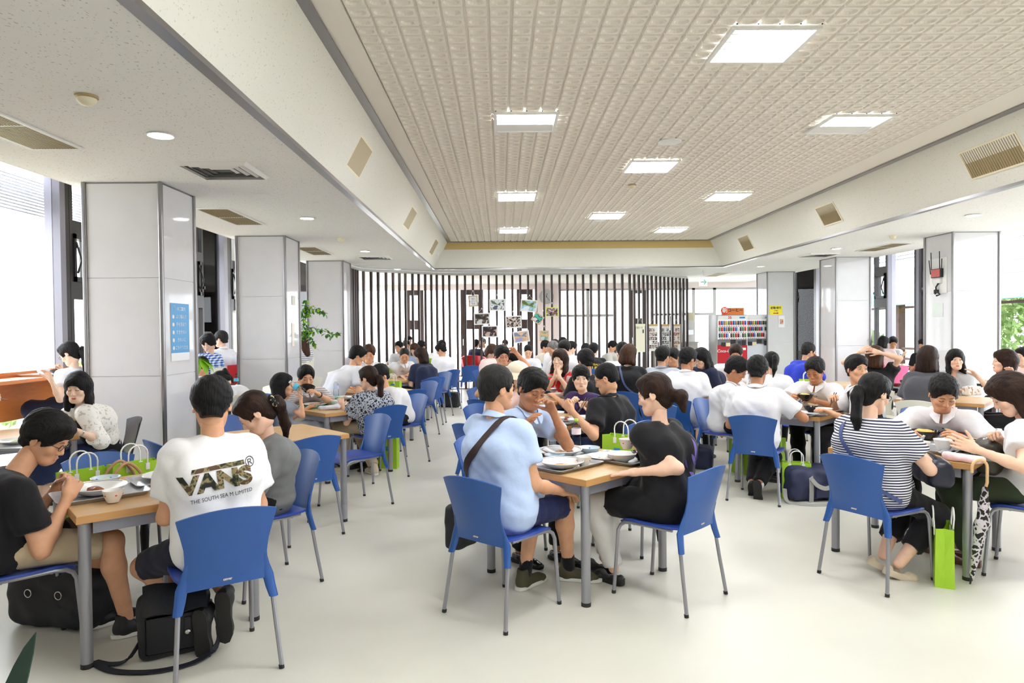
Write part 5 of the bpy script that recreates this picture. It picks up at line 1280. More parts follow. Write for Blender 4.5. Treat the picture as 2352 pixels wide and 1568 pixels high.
p = person('boy in black vest over white shirt glancing sideways, with chopsticks', (3.42, 6.3), 290, (1968, 846, 6.22), (172, -2, 0), ('short', 'black'), 'mid', lod=0, eyes='open', top=(white_shirt, .7, .014, 'cv'), bottom=('pants', blackpants), R=(1916, 910, 6.3, 'pinch', 'in', (.8, -.2, -.6)), L=(1896, 942, 6.0, 'relax'))
R4P = p; seat_chair(p, 'the boy in the black vest', yaw=300)
S = Solid()
for sg in (-1, 1):
    x = p['rt']*sg; S.cap(p['Hc']+x*.075, p['Hc']+(p['N']-p['Hc'])*.66+x*.085-p['fwd']*.03, .120, .122, k=.05); S.cap(p['Hc']+(p['N']-p['Hc'])*.66+x*.09-p['fwd']*.03, p['N']-V3(0, 0, .06)+x*.10, .115, .075, k=.05)
S.ell(p['N']+p['fwd']*.10-V3(0, 0, .08), (.06, .09, .14), .02, sub=True); S.cut((0, 0, .47), (0, 0, -1)); o = solid_obj('vest', S, .014, black_cloth, p['root']); o.data.transform(Matrix.Translation(-Vector(p['O'])))
p = person('girl in white blouse with a curled ponytail behind the schoolboys', (3.2, 7.95), 20, (1772, 832, 8.05), (5, -20, 0), ('ponyhigh', 'black'), 'fair', True, lod=1, top=(white_shirt, .6, .018))
seat_chair(p, 'the girl with the curled ponytail', yaw=20, kind='cream')
p = person('person of whom only brown-black hair shows above the boy with thin glasses', (2.85, 9.3), 190, (1690, 812, 9.1), (200, -20, 0), ('short', 'darkbrown'), 'mid', lod=2, top=(white_shirt, .7, .016))
seat_chair(p, 'the person behind the boy with thin glasses', yaw=190, kind='cream')
p = person('man in royal blue top over a white collar, turned away', (4.28, 9.95), 62, (1857, 806, 10.0), (75, -20, 0), ('grey', 'salt'), 'mid', lod=1, top=(royal, 'long', .02, ''), R=('l', .15, .3, 1.05, 'relax'))
R7 = p; seat_chair(p, 'the man in royal blue', yaw=60, kind='cream')
p = person('man in white shirt with glasses, seen from behind left of the long-haired girl', (2.02, 7.5), 38, (1580, 824, 7.65), (55, -22, 0), ('short', 'black'), 'tan', lod=0, glasses=rim_black, top=(white_shirt, .72, .024, 'c'), bottom=('pants', blackpants), R=('l', .2, .4, .74, 'grip', 'in'), hem=.42)
C15 = p; seat_chair(p, 'the man in white left of the long-haired girl', yaw=40)
p = person('girl with long straight black hair in navy polo with white trim', (2.82, 8.95), 245, (1610, 822, 8.6), (245, -25, 0), ('long', 'black'), 'fair', True, lod=1, top=(navy, .62, .016), bottom=('skirt', navy), L=('l', .1, .36, .78, 'relax'))
seat_chair(p, 'the girl in the navy polo', yaw=240)
p = person('man in light grey shirt seen from behind', (2.0, 8.45), 30, (1522, 818, 8.62), (38, -16, 0), ('short', 'black'), 'mid', lod=1, top=(greyshirt, .7, .022, 'c'))
seat_chair(p, 'the man in the light grey shirt', yaw=30)
p = person('dark-haired person in navy just beyond the grey shirt', (2.6, 9.6), 215, (1545, 820, 9.4), (220, -20, 0), ('short', 'black'), 'mid', lod=1, top=(navy, .7, .018))
seat_chair(p, 'the person in navy beyond the grey shirt', yaw=215)
p = person('woman with short brown hair in black top with a blue strap, back turned', (1.56, 8.3), 25, (1445, 814, 8.45), (40, -16, 0), ('bob', 'brown'), 'fair', True, lod=1, top=(black_cloth, .75, .018), bottom=('skirt', black_cloth), R=('l', .2, .4, .80, 'relax'), fat=.01)
C17 = p; seat_chair(p, 'the woman in black with the blue strap', yaw=25)
p = person('person in white behind the woman with the blue strap', (1.45, 9.35), 10, (1430, 806, 9.5), (15, -15, 0), ('short', 'black'), 'mid', lod=1, top=(white_shirt, .7, .02))
seat_chair(p, 'the person in white beyond the blue strap', yaw=10)
# tables at the right
p = person('woman with reddish brown bob in charcoal top, seen from behind', (4.35, 6.95), 42, (2133, 822, 7.1), (55, -4, 0), ('bobm', 'darkbrown'), 'fair', True, lod=1, top=(charcoal, .8, .018))
seat_chair(p, 'the woman in charcoal', yaw=45, kind='cream')
p = person('woman with wavy black hair in light grey cardigan, facing the camera', (5.5, 8.3), 215, (2195, 826, 8.1), (200, 0, 0), ('half', 'black'), 'fair', True, lod=1, eyes='open', lips=lip_red, top=(lightgrey, 'long', .018, 'v'))
seat_chair(p, 'the woman in the light grey cardigan', yaw=220, kind='cream')
p = person('woman in crimson top with dark bob, eyes lowered, hands raised', (5.42, 6.9), -50, (2306, 830, 7.0), (-72, 4, 0), ('bob', 'darkbrown'), 'fair', True, lod=1, lips=lip_red, top=(redpink, .75, .016), L=(2236, 856, 6.8, 'relax'), R=(2320, 852, 6.75, 'relax'))
seat_chair(p, 'the woman in crimson', yaw=-50, kind='cream')
p = person('woman in black top with both hands on the back of her brown hair', (4.62, 8.35), 20, (2012, 818, 8.35), (60, -12, 0), ('bobm', 'brown'), 'fair', True, lod=1, top=(black_cloth, .6, .016), L=(1985, 802, 8.22, 'relax', 'face', (1, 0, .3)), R=(2008, 806, 8.2, 'relax', 'face', (1, -.2, .3)))
R11 = p; seat_chair(p, 'the woman with hands on her hair', yaw=30, kind='cream')
p = person('woman in pale pink with dark hair eating by the right window', (7.85, 13.7), 60, (2030, 786, 14.0), (75, -20, 0), ('bob', 'black'), 'fair', True, lod=2, top=(pinkpale, .8, .02), R=('l', .1, .35, .95, 'relax'))
seat_chair(p, 'the woman in pale pink by the right window', yaw=80, kind='pink')
p = person('young man in white and black by the right window, head bowed', (8.5, 15.05), 215, (2051, 786, 14.9), (200, -25, 0), ('short', 'black'), 'mid', lod=2, top=(white_shirt, .7, .016))
seat_chair(p, 'the young man by the right window', yaw=200, kind='pink')
p = person('person behind the second right column, in black', (8.35, 13.3), 215, (2122, 792, 13.2), (250, -15, 0), ('short', 'black'), 'mid', lod=2, top=(black_cloth, .7, .016))
seat_chair(p, 'the person behind the second right column', yaw=200, kind='pink')
p = person('woman cut off by the right edge beside the crimson top', (7.0, 9.1), 250, (2350, 818, 8.95), (260, -8, 0), ('bun', 'black'), 'fair', True, lod=2, top=(pinkpale, .7, .016))
seat_chair(p, 'the woman cut off by the right edge', yaw=250, kind='cream')
# far crowd between the tables and the slats, and beyond the slats
yprint = black_cloth
FAR = [  # label, u, v, y, yaw, hair, top, female
 ('bowed man with cropped black hair in pale blue shirt, facing the camera', 1213, 806, 13.1, 180, ('buzz', 'black'), cloth('cloth_ice', rgb(222, 230, 246)), 0, -35),
 ('grey-haired man in white behind the woman in red', 1270, 800, 11.6, 235, ('grey', 'grey'), white_shirt, 0, -20),
 ('black-haired man in white right behind the woman in red', 1296, 802, 9.6, 200, ('short', 'black'), white_shirt, 0, -20),
 ('person in beige holding something up to the face, beside the hung poster', 1253, 795, 15.2, 120, ('medium', 'black'), cloth('cloth_sand', rgb(216, 206, 190)), 0, -15),
 ('dark-haired head beside the tall dark-haired man', 1275, 793, 14.6, 160, ('short', 'black'), white_shirt, 0, -10),
 ('tall dark-haired head in the middle rear, in white', 1293, 788, 14.4, 20, ('short', 'black'), white_shirt, 0, -10),
 ('person in white bowing right, rear middle', 1313, 798, 13.6, 60, ('short', 'black'), white_shirt, 0, -25),
 ('girl with long parted hair in white, facing the camera, at the rear', 1345, 802, 14.6, 185, ('half', 'black'), white_shirt, 1, -30),
 ('boy in black T-shirt with yellow print on the back', 1364, 802, 13.0, 15, ('short', 'black'), black_cloth, 0, -5),
 ('man in grey shirt reading sideways beyond the slats', 1407, 795, 15.9, 120, ('short', 'black'), cloth('cloth_stone', rgb(188, 186, 180)), 0, -28),
 ('brown-haired person bent low behind the pink-framed glasses', 1130, 806, 12.4, 150, ('bob', 'brown'), pinkpale, 1, -50),
 ('dark-haired child beside the man with pink-framed glasses', 1176, 826, 9.9, 100, ('short', 'black'), navy, 0, -30),
 ('woman in navy with white hair band beyond the slats, seen from behind', 1094, 789, 19.2, 20, ('ponyhigh', 'black'), navy, 1, -5),
 ('bald man in white beyond the slats', 1109, 786, 19.9, 230, ('buzz', 'grey'), white_shirt, 0, -5),
 ('dark head just above the man with pink-framed glasses, beyond the slats', 1160, 790, 19.4, 190, ('short', 'black'), white_shirt, 0, -5),
 ('dark-haired person left of the crew behind the close-cropped man', 916, 796, 15.6, 200, ('short', 'black'), white_shirt, 0, -10),
 ('tallest dark-haired person behind the close-cropped man', 938, 782, 18.3, 120, ('short', 'black'), white_shirt, 0, -5),
 ('dark-haired person behind the close-cropped man, between two slats', 933, 792, 16.7, 150, ('short', 'black'), white_shirt, 0, -15),
 ('woman with reddish hair and white clip, in pale denim', 952, 802, 14.3, 200, ('bob', 'brown'), cloth('cloth_pale_denim', rgb(160, 178, 206)), 1, -25),
 ('person in black behind the woman with the white clip', 968, 794, 15.4, 30, ('bun', 'black'), black_cloth, 1, -5),
]
for i, (l, u, v, y, yw, hr, tp, fm, pit) in enumerate(FAR):
    H_ = aty(u, v, y); f_, r_ = compass(yw); st = (H_[0]-f_[0]*.12, H_[1]-f_[1]*.12)
    zs_ = .445 if H_[2] < 1.3 else .52
    p = person(l, st, yw, (u, v, y), (yw, pit, 0), hr, ('fair', 'mid')[i % 2], bool(fm), lod=2, top=(tp, .7, .016), shoes=None, zs=zs_)
    who = 'the ' + l.split(',')[0]
    if y > 17: armchair(st[0], st[1], yw, 'red tub chair under ' + who)
    else: chair(st[0], st[1], yw, 'blue plastic chair under ' + who, 'blue')
    if 'yellow print' in l:
        n = -p['fwd']
        for k, dz in (('shirt', -.10), ('shirt2', -.17)):
            q = p['N']+V3(0, 0, dz)-p['O']; decal(p, TX[k], q, p['rt'], (0, 0, 1), 'print', .004, 1)
# free chairs
for x, y, yw, l, k in ((-1.53, 5.12, -45, 'empty blue chair at the near corner of the empty table, logo towards the camera', 'blue'), (-1.30, 5.92, 225, 'empty blue chair at the far side of the empty table', 'blue'),
    (-2.26, 5.02, 45, 'blue chair at the left side of the empty table, behind the bowed woman', 'blue'), (-2.25, 5.95, 135, 'blue chair at the rear left side of the empty table', 'blue'),
    (-2.33, 4.10, 135, 'blue chair holding green paper bags behind the glasses boy’s table', 'blue'), (.92, 4.74, 225, 'blue chair holding a green paper bag at the curry table', 'blue'),
    (-1.30, 8.86, -45, 'empty blue chair at the small green bag table, right of the leopard print woman', 'blue'), (-1.25, 9.85, 225, 'empty blue chair on the far side of the small green bag table', 'blue'),
    (-2.6, 8.15, 110, 'empty blue chair between the second and small green bag tables, left of the clear bottle', 'blue'), (-2.05, 8.3, 30, 'empty blue chair behind the clear bottle on the mint tray table', 'blue'),
    (-1.28, 10.9, -45, 'empty blue chair at the pink flask table, nearest the aisle', 'blue'), (-2.3, 10.95, 45, 'empty blue chair at the left of the pink flask table', 'blue'),
    (-1.2, 12.0, 225, 'blue chair with a dark backpack on the aisle side of the pink flask table', 'blue'), (-.78, 14.5, -30, 'empty blue chair standing apart before the slats at the aisle', 'blue'),
    (-.08, 5.66, 45, 'empty blue chair left of the black polo table', 'blue'), (-.05, 7.55, 45, 'empty blue chair left of the red cardigan table', 'blue'), (.0, 9.85, 45, 'empty blue chair at the empty table beyond the pink glasses', 'blue'), (.9, 9.9, -45, 'empty blue chair right of the empty table beyond the pink glasses', 'blue'), (.2, 11.6, 20, 'empty blue chair before the bowed man in pale blue', 'blue'),
    (1.1, 11.9, -45, 'empty blue chair right of the pale blue man’s table', 'blue'), (1.9, 10.4, 45, 'empty blue chair behind the woman with the blue strap', 'blue'), (2.9, 10.4, -45, 'empty blue chair right of the table behind the blue strap', 'blue'), (2.9, 11.4, 225, 'empty blue chair on the far side of the table behind the blue strap', 'blue'),
    (1.72, 7.05, 35, 'blue chair with a black and white bag behind the woman in black and white', 'blue'), (3.35, 7.65, 200, 'blue chair behind the tanned boy with the black bowl', 'blue'),
    (4.05, 9.25, 45, 'empty white chair in front of the man in royal blue', 'cream'), (3.9, 10.3, 135, 'empty white chair left of the man in royal blue', 'cream'), (4.45, 7.95, 120, 'empty white chair left of the patterned pouch', 'cream'), (3.7, 11.6, 200, 'empty cream chair by the vending machines', 'cream'), (3.3, 10.0, 240, 'empty cream chair behind the girl in navy', 'cream'), (5.6, 10.6, 225, 'empty white chair before the second right column', 'cream'), (5.3, 9.3, -60, 'empty white chair right of the pale table', 'cream'),
    (7.55, 13.0, 20, 'empty pink chair by the right window, seen from behind', 'pink'), (8.0, 12.9, -10, 'empty pink chair by the right window, half hidden by the charcoal top', 'pink'),
    (-3.25, 8.4, -45, 'empty white chair at the right of the bowing girl', 'cream'), (-3.3, 12.5, 225, 'empty white chair between the rear left columns', 'cream'), (-3.3, 11.4, -45, 'empty white chair beside the second column', 'cream')):
    chair(x, y, yw, l, k)
for x, y, yw, l in ((-.75, 18.3, 170, 'empty red tub chair beyond the slats, at the aisle'), (1.6, 18.6, 10, 'empty red tub chair beyond the slats behind the yellow-print boy'), (3.3, 19.0, 60, 'empty red tub chair beyond the hung photo boards'), (-1.9, 18.8, 30, 'empty red tub chair beyond the slats at the left')):
    armchair(x, y, yw, l)
# lettering, straps and other things that belong to the clothes
q = P5['N']-P5['O']; up_ = V3(0, 0, 1); bk = compass(-30)
rr = unit(P5['rt']+V3(0, 0, .10)); uu = unit(np.cross(P5['rt'], P5['fwd'])+P5['fwd']*.0-P5['rt']*.10)
ctr = q+V3(0, 0, -.150)-P5['rt']*.03
# the word's bar, its letters, the small mark and the line below
def plate(pts, m):
    return new_mesh('lettering', [(x, y, 0) for x, y in pts], [tuple(range(len(pts)))], m)
nshift = P5['rt']*.02
decal(P5, TX['vans'], ctr+nshift, rr, uu, 'lettering', .003, 3)
decal(P5, plate([(-.10, .052), (.125, .052), (.125, .070), (-.094, .070)], camo), ctr+nshift, rr, uu, 'lettering', .003, 4)
decal(P5, TX['reg'], ctr+nshift+rr*.15+uu*.052, rr, uu, 'lettering', .003, 1)
decal(P5, TX['sea'], ctr+nshift-uu*.070+rr*.015, rr, uu, 'lettering', .003, 1)
brownstrap = mat('strap_brown', rgb(52, 36, 34), .7)
n_ = C1['N']; b_ = -C1['fwd']; x_ = C1['rt']
strap(C1, [n_+x_*.11+C1['fwd']*.08-V3(0, 0, .02), n_+x_*.10-V3(0, 0, -.02), n_+x_*.05+b_*.16-V3(0, 0, .10), n_-x_*.05+b_*.2-V3(0, 0, .22), n_-x_*.13+b_*.18-V3(0, 0, .34), n_-x_*.19+b_*.10-V3(0, 0, .44)], .042, brownstrap)
bluestrap = mat('strap_blue', rgb(70, 84, 130), .7)
n_ = R8['N']; b_ = -R8['fwd']; x_ = R8['rt']
strap(R8, [n_-x_*.10-V3(0, 0, -.01), n_-x_*.07+b_*.16-V3(0, 0, .08), n_+x_*.02+b_*.2-V3(0, 0, .20), n_+x_*.12+b_*.2-V3(0, 0, .33), n_+x_*.2+b_*.05-V3(0, 0, .42)], .024, bluestrap)
n_ = C17['N']; b_ = -C17['fwd']; x_ = C17['rt']
strap(C17, [n_-x_*.09-V3(0, 0, -.01), n_-x_*.05+b_*.16-V3(0, 0, .10), n_+x_*.05+b_*.2-V3(0, 0, .22), n_+x_*.15+b_*.18-V3(0, 0, .34)], .022, bluestrap)
# purple petals printed down the back of the black top
petal_a = mat('print_purple', rgb(116, 98, 176), .8); petal_b = mat('print_violet', rgb(60, 46, 110), .8)
def petal(l, w_, m): return new_mesh('petal', [(w_*math.sin(PI*t)*(1 if t < 2 else 1), l*(t-.5), 0) for t in [i/8 for i in range(9)]]+[(-w_*math.sin(PI*t), l*(t-.5), 0) for t in [i/8 for i in range(7, 0, -1)]], [tuple(range(16))], m)
n_ = C3['N']-C3['O']; x_ = C3['rt']; q_ = C3['fwd']
for dx, dz, l, w_, a, m in ((.06, -.13, .13, .018, .25, petal_a), (.05, -.19, .10, .014, .7, petal_a), (.075, -.20, .12, .016, -.1, petal_b), (.12, -.16, .10, .012, -.3, petal_b), (-.02, -.20, .08, .01, .5, petal_b), (.0, -.33, .12, .02, .5, petal_b), (.10, -.32, .12, .02, -.2, petal_b), (.04, -.28, .09, .016, .9, petal_a)):
    r_ = x_*math.cos(a)+V3(0, 0, 1)*math.sin(a); u_ = -x_*math.sin(a)+V3(0, 0, 1)*math.cos(a)
    decal(C3, petal(l, w_, m), n_+x_*dx+V3(0, 0, dz), r_, u_, 'printed_petal', .003, 2)
# scrunchie, wrist watch, collar badge, buttons
def head_local(P, name, mb, m, smooth=True): o = mb.build(name, m, P['root'], smooth=smooth); o.matrix_local = to_matrix(P['RM']*P['hs'], P['H']-P['O']); return o
sc_m = pattern('scrunchie_print', 'flowers', [rgb(18, 18, 28), rgb(26, 26, 40), rgb(190, 170, 110), rgb(230, 220, 180)], 60)
mb = MB()
for k in range(9):
    a = 2*PI*k/9; mb.ball((.034*math.cos(a), -.125, -.025+.034*math.sin(a)), (.020, .020, .020), 8, 6)
head_local(P6, 'scrunchie', mb, sc_m)
def wristband(P, sd, m, name, r=.031, w_=.012):
    a, e, t, D, z, pose = P['arms'][sd]; c = t-(t-e)*.12-P['O']; d = unit(t-e); MB().tube([c-d*w_/2, c+d*w_/2], r, 16).build(name, m, P['root'], smooth=True)
wristband(P2, 'L', chrome_m, 'bracelet', .027); wristband(P11, 'L', mat('beads_black', (.02, .02, .02), .4), 'bracelet', .031)
but_m = mat('button_dark', (.03, .03, .035), .4)
for P in (R9, R3P, R1P, R4P):
    T = bvh_of(P['shirt']); f = Vector(P['fwd'])
    for dz in (-.10, -.18, -.26):
        p_ = Vector(P['N']-P['O'])+Vector((0, 0, dz))+f*.6; h, n, _, _ = T.ray_cast(p_, -f)
        if h: o = MB().lathe([(.006, 0), (.0055, .003), (.001, .003)], 10).build('button', but_m, P['root']); o.location = h; o.rotation_euler = n.to_track_quat('Z', 'Y').to_euler()
# ------------------------------------------------------------------ slatted screen with hung photographs
slat_m = mat('slat_dark_wood', rgb(64, 52, 50), .45, noise=(26, .2, (1, 1, .04)))
PU = [805, 820, 835, 868, 931, 1003, 1031, 1051, 1447, 1500, 1578]
PX = [-3.28, -3.25, -3.17, -2.88, -2.30, -1.59, -1.29, -1.10, 3.27, 4.02, 5.24]; PY = [15.0, 15.5, 15.87, 16.13, 16.55, 17.06, 17.2, 17.3, 17.3, 17.96, 19.13]
def path(u): return np.interp(u, PU, PX), np.interp(u, PU, PY)
screen = empty('slat_screen', (0, 17.3, 0), 0, 'curved screen of dark vertical wooden slats across the rear of the hall', 'screen')
us = [806, 811, 816, 821, 835, 852, 868, 886, 902, 917, 931, 947, 961, 976, 990, 1003, 1017, 1031]+[1051+18.05*k for k in range(22)]+[1447, 1457, 1467, 1477, 1486.5, 1496, 1506, 1515, 1524, 1533, 1542, 1551, 1560, 1568.5, 1577]
sm_ = MB().box(-.027, .027, -.05, .05, 0.01, 2.875).mesh('slat', slat_m)
for u in us:
    x, y = path(u); x2, y2 = path(u+1.5); x1, y1 = path(u-1.5); link('slat', sm_, screen, (x, y-17.3, 0))
rail = [(*path(u), 0) for u in PU]
MB().tube([(a, b-17.3, 2.91) for a, b, _ in rail], .035, 4).build('top_rail', white_m, screen)
pt = MB()
mb = MB().tube([(a, b-17.3, .012) for a, b, _ in rail[4:]], .012, 6).build('floor_rail', slat_m, screen)
FR = [mat('photo_frame_white', rgb(236, 236, 236), .5), mat('photo_frame_lime', rgb(200, 222, 60), .5), mat('photo_frame_wood', rgb(196, 178, 150), .6)]
def picture(u, v, w_, h_, rot, frame, cols, scale, label, sec=None, group='photographs hung on the slats', y=None):
    yy = y or 17.13; c = aty(u, v, yy); k = yy/FPX; W, Hh = w_*k/2, h_*k/2
    r = empty('hung_photograph', c, 0, label, 'photograph', group); r.rotation_euler = (0, math.radians(rot), 0)
    t = .030 if frame is not FR[1] else .016
    f = MB().box(-W, W, -.0, .015, -Hh, -Hh+t).box(-W, W, 0, .015, Hh-t, Hh).box(-W, -W+t, 0, .015, -Hh+t, Hh-t).box(W-t, W, 0, .015, -Hh+t, Hh-t); f.build('frame', frame, r)
    MB().box(-W+t*.9, W-t*.9, .004, .010, -Hh+t*.9, Hh-t*.9).build('print', cols if not isinstance(cols, list) else pattern('print_%d_%d' % (u, v), 'camo', cols, scale, .4), r)
    MB().tube([(-W*.5, .008, Hh), (0, .01, Hh+.10), (W*.5, .008, Hh)], .003, 4).ball((0, .0, Hh+.11), .018, 8, 6).build('hanging_cord', white_m, r)
    return r
blk, gry, lgt = rgb(30, 30, 32), rgb(120, 120, 116), rgb(215, 218, 222)
n = picture(1087, 691, 22, 26, -3, FR[2], mat('notice_paper', rgb(240, 240, 242), .6), 1, 'small typed notice hung on the slats, topmost at the left', group='notices')
for i, me in enumerate(TX['notice']): link('lettering', me, n, (0, -.002, .05-.06*i), (PI/2, 0, 0))
picture(1142.5, 700, 37, 27, 0, FR[0], [rgb(90, 110, 96), rgb(206, 214, 206), rgb(236, 240, 244), rgb(92, 88, 110)], 9, 'white-framed photo of a bright workroom, upper middle of the hung photos')
picture(1214.5, 702, 38, 28, 5, FR[0], [rgb(90, 104, 60), rgb(150, 176, 110), rgb(150, 200, 232), rgb(225, 232, 236)], 6, 'white-framed photo of a green field and blue banner, tilted, upper right')
picture(1107, 732, 37, 27, -1, FR[0], [rgb(36, 36, 38), rgb(60, 58, 56), rgb(104, 84, 60), lgt], 8, 'white-framed dark photo of a person holding a white sheet, middle left')
picture(1179.5, 739, 37, 28, -2, FR[0], [blk, rgb(190, 160, 140), rgb(226, 220, 214), rgb(60, 46, 46)], 14, 'white-framed group photo with rows of dark suits, in the middle')
picture(1235, 731, 24, 22, 35, FR[2], [rgb(64, 178, 156), rgb(64, 178, 156), rgb(34, 34, 40), rgb(220, 220, 220)], 9, 'photo with a teal board hung askew like a diamond')
picture(1268, 716, 28, 21, 0, FR[1], [rgb(206, 206, 214), rgb(70, 50, 48), rgb(180, 120, 110), blk], 16, 'lime-framed group photo, rightmost of the hung photos')
picture(1125, 761, 37, 27, 0, FR[0], [rgb(28, 26, 30), rgb(38, 34, 40), rgb(96, 54, 48), rgb(200, 180, 170)], 9, 'white-framed dark photo of a row of people on a stage, lowest left')
picture(1197.5, 773, 37, 27, -8, FR[0], [rgb(120, 134, 160), rgb(222, 186, 150), rgb(214, 176, 140), rgb(160, 160, 200)], 5, 'white-framed photo of a sports ground, tilted, low in the middle')
picture(1250, 771, 21, 24, 0, FR[2], [rgb(216, 178, 120), rgb(206, 170, 120), rgb(70, 160, 150), rgb(200, 200, 200)], 7, 'wood-framed photo in ochre and teal, low under the clock')
def board(u, v, w_, h_, m, label, kind):
    x, y = path(u); yy = y-.11; c = aty(u, v, yy); k = yy/FPX; W, Hh = w_*k/2, h_*k/2
    r = empty('notice_board', c, math.radians(32), label, 'notice board', 'tall boards hung on the right of the slats')
    W *= 1.12
    MB().rbox(-W, W, -.01, .01, -Hh, Hh, .006).build('panel', m, r)
    MB().box(-W, W, -.018, -.008, Hh-.05, Hh).build('top_bar', mat('bar_ochre', rgb(196, 164, 96), .5) if kind else m, r)
    if kind:
        for i in range(5):
            z0 = Hh-.09-(i+1)*(2*Hh-.16)/5
            for j in range(3):
                if (i*3+j+kind) % 7 == 3: continue
                x0 = -W+.02+j*(2*W-.04)/3
                MB().box(x0, x0+(2*W-.04)/3-.012, -.014, -.009, z0, z0+(2*Hh-.16)/5-.02).build('print', pattern('board_print_%d' % kind, 'camo', [[rgb(40, 34, 34), rgb(150, 110, 96), rgb(236, 236, 232), rgb(120, 60, 56)], [rgb(36, 36, 40), rgb(120, 120, 124), rgb(238, 238, 236), rgb(70, 66, 70)], [rgb(190, 160, 90), rgb(236, 236, 230), rgb(90, 84, 80), rgb(196, 60, 56)]][kind-1], 22, .4), r)
    else:
        MB().box(W*.45, W*.75, -.013, -.009, Hh*.35, Hh*.6).build('print', mat('board_photo', rgb(60, 60, 66), .4), r); link('lettering', TX['lunch'], r, (-.05, -.0115, Hh*.72), (PI/2, 0, 0))
    MB().tube([(-W*.6, 0, Hh), (0, 0, Hh+.14), (W*.6, 0, Hh)], .003, 4).build('hanging_cord', white_m, r)
cream_pl = mat('board_cream', rgb(232, 230, 206), .5)
board(1470, 776, 27, 65, cream_pl, 'tall plain cream board hung on the slats, with one small dark picture', 0)
board(1500, 775, 26, 62, white_m, 'tall board of small photos on maroon, next to the cream board', 1)
board(1528, 775, 24, 62, white_m, 'tall board of small black and white photos, second of three', 2)
board(1553, 775, 24, 62, white_m, 'tall board of small photos on ochre, rightmost on the slats', 3)
# wall clock on the pier
c = aty(1255, 681, YB-.24); clk = empty('wall_clock', c, 0, 'round white wall clock on the pale pier beyond the slats', 'clock'); clk.rotation_euler = (PI/2, 0, 0)
MB().lathe([(.20, -.02), (.235, -.02), (.235, .03), (.222, .035), (.215, .02)], 36).build('rim', alu_m, clk, smooth=True); MB().lathe([(.215, .0), (.215, .018), (.001, .018)], 36, cap=False).build('dial', white_m, clk)
for i, me in enumerate(TX['clock']): a = PI/2-(i+1)*PI/6; link('numeral', me, clk, (.165*math.cos(a), .165*math.sin(a), .0195))
for L_, a, w_ in ((.11, PI/2-2*PI*12.4/12, .009), (.165, PI/2-2*PI*24/60, .006)):
    d = Vector((math.cos(a), math.sin(a), 0)); MB().tube([-d*.03+Vector((0, 0, .024)), d*L_+Vector((0, 0, .024))], w_, 4).build('hand', ink, clk)
# exit sign
c = aty(1615, 647, 17.2); ex = empty('exit_sign', c, 0, 'white ceiling sign with a green arrow at the rear right', 'sign')
MB().rbox(-.095, .095, -.03, .03, -.105, .105, .008).build('case', mat('sign_white', rgb(248, 250, 250), .4, emit=((.9, 1, .97), .8)), ex)
link('arrow', TX['arrow'], ex, (0, -.034, -.01), (PI/2, 0, 0), ).scale = (.42, .42, .42); MB().box(-.006, .006, -.006, .006, .105, HC-c[2]).build('rod', white_m, ex)
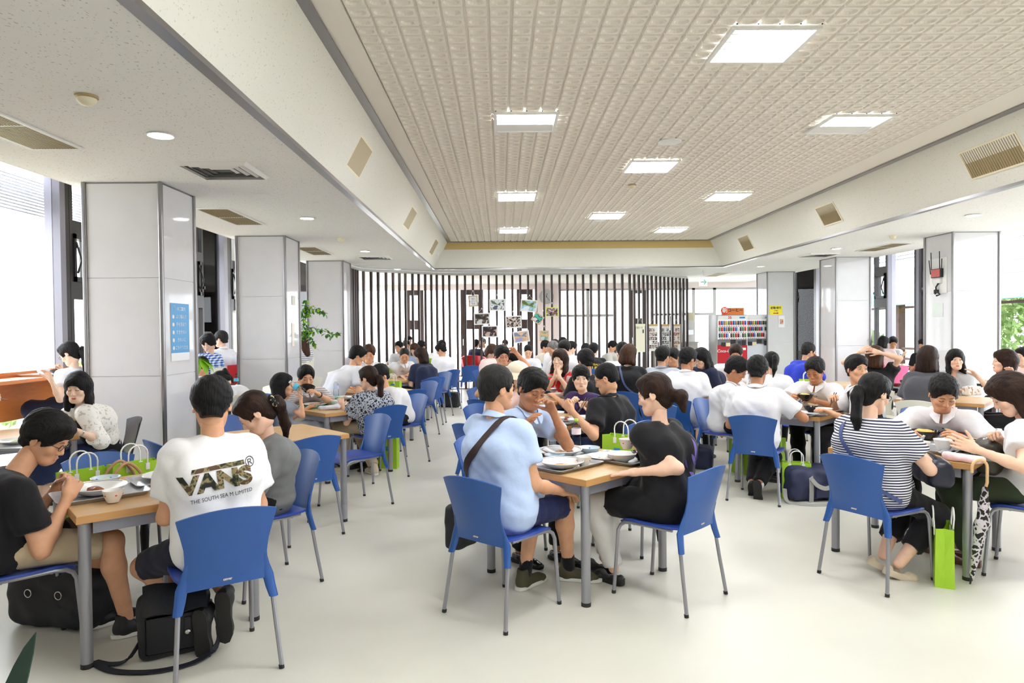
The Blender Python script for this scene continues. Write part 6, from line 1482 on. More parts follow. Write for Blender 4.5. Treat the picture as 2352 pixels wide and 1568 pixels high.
# vending machines
def vending(x, y, label, name_on=True, w_=.80, body=None):
    r = empty('vending_machine', (x, y, 0), 0, label, 'vending machine'); W = w_/2; bm_ = body or alu_m
    MB().rbox(-W, W, 0, .70, .04, 1.83, .02, 2).build('body', bm_, r, smooth=False)
    MB().box(-W+.02, W-.02, -.02, .0, .12, 1.05).build('lower_panel', mat('vending_red', rgb(196, 30, 44), .35) if name_on else mat('vending_blue_white', rgb(230, 234, 246), .4), r)
    MB().box(-W+.03, W-.03, -.022, .0, 1.06, 1.19).build('control_panel', mat('vending_grey', rgb(120, 122, 126), .4), r)
    for x0, x1, z0, z1, m in ((-.28, -.18, .80, .90, ink), (-.17, -.06, .80, .89, mat('vending_label', rgb(240, 228, 190), .5)), (-.05, .08, .86, .97, ink), (.14, .22, .80, .93, mat('vending_dark', rgb(60, 64, 68), .4)), (.24, .34, .82, .95, ink), (.22, .34, .70, .76, white_m), (-.24, .24, .16, .34, ink)):
        MB().box(x0, x1, -.034, -.02, z0+.22*(z0 > .5), z1+.22*(z0 > .5)).build('control', m, r)
    MB().box(-W+.03, W-.03, -.012, .0, 1.20, 1.80).build('display_back', mat('vending_display', rgb(226, 230, 238), .3, emit=((.95, .97, 1), .35)), r)
    cm = MB().lathe([(.020, 0), (.024, .006), (.024, .095), (.019, .105)], 8).mesh('can', None, True)
    cols = [rgb(200, 30, 40), rgb(220, 180, 70), rgb(70, 60, 60), rgb(40, 90, 170), rgb(110, 40, 46), rgb(90, 130, 70), rgb(150, 120, 90), rgb(230, 230, 235)]
    cms = []
    for i, cc in enumerate(cols): q = cm.copy(); q.materials.clear(); q.materials.append(mat('can_%d' % i, cc, .3, .3)); cms.append(q)
    for row, z in enumerate((1.565, 1.405, 1.245)):
        MB().box(-W+.04, W-.04, -.05, -.012, z-.012, z).build('shelf', white_m, r); MB().box(-W+.04, W-.04, -.055, -.05, z-.045, z-.008).build('price_strip', white_m, r)
        for k in range(12):
            link('can', cms[(k*3+row*5+k//4) % 8], r, (-W+.07+k*(w_-.14)/11, -.032, z))
            MB().box(-.012, .012, -.06, -.055, -.040, -.022).build('button', red_ink if k % 3 else blue_ink, r, (-W+.07+k*(w_-.14)/11, 0, z)) if row < 3 else None
    MB().box(-W+.03, W-.03, -.03, 0, 1.70, 1.80).build('header', white_m, r); MB().box(.18, .32, -.033, -.03, 1.73, 1.77).build('label_strip', blue_ink, r)
    if name_on:
        link('price_mark', TX['drink'], r, (-.07, -.033, 1.75), (PI/2, 0, 0)).scale = (.65, .65, .65)
        link('brand_name', TX['cola'], r, (-.17, -.022, .90), (PI/2, 0, 0), ).scale = (.62, .62, .62)
        b = MB().rbox(-.28, .30, -.03, -.018, 1.82, 2.0, .004).build('banner', mat('banner_orange', rgb(214, 120, 50), .5), r)
        MB().lathe([(.10, 0), (.10, .012)], 20, Mx=Matrix.Translation((-.20, -.03, 1.93)) @ Matrix.Rotation(PI/2, 4, 'X')).build('badge', mat('banner_red', rgb(214, 70, 40), .5), b); link('lettering', TX['asa'], b, (-.2, -.044, 1.93), (PI/2, 0, 0)).scale = (.7, .7, .7)
        link('lettering', TX['coffee'], b, (.07, -.033, 1.935), (PI/2, 0, 0)).scale = (.62, .62, .62)
    return r
vending(5.90, 17.35, 'red and silver drinks vending machine with a coffee banner on top')
vending(6.78, 17.9, 'pale vending machine half hidden behind the last right column', False, .7, mat('vending_white', rgb(228, 230, 238), .4))
# low partition, water dispenser and the things behind it
lp = empty('service_counter', (4.9, 19.6, 0), 0, 'low grey partition left of the vending machine', 'counter')
MB().box(-.55, .75, -.06, .06, 0, 1.06).build('panel', mat('partition_grey', rgb(196, 192, 184), .5), lp); MB().box(-.57, .77, -.10, .14, 1.06, 1.10).build('countertop', alu_m, lp)
MB().box(-.57, -.51, -.06, .06, 1.1, 2.6).box(.02, .06, -.03, .03, 1.1, 2.6).box(-.57, .77, -.03, .03, 1.86, 1.92).build('partition_frame', alu_m, lp); MB().box(-.51, .02, -.004, .004, 1.1, 1.86).box(.06, .77, -.004, .004, 1.1, 1.86).build('partition_pane', glass_m, lp)
wd = empty('water_dispenser', (5.42, 19.55, 1.10), 0, 'white water dispenser beside the vending machine', 'dispenser')
MB().rbox(-.14, .14, -.1, .14, 0, .62, .03).build('body', white_m, wd, smooth=True); MB().rbox(-.10, .12, -.08, .1, .62, .84, .02).build('cream_box', ivory_m, wd); MB().box(-.08, .08, -.12, -.1, .20, .34).build('tap', chrome_m, wd)
pn = empty('frying_pan', (4.86, 19.52, 1.10), 0, 'large dark round pan with a long handle standing behind the partition glass', 'pan')
MB().lathe([(.005, -.02), (.12, -.015), (.17, .03), (.165, .03), (.115, -.008), (.005, -.01)], 24, Mx=Matrix.Translation((0, 0, .17)) @ Matrix.Rotation(PI/2, 4, 'X'), cap=False).build('bowl', mat('pan_iron', rgb(44, 46, 56), .4, .4), pn, smooth=True); MB().tube([(0, 0, .33), (0, .01, .75)], .012, 8).build('handle', mat('pan_handle', rgb(50, 50, 60), .4, .4), pn)
# signs and papers on columns
def paper(P3, yaw, w_, h_, m, label, name='poster', cat='poster'):
    r = empty(name, P3, math.radians(yaw), label, cat); MB().box(-w_/2, w_/2, -.004, 0, -h_/2, h_/2).build('sheet', m, r); return r
fy = RCOL[2][2]-.004
y_ = paper(aty(1782, 712, fy), 0, .34, .245, mat('sign_yellow', rgb(246, 232, 60), .5), 'yellow evacuation sign with a red arrow on the last right column', 'evacuation_sign', 'sign')
link('lettering', TX['evac1'], y_, (0, -.006, .055), (PI/2, 0, 0)).scale = (.58, .58, .58); link('lettering', TX['evac2'], y_, (0, -.006, -.015), (PI/2, 0, 0)).scale = (.6, .6, .6); MB().box(-.07, .03, -.007, -.004, -.092, -.070).add([(.03, -.007, -.105), (.075, -.007, -.081), (.03, -.007, -.057), (.03, -.004, -.105), (.075, -.004, -.081), (.03, -.004, -.057)], [(0, 1, 2), (5, 4, 3), (0, 3, 4, 1), (1, 4, 5, 2), (2, 5, 3, 0)]).build('arrow', red_ink, y_)
q = paper(aty(1795, 738, fy), 0, .16, .31, mat('paper_white', rgb(244, 242, 246), .6), 'small white notice with a red picture below the yellow sign', 'notice'); MB().box(-.045, .045, -.0065, -.004, -.07, .06).build('print', pattern('notice_print', 'camo', [rgb(214, 130, 110), rgb(240, 232, 226), rgb(200, 90, 80), rgb(190, 170, 90)], 30), q)
c = atx(1753, 744, RCOL[2][0]-.002); q = paper(c, 90, .36, .46, pattern('poster_sea', 'camo', [rgb(120, 170, 226), rgb(214, 224, 244), rgb(90, 130, 200), rgb(232, 180, 160)], 7), 'tall pale blue poster on the side of the last right column'); q.rotation_euler = (0, 0, -PI/2)
# blue poster on the first column
X_ = LCOL[0][1]+.003; a, b = atx(391, 700, X_), atx(435, 832, X_); cy = (a[1]+b[1])/2; z0 = atx(413, 828, X_)[2]; z1 = atx(413, 697, X_)[2]; hw = (b[1]-a[1])/2; hh_ = (z1-z0)/2
q = empty('poster', (X_, cy, (z0+z1)/2), PI/2, 'blue health poster with white lettering on the first left column', 'poster')
MB().box(-hw, hw, -.003, 0, -hh_, hh_).build('sheet', mat('poster_white', rgb(240, 240, 244), .35), q); MB().box(-hw, hw, -.005, -.003, -hh_*.72, hh_).build('blue_field', mat('poster_blue', rgb(66, 156, 214), .35), q)
for i, me in enumerate(TX['poster']): link('lettering', me, q, (.02, -.0065, hh_*(.80-.27*i)), (PI/2, 0, 0)).scale = (.9, .9, .9)
for i in range(5): MB().lathe([(.020, 0), (.020, .002)], 12, Mx=Matrix.Translation((-hw+.045, -.005, hh_*(.53-.27*i))) @ Matrix.Rotation(PI/2, 4, 'X')).build('bullet_mark', white_ink, q)
mk = MB()
for p_ in (((-hw+.06, -.0065, hh_*.95), (-hw+.1, -.0065, hh_*.8), (-hw+.06, -.0065, hh_*.65), (-hw+.02, -.0065, hh_*.8), (-hw+.06, -.0065, hh_*.95)),): mk.tube(p_, .003, 4)
mk.build('emblem', white_ink, q)
X2 = LCOL[1][1]+.003
for u, v, w_, h_, l, m in ((673, 768, .12, .36, 'narrow paper slip on the side of the second left column', mat('paper_slip', rgb(246, 236, 226), .6)), (674, 690, .16, .14, 'small pale tag on the side of the second left column', mat('paper_pale', rgb(226, 226, 214), .6))):
    c = atx(u, v, X2); paper((X2, c[1], c[2]), 90, w_, h_, m, l, 'notice')
# network router and cables on the right column
X3 = RCOL[0][0]-.002; c = atx(2157, 636, X3); rb = empty('router_panel', (X3, c[1], c[2]), -PI/2, 'white panel with a black router, four antennas and cables on the nearest right column', 'router')
MB().box(-.22, .20, -.012, 0, -.26, .30).build('panel', white_m, rb)
rt_ = MB().rbox(-.13, .13, -.055, -.012, -.01, .13, .01).build('router', ink, rb); MB().box(-.115, .10, -.058, -.055, .0, .12).build('label', mat('router_label', rgb(196, 92, 88), .5), rt_)
for x, z1, dx in ((-.12, .40, 0), (.09, .40, 0), (-.14, .28, -.03), (.13, .28, .02)): MB().tube([(x, -.05, .12 if z1 > .3 else .05), (x+dx, -.055, z1)], .008, 6).build('antenna', ink, rt_)
MB().rbox(-.0, .09, -.05, -.012, -.10, -.03, .008).build('adapter', white_m, rb)
mb = MB(); mb.tube([(.03, -.03, -.10), (.0, -.05, -.16), (.02, -.06, -.22), (-.02, -.05, -.27)], .012, 6); mb.tube([(-.02, -.04, -.2), (.04, -.06, -.24), (.1, -.05, -.28), (.04, -.07, -.30)], .014, 6); mb.rbox(-.05, .02, -.06, -.012, -.26, -.2, .01); mb.build('cable', ink, rb); MB().tube([(-.13, -.03, .02), (-.12, -.03, -.08), (-.05, -.03, -.18)], .004, 5).build('cable', white_m, rb)
q = paper((X3, atx(2154, 712, X3)[1], atx(2154, 712, X3)[2]), 0, .26, .22, mat('paper_green_tint', rgb(228, 236, 232), .4), 'pale sheet taped below the router panel', 'notice'); q.rotation_euler = (0, 0, -PI/2)
# lime bench by the right window
bn = empty('bench', (8.35, 15.6, 0), 0, 'lime green bench back by the right window', 'bench'); MB().box(-.6, .45, .0, .06, .30, .98).build('backrest', mat('bench_lime', rgb(170, 196, 80), .5), bn); MB().box(-.6, .45, -.4, .0, .36, .43).build('seat', mat('bench_lime', rgb(170, 196, 80)), bn); MB().box(-.58, -.52, -.35, .04, 0, .36).box(.37, .43, -.35, .04, 0, .36).build('leg', alu_m, bn)
# ------------------------------------------------------------------ trays, dishes and bottles; base points measured on the table plane
ZT = .7005
china = mat('china_white', rgb(240, 240, 238), .18, spec=.5); china_b = mat('china_pale_blue', rgb(206, 222, 232), .2); navy_line = mat('china_line', rgb(40, 48, 80), .25)
lacq = mat('lacquer_black', rgb(28, 22, 24), .2, spec=.5); lacq_r = mat('lacquer_red', rgb(128, 34, 30), .25); tray_m = mat('tray_grey', rgb(190, 192, 196), .35, .35); mint = mat('tray_mint', rgb(140, 206, 184), .4)
rice_m = mat('rice', rgb(245, 243, 236), .6, bump=(160, .6)); curry = mat('curry', rgb(214, 156, 50), .35, noise=(60, .25)); meat = mat('fried_meat', rgb(122, 62, 30), .35, noise=(70, .4), bump=(90, .6)); fried = mat('fried_golden', rgb(196, 136, 62), .5, noise=(60, .3), bump=(90, .6)); noodle = mat('noodle', rgb(226, 178, 96), .4, noise=(80, .3), bump=(100, .6)); salad = mat('salad', rgb(206, 220, 170), .5, noise=(70, .2), bump=(120, .6)); tea = mat('tea', rgb(170, 150, 90), .1)
pet = glass_mat('bottle_clear', (.96, .98, .99), .12); steel = mat('steel', (.6, .6, .62), .25, 1.0); chop_m = mat('chopstick_dark', rgb(40, 28, 28), .4); paper_c = mat('cup_paper', rgb(238, 236, 232), .5)
LB = {}
def tray(u, v, rot, label, m=None, w_=.40, d=.29, z=ZT):
    p = atz(u, v, z); r = empty('tray', (p[0], p[1], z), math.radians(rot), label, 'tray', 'serving trays')
    mm = m or tray_m; b = MB(); x, y = w_/2, d/2
    def ring(ins, zz, r_=.03):
        return [(sx*(x-ins-r_)+r_*math.cos(a), sy*(y-ins-r_)+r_*math.sin(a), zz) for sx, sy, a0 in ((1, 1, 0), (-1, 1, PI/2), (-1, -1, PI), (1, -1, 1.5*PI)) for a in [a0+PI/2*k/4 for k in range(5)]]
    b.loft([ring(.018, 0), ring(.0, .018), ring(-.006, .020), ring(-.006, .0225), ring(.004, .0215), ring(.02, .004)], True).build('pan', mm, r, smooth=True); return r
PROF = {'plate': [(.05, 0), (.06, .003), (.095, .012), (.128, .026), (.126, .029), (.09, .016), (.055, .007), (.002, .006)],
        'deep': [(.05, 0), (.07, .006), (.105, .024), (.132, .042), (.130, .045), (.10, .030), (.06, .010), (.002, .009)],
        'bowl': [(.028, 0), (.03, .008), (.050, .025), (.060, .052), (.0575, .053), (.047, .028), (.028, .013), (.002, .011)],
        'lowbowl': [(.030, 0), (.034, .006), (.060, .020), (.072, .042), (.0695, .043), (.056, .023), (.03, .010), (.002, .009)],
        'donburi': [(.035, 0), (.038, .012), (.070, .035), (.088, .075), (.085, .076), (.066, .040), (.035, .018), (.002, .016)],
        'cup': [(.025, 0), (.027, .004), (.036, .022), (.047, .058), (.0445, .058), (.034, .024), (.022, .008), (.002, .007)],
        'saucer': [(.03, 0), (.034, .003), (.06, .010), (.058, .012), (.03, .005), (.002, .004)]}
VM = {}
def dish(kind, at, label, m=None, food=None, line=False, s=1.0, z=None, name=None, cat=None, group=None, inner=None, motif=None):
    m = m or china; k = (kind, m.name)
    if k not in VM: VM[k] = MB().lathe(PROF[kind], 28, cap=False).mesh(kind, m, True)
    nm = name or {'plate': 'plate', 'deep': 'plate', 'saucer': 'saucer', 'cup': 'tea_bowl'}.get(kind, 'bowl')
    P = Vector(at) if len(at) == 3 and z is None else Vector(atz(at[0], at[1], z or ZT+.006))
    if len(at) == 3 and z is None and at[0] > 20: P = Vector(aty(*at))
    r = empty(nm, P, random.random()*6, label, cat or nm.replace('_', ' ').replace('tea bowl', 'cup'), group or 'dishes on the tables'); r.scale = (s, s, s)
    link('body', VM[k], r)
    top = PROF[kind]; R = max(a for a, b in top); h = max(b for a, b in top)
    if line:
        q = ('line', kind)
        if q not in VM: VM[q] = MB().lathe([(R*.91, h*.86), (R*.935, h*.93), (R*.94, h*.95), (R*.915, h*.885)], 28, cap=False).mesh('rim_line', navy_line)
        link('rim_line', VM[q], r)['label'] = 'thin dark blue line round the rim'
    if inner: MB().lathe([(R*.93, h*.97), (R*.74, h*.55), (R*.4, h*.24), (.002, h*.2)], 24, cap=False).build('lacquer_inside', inner, r, smooth=True)['label'] = 'red lacquered inside'
    if motif:
        for i in range(5): MB().ball((R*.80*math.cos(i*1.25), R*.80*math.sin(i*1.25), h*.62), (.006, .006, .004), 6, 4).build('printed_flower', motif, r)
    for f in (food or []):
        fm, fx, fy, fr, fh = f; S = Solid(); S.wr = .004; S.wf = 130
        zc = h*.80 if kind == 'donburi' else h*.30; fh = min(fh, .022) if kind == 'donburi' else fh; S.ell((fx, fy, zc), (fr, fr*.8, fh), .01); S.ell((fx+fr*.4, fy+fr*.3, zc+.002), (fr*.5, fr*.5, fh*.9), .01)
        solid_obj('food', S, .0075, fm, r)
    return r
def bottle(P, label, h=.21, cap=None, lab=None, r_=.032, tilt=None):
    o = empty('bottle', P, 0, label, 'bottle', 'drink bottles')
    pr = [(.02, 0), (r_, .004), (r_, h*.18), (r_*.92, h*.20), (r_, h*.23), (r_, h*.42), (r_*.9, h*.46), (r_, h*.5), (r_, h*.66), (r_*.85, h*.76), (r_*.42, h*.88), (r_*.40, h*.93), (r_*.40, h*.95)]
    MB().lathe(pr, 20).build('body', pet, o, smooth=True); MB().lathe([(r_*.46, h*.93), (r_*.46, h), (r_*.40, h*1.005)], 16).build('cap', cap or white_m, o, smooth=True)
    MB().lathe([(r_*1.015, h*.50), (r_*1.015, h*.70)], 20, cap=False).build('label', lab or white_m, o)
    MB().lathe([(r_*.9, .006), (r_*.9, h*.40), (.001, h*.40)], 16, cap=False).build('water', glass_mat('water_clear', (.95, .98, .99), .04), o)
    if tilt: o.rotation_euler = tilt
    return o
def stick_pair(a, b, label, m=None, gap=.012, name='chopsticks', cat='chopsticks'):
    a, b = Vector(a), Vector(b); r = empty(name, a, 0, label, cat); d = b-a; s = d.cross(Vector((0, 0, 1))).normalized()*gap
    for k in (-1, 1): MB().tube([s*k*.3, d+s*k], [.0022, .0038], 6).build('stick', m or chop_m, r)
    return r
def spoon(a, b, label, fork=False):
    a, b = Vector(a), Vector(b); r = empty('fork' if fork else 'spoon', a, 0, label, 'cutlery'); d = b-a
    MB().tube([d*0, d*.3, d], [.0035, .0022, .004], 6, flat=.5).build('handle', steel, r); MB().ball((0, 0, 0), (.018, .014, .005), 10, 6).build('bowl', steel, r); return r
# curry table
tray(1296, 1071, 44, 'grey tray with the nearer curry plate, before the man in pale blue'); tray(1296, 1043, 136-180, 'grey tray with the farther curry plate, before the tanned boy'); tray(1422, 1056, -46, 'grey tray of the woman in black, on the curry table')
FULLCURRY = [(curry, -.02, .0, .060, .018), (rice_m, .03, .03, .035, .022)]
dish('deep', (1290, 1074), 'white curry plate with a dark rim line, half eaten, nearest on the curry table', food=[(curry, -.03, .0, .058, .010)], line=True)
dish('deep', (1290, 1046), 'white curry plate with rice and a cutlet, before the tanned boy', food=FULLCURRY+[(meat, .055, -.03, .032, .020)], line=True)
dish('lowbowl', (1353, 1041), 'pale blue patterned bowl right of the farther curry plate', china_b, motif=blue_ink); dish('lowbowl', (1274, 1057), 'small pale bowl between the two curry plates', china_b, s=.9)
dish('cup', (1341, 1070), 'white tea bowl with a red flower on the nearer tray', paper_c, motif=red_ink)
dish('plate', (1393, 1055), 'white plate with a mound of rice before the woman in black', food=[(rice_m, -.02, .03, .05, .03)], s=.92); dish('lowbowl', (1428, 1060), 'white bowl on the tray of the woman in black', s=1.25); dish('donburi', (1474, 1056), 'dark lacquer soup bowl before the woman in black', lacq, s=.72)
dish('cup', (1440, 1030, 3.99), 'white tea bowl held up by the woman in black', paper_c, motif=red_ink)
bottle(atz(1324, 1031, ZT), 'clear water bottle with a lime green cap on the curry table', .205, mat('cap_lime', rgb(170, 220, 40), .4), mat('label_red_white', rgb(244, 226, 226), .5, noise=(30, .1)))
# glasses boy’s table
tray(232, 1138, 40, 'grey tray before the boy in black at the lettered boy’s elbow'); dish('deep', (226, 1134), 'white plate with brown glazed chicken before the boy in black', food=[(meat, .02, 0, .045, .022), (meat, -.05, .02, .022, .016)], line=True)
dish('lowbowl', (243, 1113), 'blue patterned bowl of shredded cabbage on the glasses boy’s tray', china_b, food=[(salad, 0, 0, .045, .022)], motif=blue_ink); dish('cup', (260, 1152), 'white tea bowl with small flowers on the edge of the glasses boy’s table', paper_c, motif=red_ink)
spoon(np.array(aty(166, 1132, 3.30)), np.array(aty(186, 1098, 3.30)), 'fork in the hand of the boy in black', True)
tray(395, 1102, 40, 'grey tray partly hidden by the boy in the lettered T-shirt'); dish('plate', (385, 1098), 'white plate partly hidden by the boy in the lettered T-shirt')
# left table by the column
tray(60, 1028, 0, 'grey tray before the person cut off by the left edge'); dish('plate', (38, 1018), 'plate on the tray at the left edge', food=[(salad, 0, 0, .05, .02)]); dish('bowl', (85, 1016), 'small bowl on the tray at the left edge')
stick_pair(aty(18, 918, 5.25), aty(-24, 915, 5.2), 'green chopsticks at the left edge', mat('chopstick_green', rgb(30, 90, 66), .4))
# window counter
ct = 1.0705
p_ = atz(95, 862, ct); tray(95, 863, 10, 'pale tray on the window counter before the girl with the black bow', china, .34, .26, ct); dish('bowl', (100, 861), 'small white bowl on the window counter', z=ct+.006); dish('donburi', (133, 861), 'black bowl on the window counter before the girl', lacq, z=ct+.006, s=.8)
# mint tray table
tray(735, 934, 45, 'mint green tray on the mint tray table', mint); dish('plate', (724, 932), 'white plate of fried chicken on the mint green tray', food=[(fried, -.03, 0, .05, .02), (meat, .04, .01, .045, .026)])
dish('lowbowl', (725, 919), 'white bowl of yellow soup behind the plate of fried chicken', food=[(curry, 0, 0, .05, .012)], s=1.2); dish('bowl', (701, 921), 'small white bowl at the left of the mint tray'); dish('bowl', (769, 930), 'white bowl right of the mint tray'); dish('lowbowl', (772, 920), 'pale green bowl below the clear bottle', mint)
dish('plate', (790, 932), 'stacked white plates beside the leopard print woman', s=.8); dish('plate', (793, 916), 'white plate with fries and ketchup by the leopard print woman', food=[(fried, 0, 0, .05, .02)]); dish('plate', (748, 918), 'white plate of golden fries on the mint tray table', food=[(fried, 0, 0, .055, .02)])
bottle(atz(772, 914, ZT), 'clear bottle on the mint tray table, before the empty blue chairs', .22, white_m, mat('label_blue_white', rgb(210, 216, 236), .5))
P_ = np.array(aty(688, 900, 6.72)); bottle(P_-np.array([.05, 0, -.02]), 'clear bottle with blue label tilted to the mouth of the little girl', .20, white_m, mat('label_blue', rgb(90, 190, 226), .5), tilt=(0, -.9, 0)).location = P_+np.array([.06, 0, -.02])
dish('donburi', (706, 900, 7.24), 'black bowl held to the mouth of the spiky-haired man', lacq, s=.85).rotation_euler = (-.5, 0, 0)
def cloth_roll(u, v, rot, m, label, s=1.0):
    p = atz(u, v, ZT+.02*s); r = empty('wrapped_towel', p, math.radians(rot), label, 'towel'); S = Solid(); S.wr = .004; S.wf = 60
    S.box((0, 0, 0), (.10*s, .042*s, .020*s), .015*s); S.cap((-.10*s, -.01, 0), (.09*s, .012, .012*s), .018*s, .022*s, k=.02); solid_obj('cloth', S, .009, m, r); return r
cloth_roll(757, 936, 10, mat('towel_white_blue', rgb(226, 226, 240), .8, noise=(14, .12)), 'white wrapped towel on the corner of the mint tray table')
bottle(atz(543, 893, ZT), 'clear bottle with blue label and dark cap by the bowing girl', .22, ink, mat('label_blue', rgb(90, 190, 226)))
# further left tables
dish('lowbowl', (888, 872), 'white stacked bowl on the small green bag table, nearer'); dish('bowl', (903, 868), 'white bowl on the small green bag table beside the small green bag'); dish('lowbowl', (884, 862), 'white bowl on the small green bag table, farther')
b_ = atz(921, 838, ZT); o = empty('flask', b_, 0, 'slim pink flask before the close-cropped man', 'bottle'); MB().lathe([(.03, 0), (.032, .01), (.032, .17), (.02, .175)], 18).build('body', mat('flask_pink', rgb(226, 150, 176), .35), o, smooth=True); MB().lathe([(.031, .17), (.031, .215), (.02, .22)], 18).build('lid', mat('flask_lid', rgb(210, 110, 150), .35), o, smooth=True)
# black polo table
tray(1310, 969, 45, 'grey tray on the black polo table before the man in black polo'); dish('bowl', (1282, 972), 'white bowl with brown dots on the black polo table', motif=mat('motif_brown', rgb(120, 70, 50), .4)); dish('plate', (1345, 964), 'white plate in front of the man in black polo', food=[(meat, -.06, 0, .03, .03)]); dish('lowbowl', (1275, 958), 'wide white bowl left on the black polo table', s=1.2); dish('lowbowl', (1320, 972), 'white bowl of soup beside the glazed chicken', s=.9)
dish('saucer', (1301, 967), 'saucer with glazed brown chicken on the black polo table', food=[(meat, 0, 0, .04, .04)])
stick_pair(aty(1329, 946, 5.45), aty(1349, 913, 5.62), 'black chopsticks held by the man in the black polo shirt')
# red cardigan table
tray(1302, 911, 45, 'grey tray on the table of the woman in red'); dish('lowbowl', (1283, 912), 'white bowl with chopsticks across, before the woman in red', s=1.2); dish('bowl', (1270, 901), 'small white bowl farther left before the woman in red'); dish('plate', (1318, 906), 'white plate on the tray of the woman in red'); dish('lowbowl', (1258, 893), 'dark bowl beside the bucket hat', lacq)
stick_pair(atz(1268, 896, .76), atz(1303, 893, .76), 'chopsticks lying across the bowl of the woman in red')
# umbrella table
tray(2150, 1032, 43, 'grey tray with the nearer white cup on the umbrella table'); tray(2148, 1011, -47, 'grey tray before the crew-cut boy'); tray(2255, 1049, -47, 'grey tray before the woman at the right edge')
dish('donburi', (2125, 1014), 'large black bowl heaped with noodles before the crew-cut boy', lacq, food=[(noodle, 0, 0, .062, .075)], s=1.05); dish('donburi', (2187, 1014), 'black soup bowl with a red inside before the crew-cut boy', lacq, inner=lacq_r, s=.85)
dish('cup', (2167, 1034), 'white tea bowl standing at the edge of the nearer umbrella table tray', paper_c, s=1.25); dish('donburi', (2224, 1038), 'black bowl of noodles under the hand of the woman at the right edge', lacq, food=[(noodle, 0, 0, .062, .075)]); dish('cup', (2114, 1038), 'white tea bowl behind the hand of the striped woman', paper_c, s=1.2); dish('bowl', (2100, 1018), 'white bowl left of the black noodle bowl', s=1.1)
cloth_roll(2212, 1052, 130, mat('pouch_pink', rgb(240, 206, 206), .8, noise=(18, .12)), 'pink and white cloth pouch on the umbrella table')
spoon(np.array(aty(2264, 1008, 4.08)), np.array(aty(2290, 985, 4.1)), 'spoon in the hand of the woman at the right edge')
# schoolboys’ table
tray(1870, 950, 45, 'grey tray with black bowls on the schoolboys’ table'); tray(1822, 956, 40, 'grey tray before the schoolboy seen from behind'); dish('plate', (1822, 952), 'plate of yellow egg before the schoolboy seen from behind', food=[(curry, 0, 0, .05, .02)])
dish('donburi', (1862, 946), 'black lacquer bowl in the middle of the schoolboys’ table', lacq, s=.72); dish('donburi', (1893, 953), 'wide white bowl under the chopsticks on the schoolboys’ table', s=.85); dish('bowl', (1868, 934), 'small white bowl farthest on the schoolboys’ table'); dish('saucer', (1920, 943), 'saucer with a croquette on the schoolboys’ table', food=[(fried, 0, 0, .035, .02)], s=1.2); dish('donburi', (1850, 920, 6.5), 'black bowl held by the tanned boy', lacq, food=[(noodle, 0, 0, .06, .07)], s=.85)
stick_pair(aty(1907, 931, 6.28), aty(1919, 901, 6.3), 'dark chopsticks held by the boy in the black vest')
ph = empty('phone', atz(1838, 957, ZT), .5, 'black phone lying on the schoolboys’ table', 'phone'); MB().rbox(-.04, .04, -.08, .08, 0, .012, .01).build('body', ink, ph)
# table at the right
dish('donburi', (2080, 884), 'black bowl left of the charcoal top on the pouch table', lacq, food=[(noodle, 0, 0, .05, .08)], s=.9); dish('donburi', (2060, 890), 'dark red bowl left on the pouch table', lacq_r, s=.7); dish('lowbowl', (2095, 892), 'black low bowl beside the charcoal top', lacq); dish('lowbowl', (2222, 893), 'black low bowl behind the patterned pouch', lacq); dish('lowbowl', (2250, 889), 'black low bowl before the woman in crimson', lacq); tray(2080, 890, 45, 'grey tray left on the pouch table')
pz = atz(2232, 908, ZT); pu = empty('pouch', pz, .1, 'floral patterned box pouch on the pouch table', 'pouch'); S = Solid(); S.wr = .003; S.box((0, 0, .055), (.095, .05, .055), .02); solid_obj('body', S, .009, pattern('pouch_floral', 'flowers', [rgb(226, 220, 214), rgb(226, 220, 214), rgb(120, 92, 112), rgb(196, 170, 120)], 38), pu)
for u, v, l in ((2069, 829, 'clear bottle with blue cap on the pink chair table, left'), (2097, 829, 'clear bottle with green cap on the pink chair table, right')): p_ = atz(u, v, ZT); bottle((p_[0]*13.9/p_[1], 13.9, ZT), l, .22, blue_ink if u < 2080 else mat('cap_lime', rgb(170, 220, 40)))
# ------------------------------------------------------------------ bags
lime_m = mat('paper_lime', rgb(158, 202, 44), .5); lime_in = mat('paper_lime_inside', rgb(128, 166, 44), .6); bag_blue = mat('bag_mark_blue', rgb(40, 140, 196), .5)
def paper_bag(P, yaw, label, w_=.26, d=.10, h=.33, hang=False):
    r = empty('paper_bag', P, -math.radians(yaw), label, 'bag', 'lime green paper bags'); x, y = w_/2, d/2; t = .003; b = MB(); g = .012
    o = [(-x, -y), (x, -y), (x, 0), (x, y), (-x, y), (-x, 0)]
    def ring(z, k, s=1): return [(a*s*(1-(.16 if abs(c) < 1e-6 else 0)*k), c*(1-.1*k)*s, z) for a, c in o]
    b.loft([ring(0, 0), ring(h*.5, .5), ring(h, 1), ring(h, 1, .985), ring(h*.5, .5, .985), ring(.006, 0, .985)], True).build('body', lime_m, r)
    for sy in (-1, 1):
        pts = [(-.055, sy*y*.9, h-.03), (-.055, sy*(y*.9+.004), h+.03)]+[(.055*math.cos(a), sy*(y*.9+.006), h+.05+.055*math.sin(a)) for a in [PI-PI*k/8 for k in range(9)]]+[(.055, sy*(y*.9+.004), h+.03), (.055, sy*y*.9, h-.03)]
        hd = MB().tube(pts, .0045, 6).build('handle', white_m, r, smooth=True)
        for sx in (-1, 1): MB().rbox(sx*.055-.012, sx*.055+.012, sy*y*.9-.004, sy*y*.9+.006, h-.05, h-.01, .003).build('handle_clip', white_m, hd)
        MB().box(.01, .06, sy*(y+.0005)-.001, sy*(y+.0005)+.001, h*.60, h*.75).build('printed_mark', bag_blue, r)
    return r
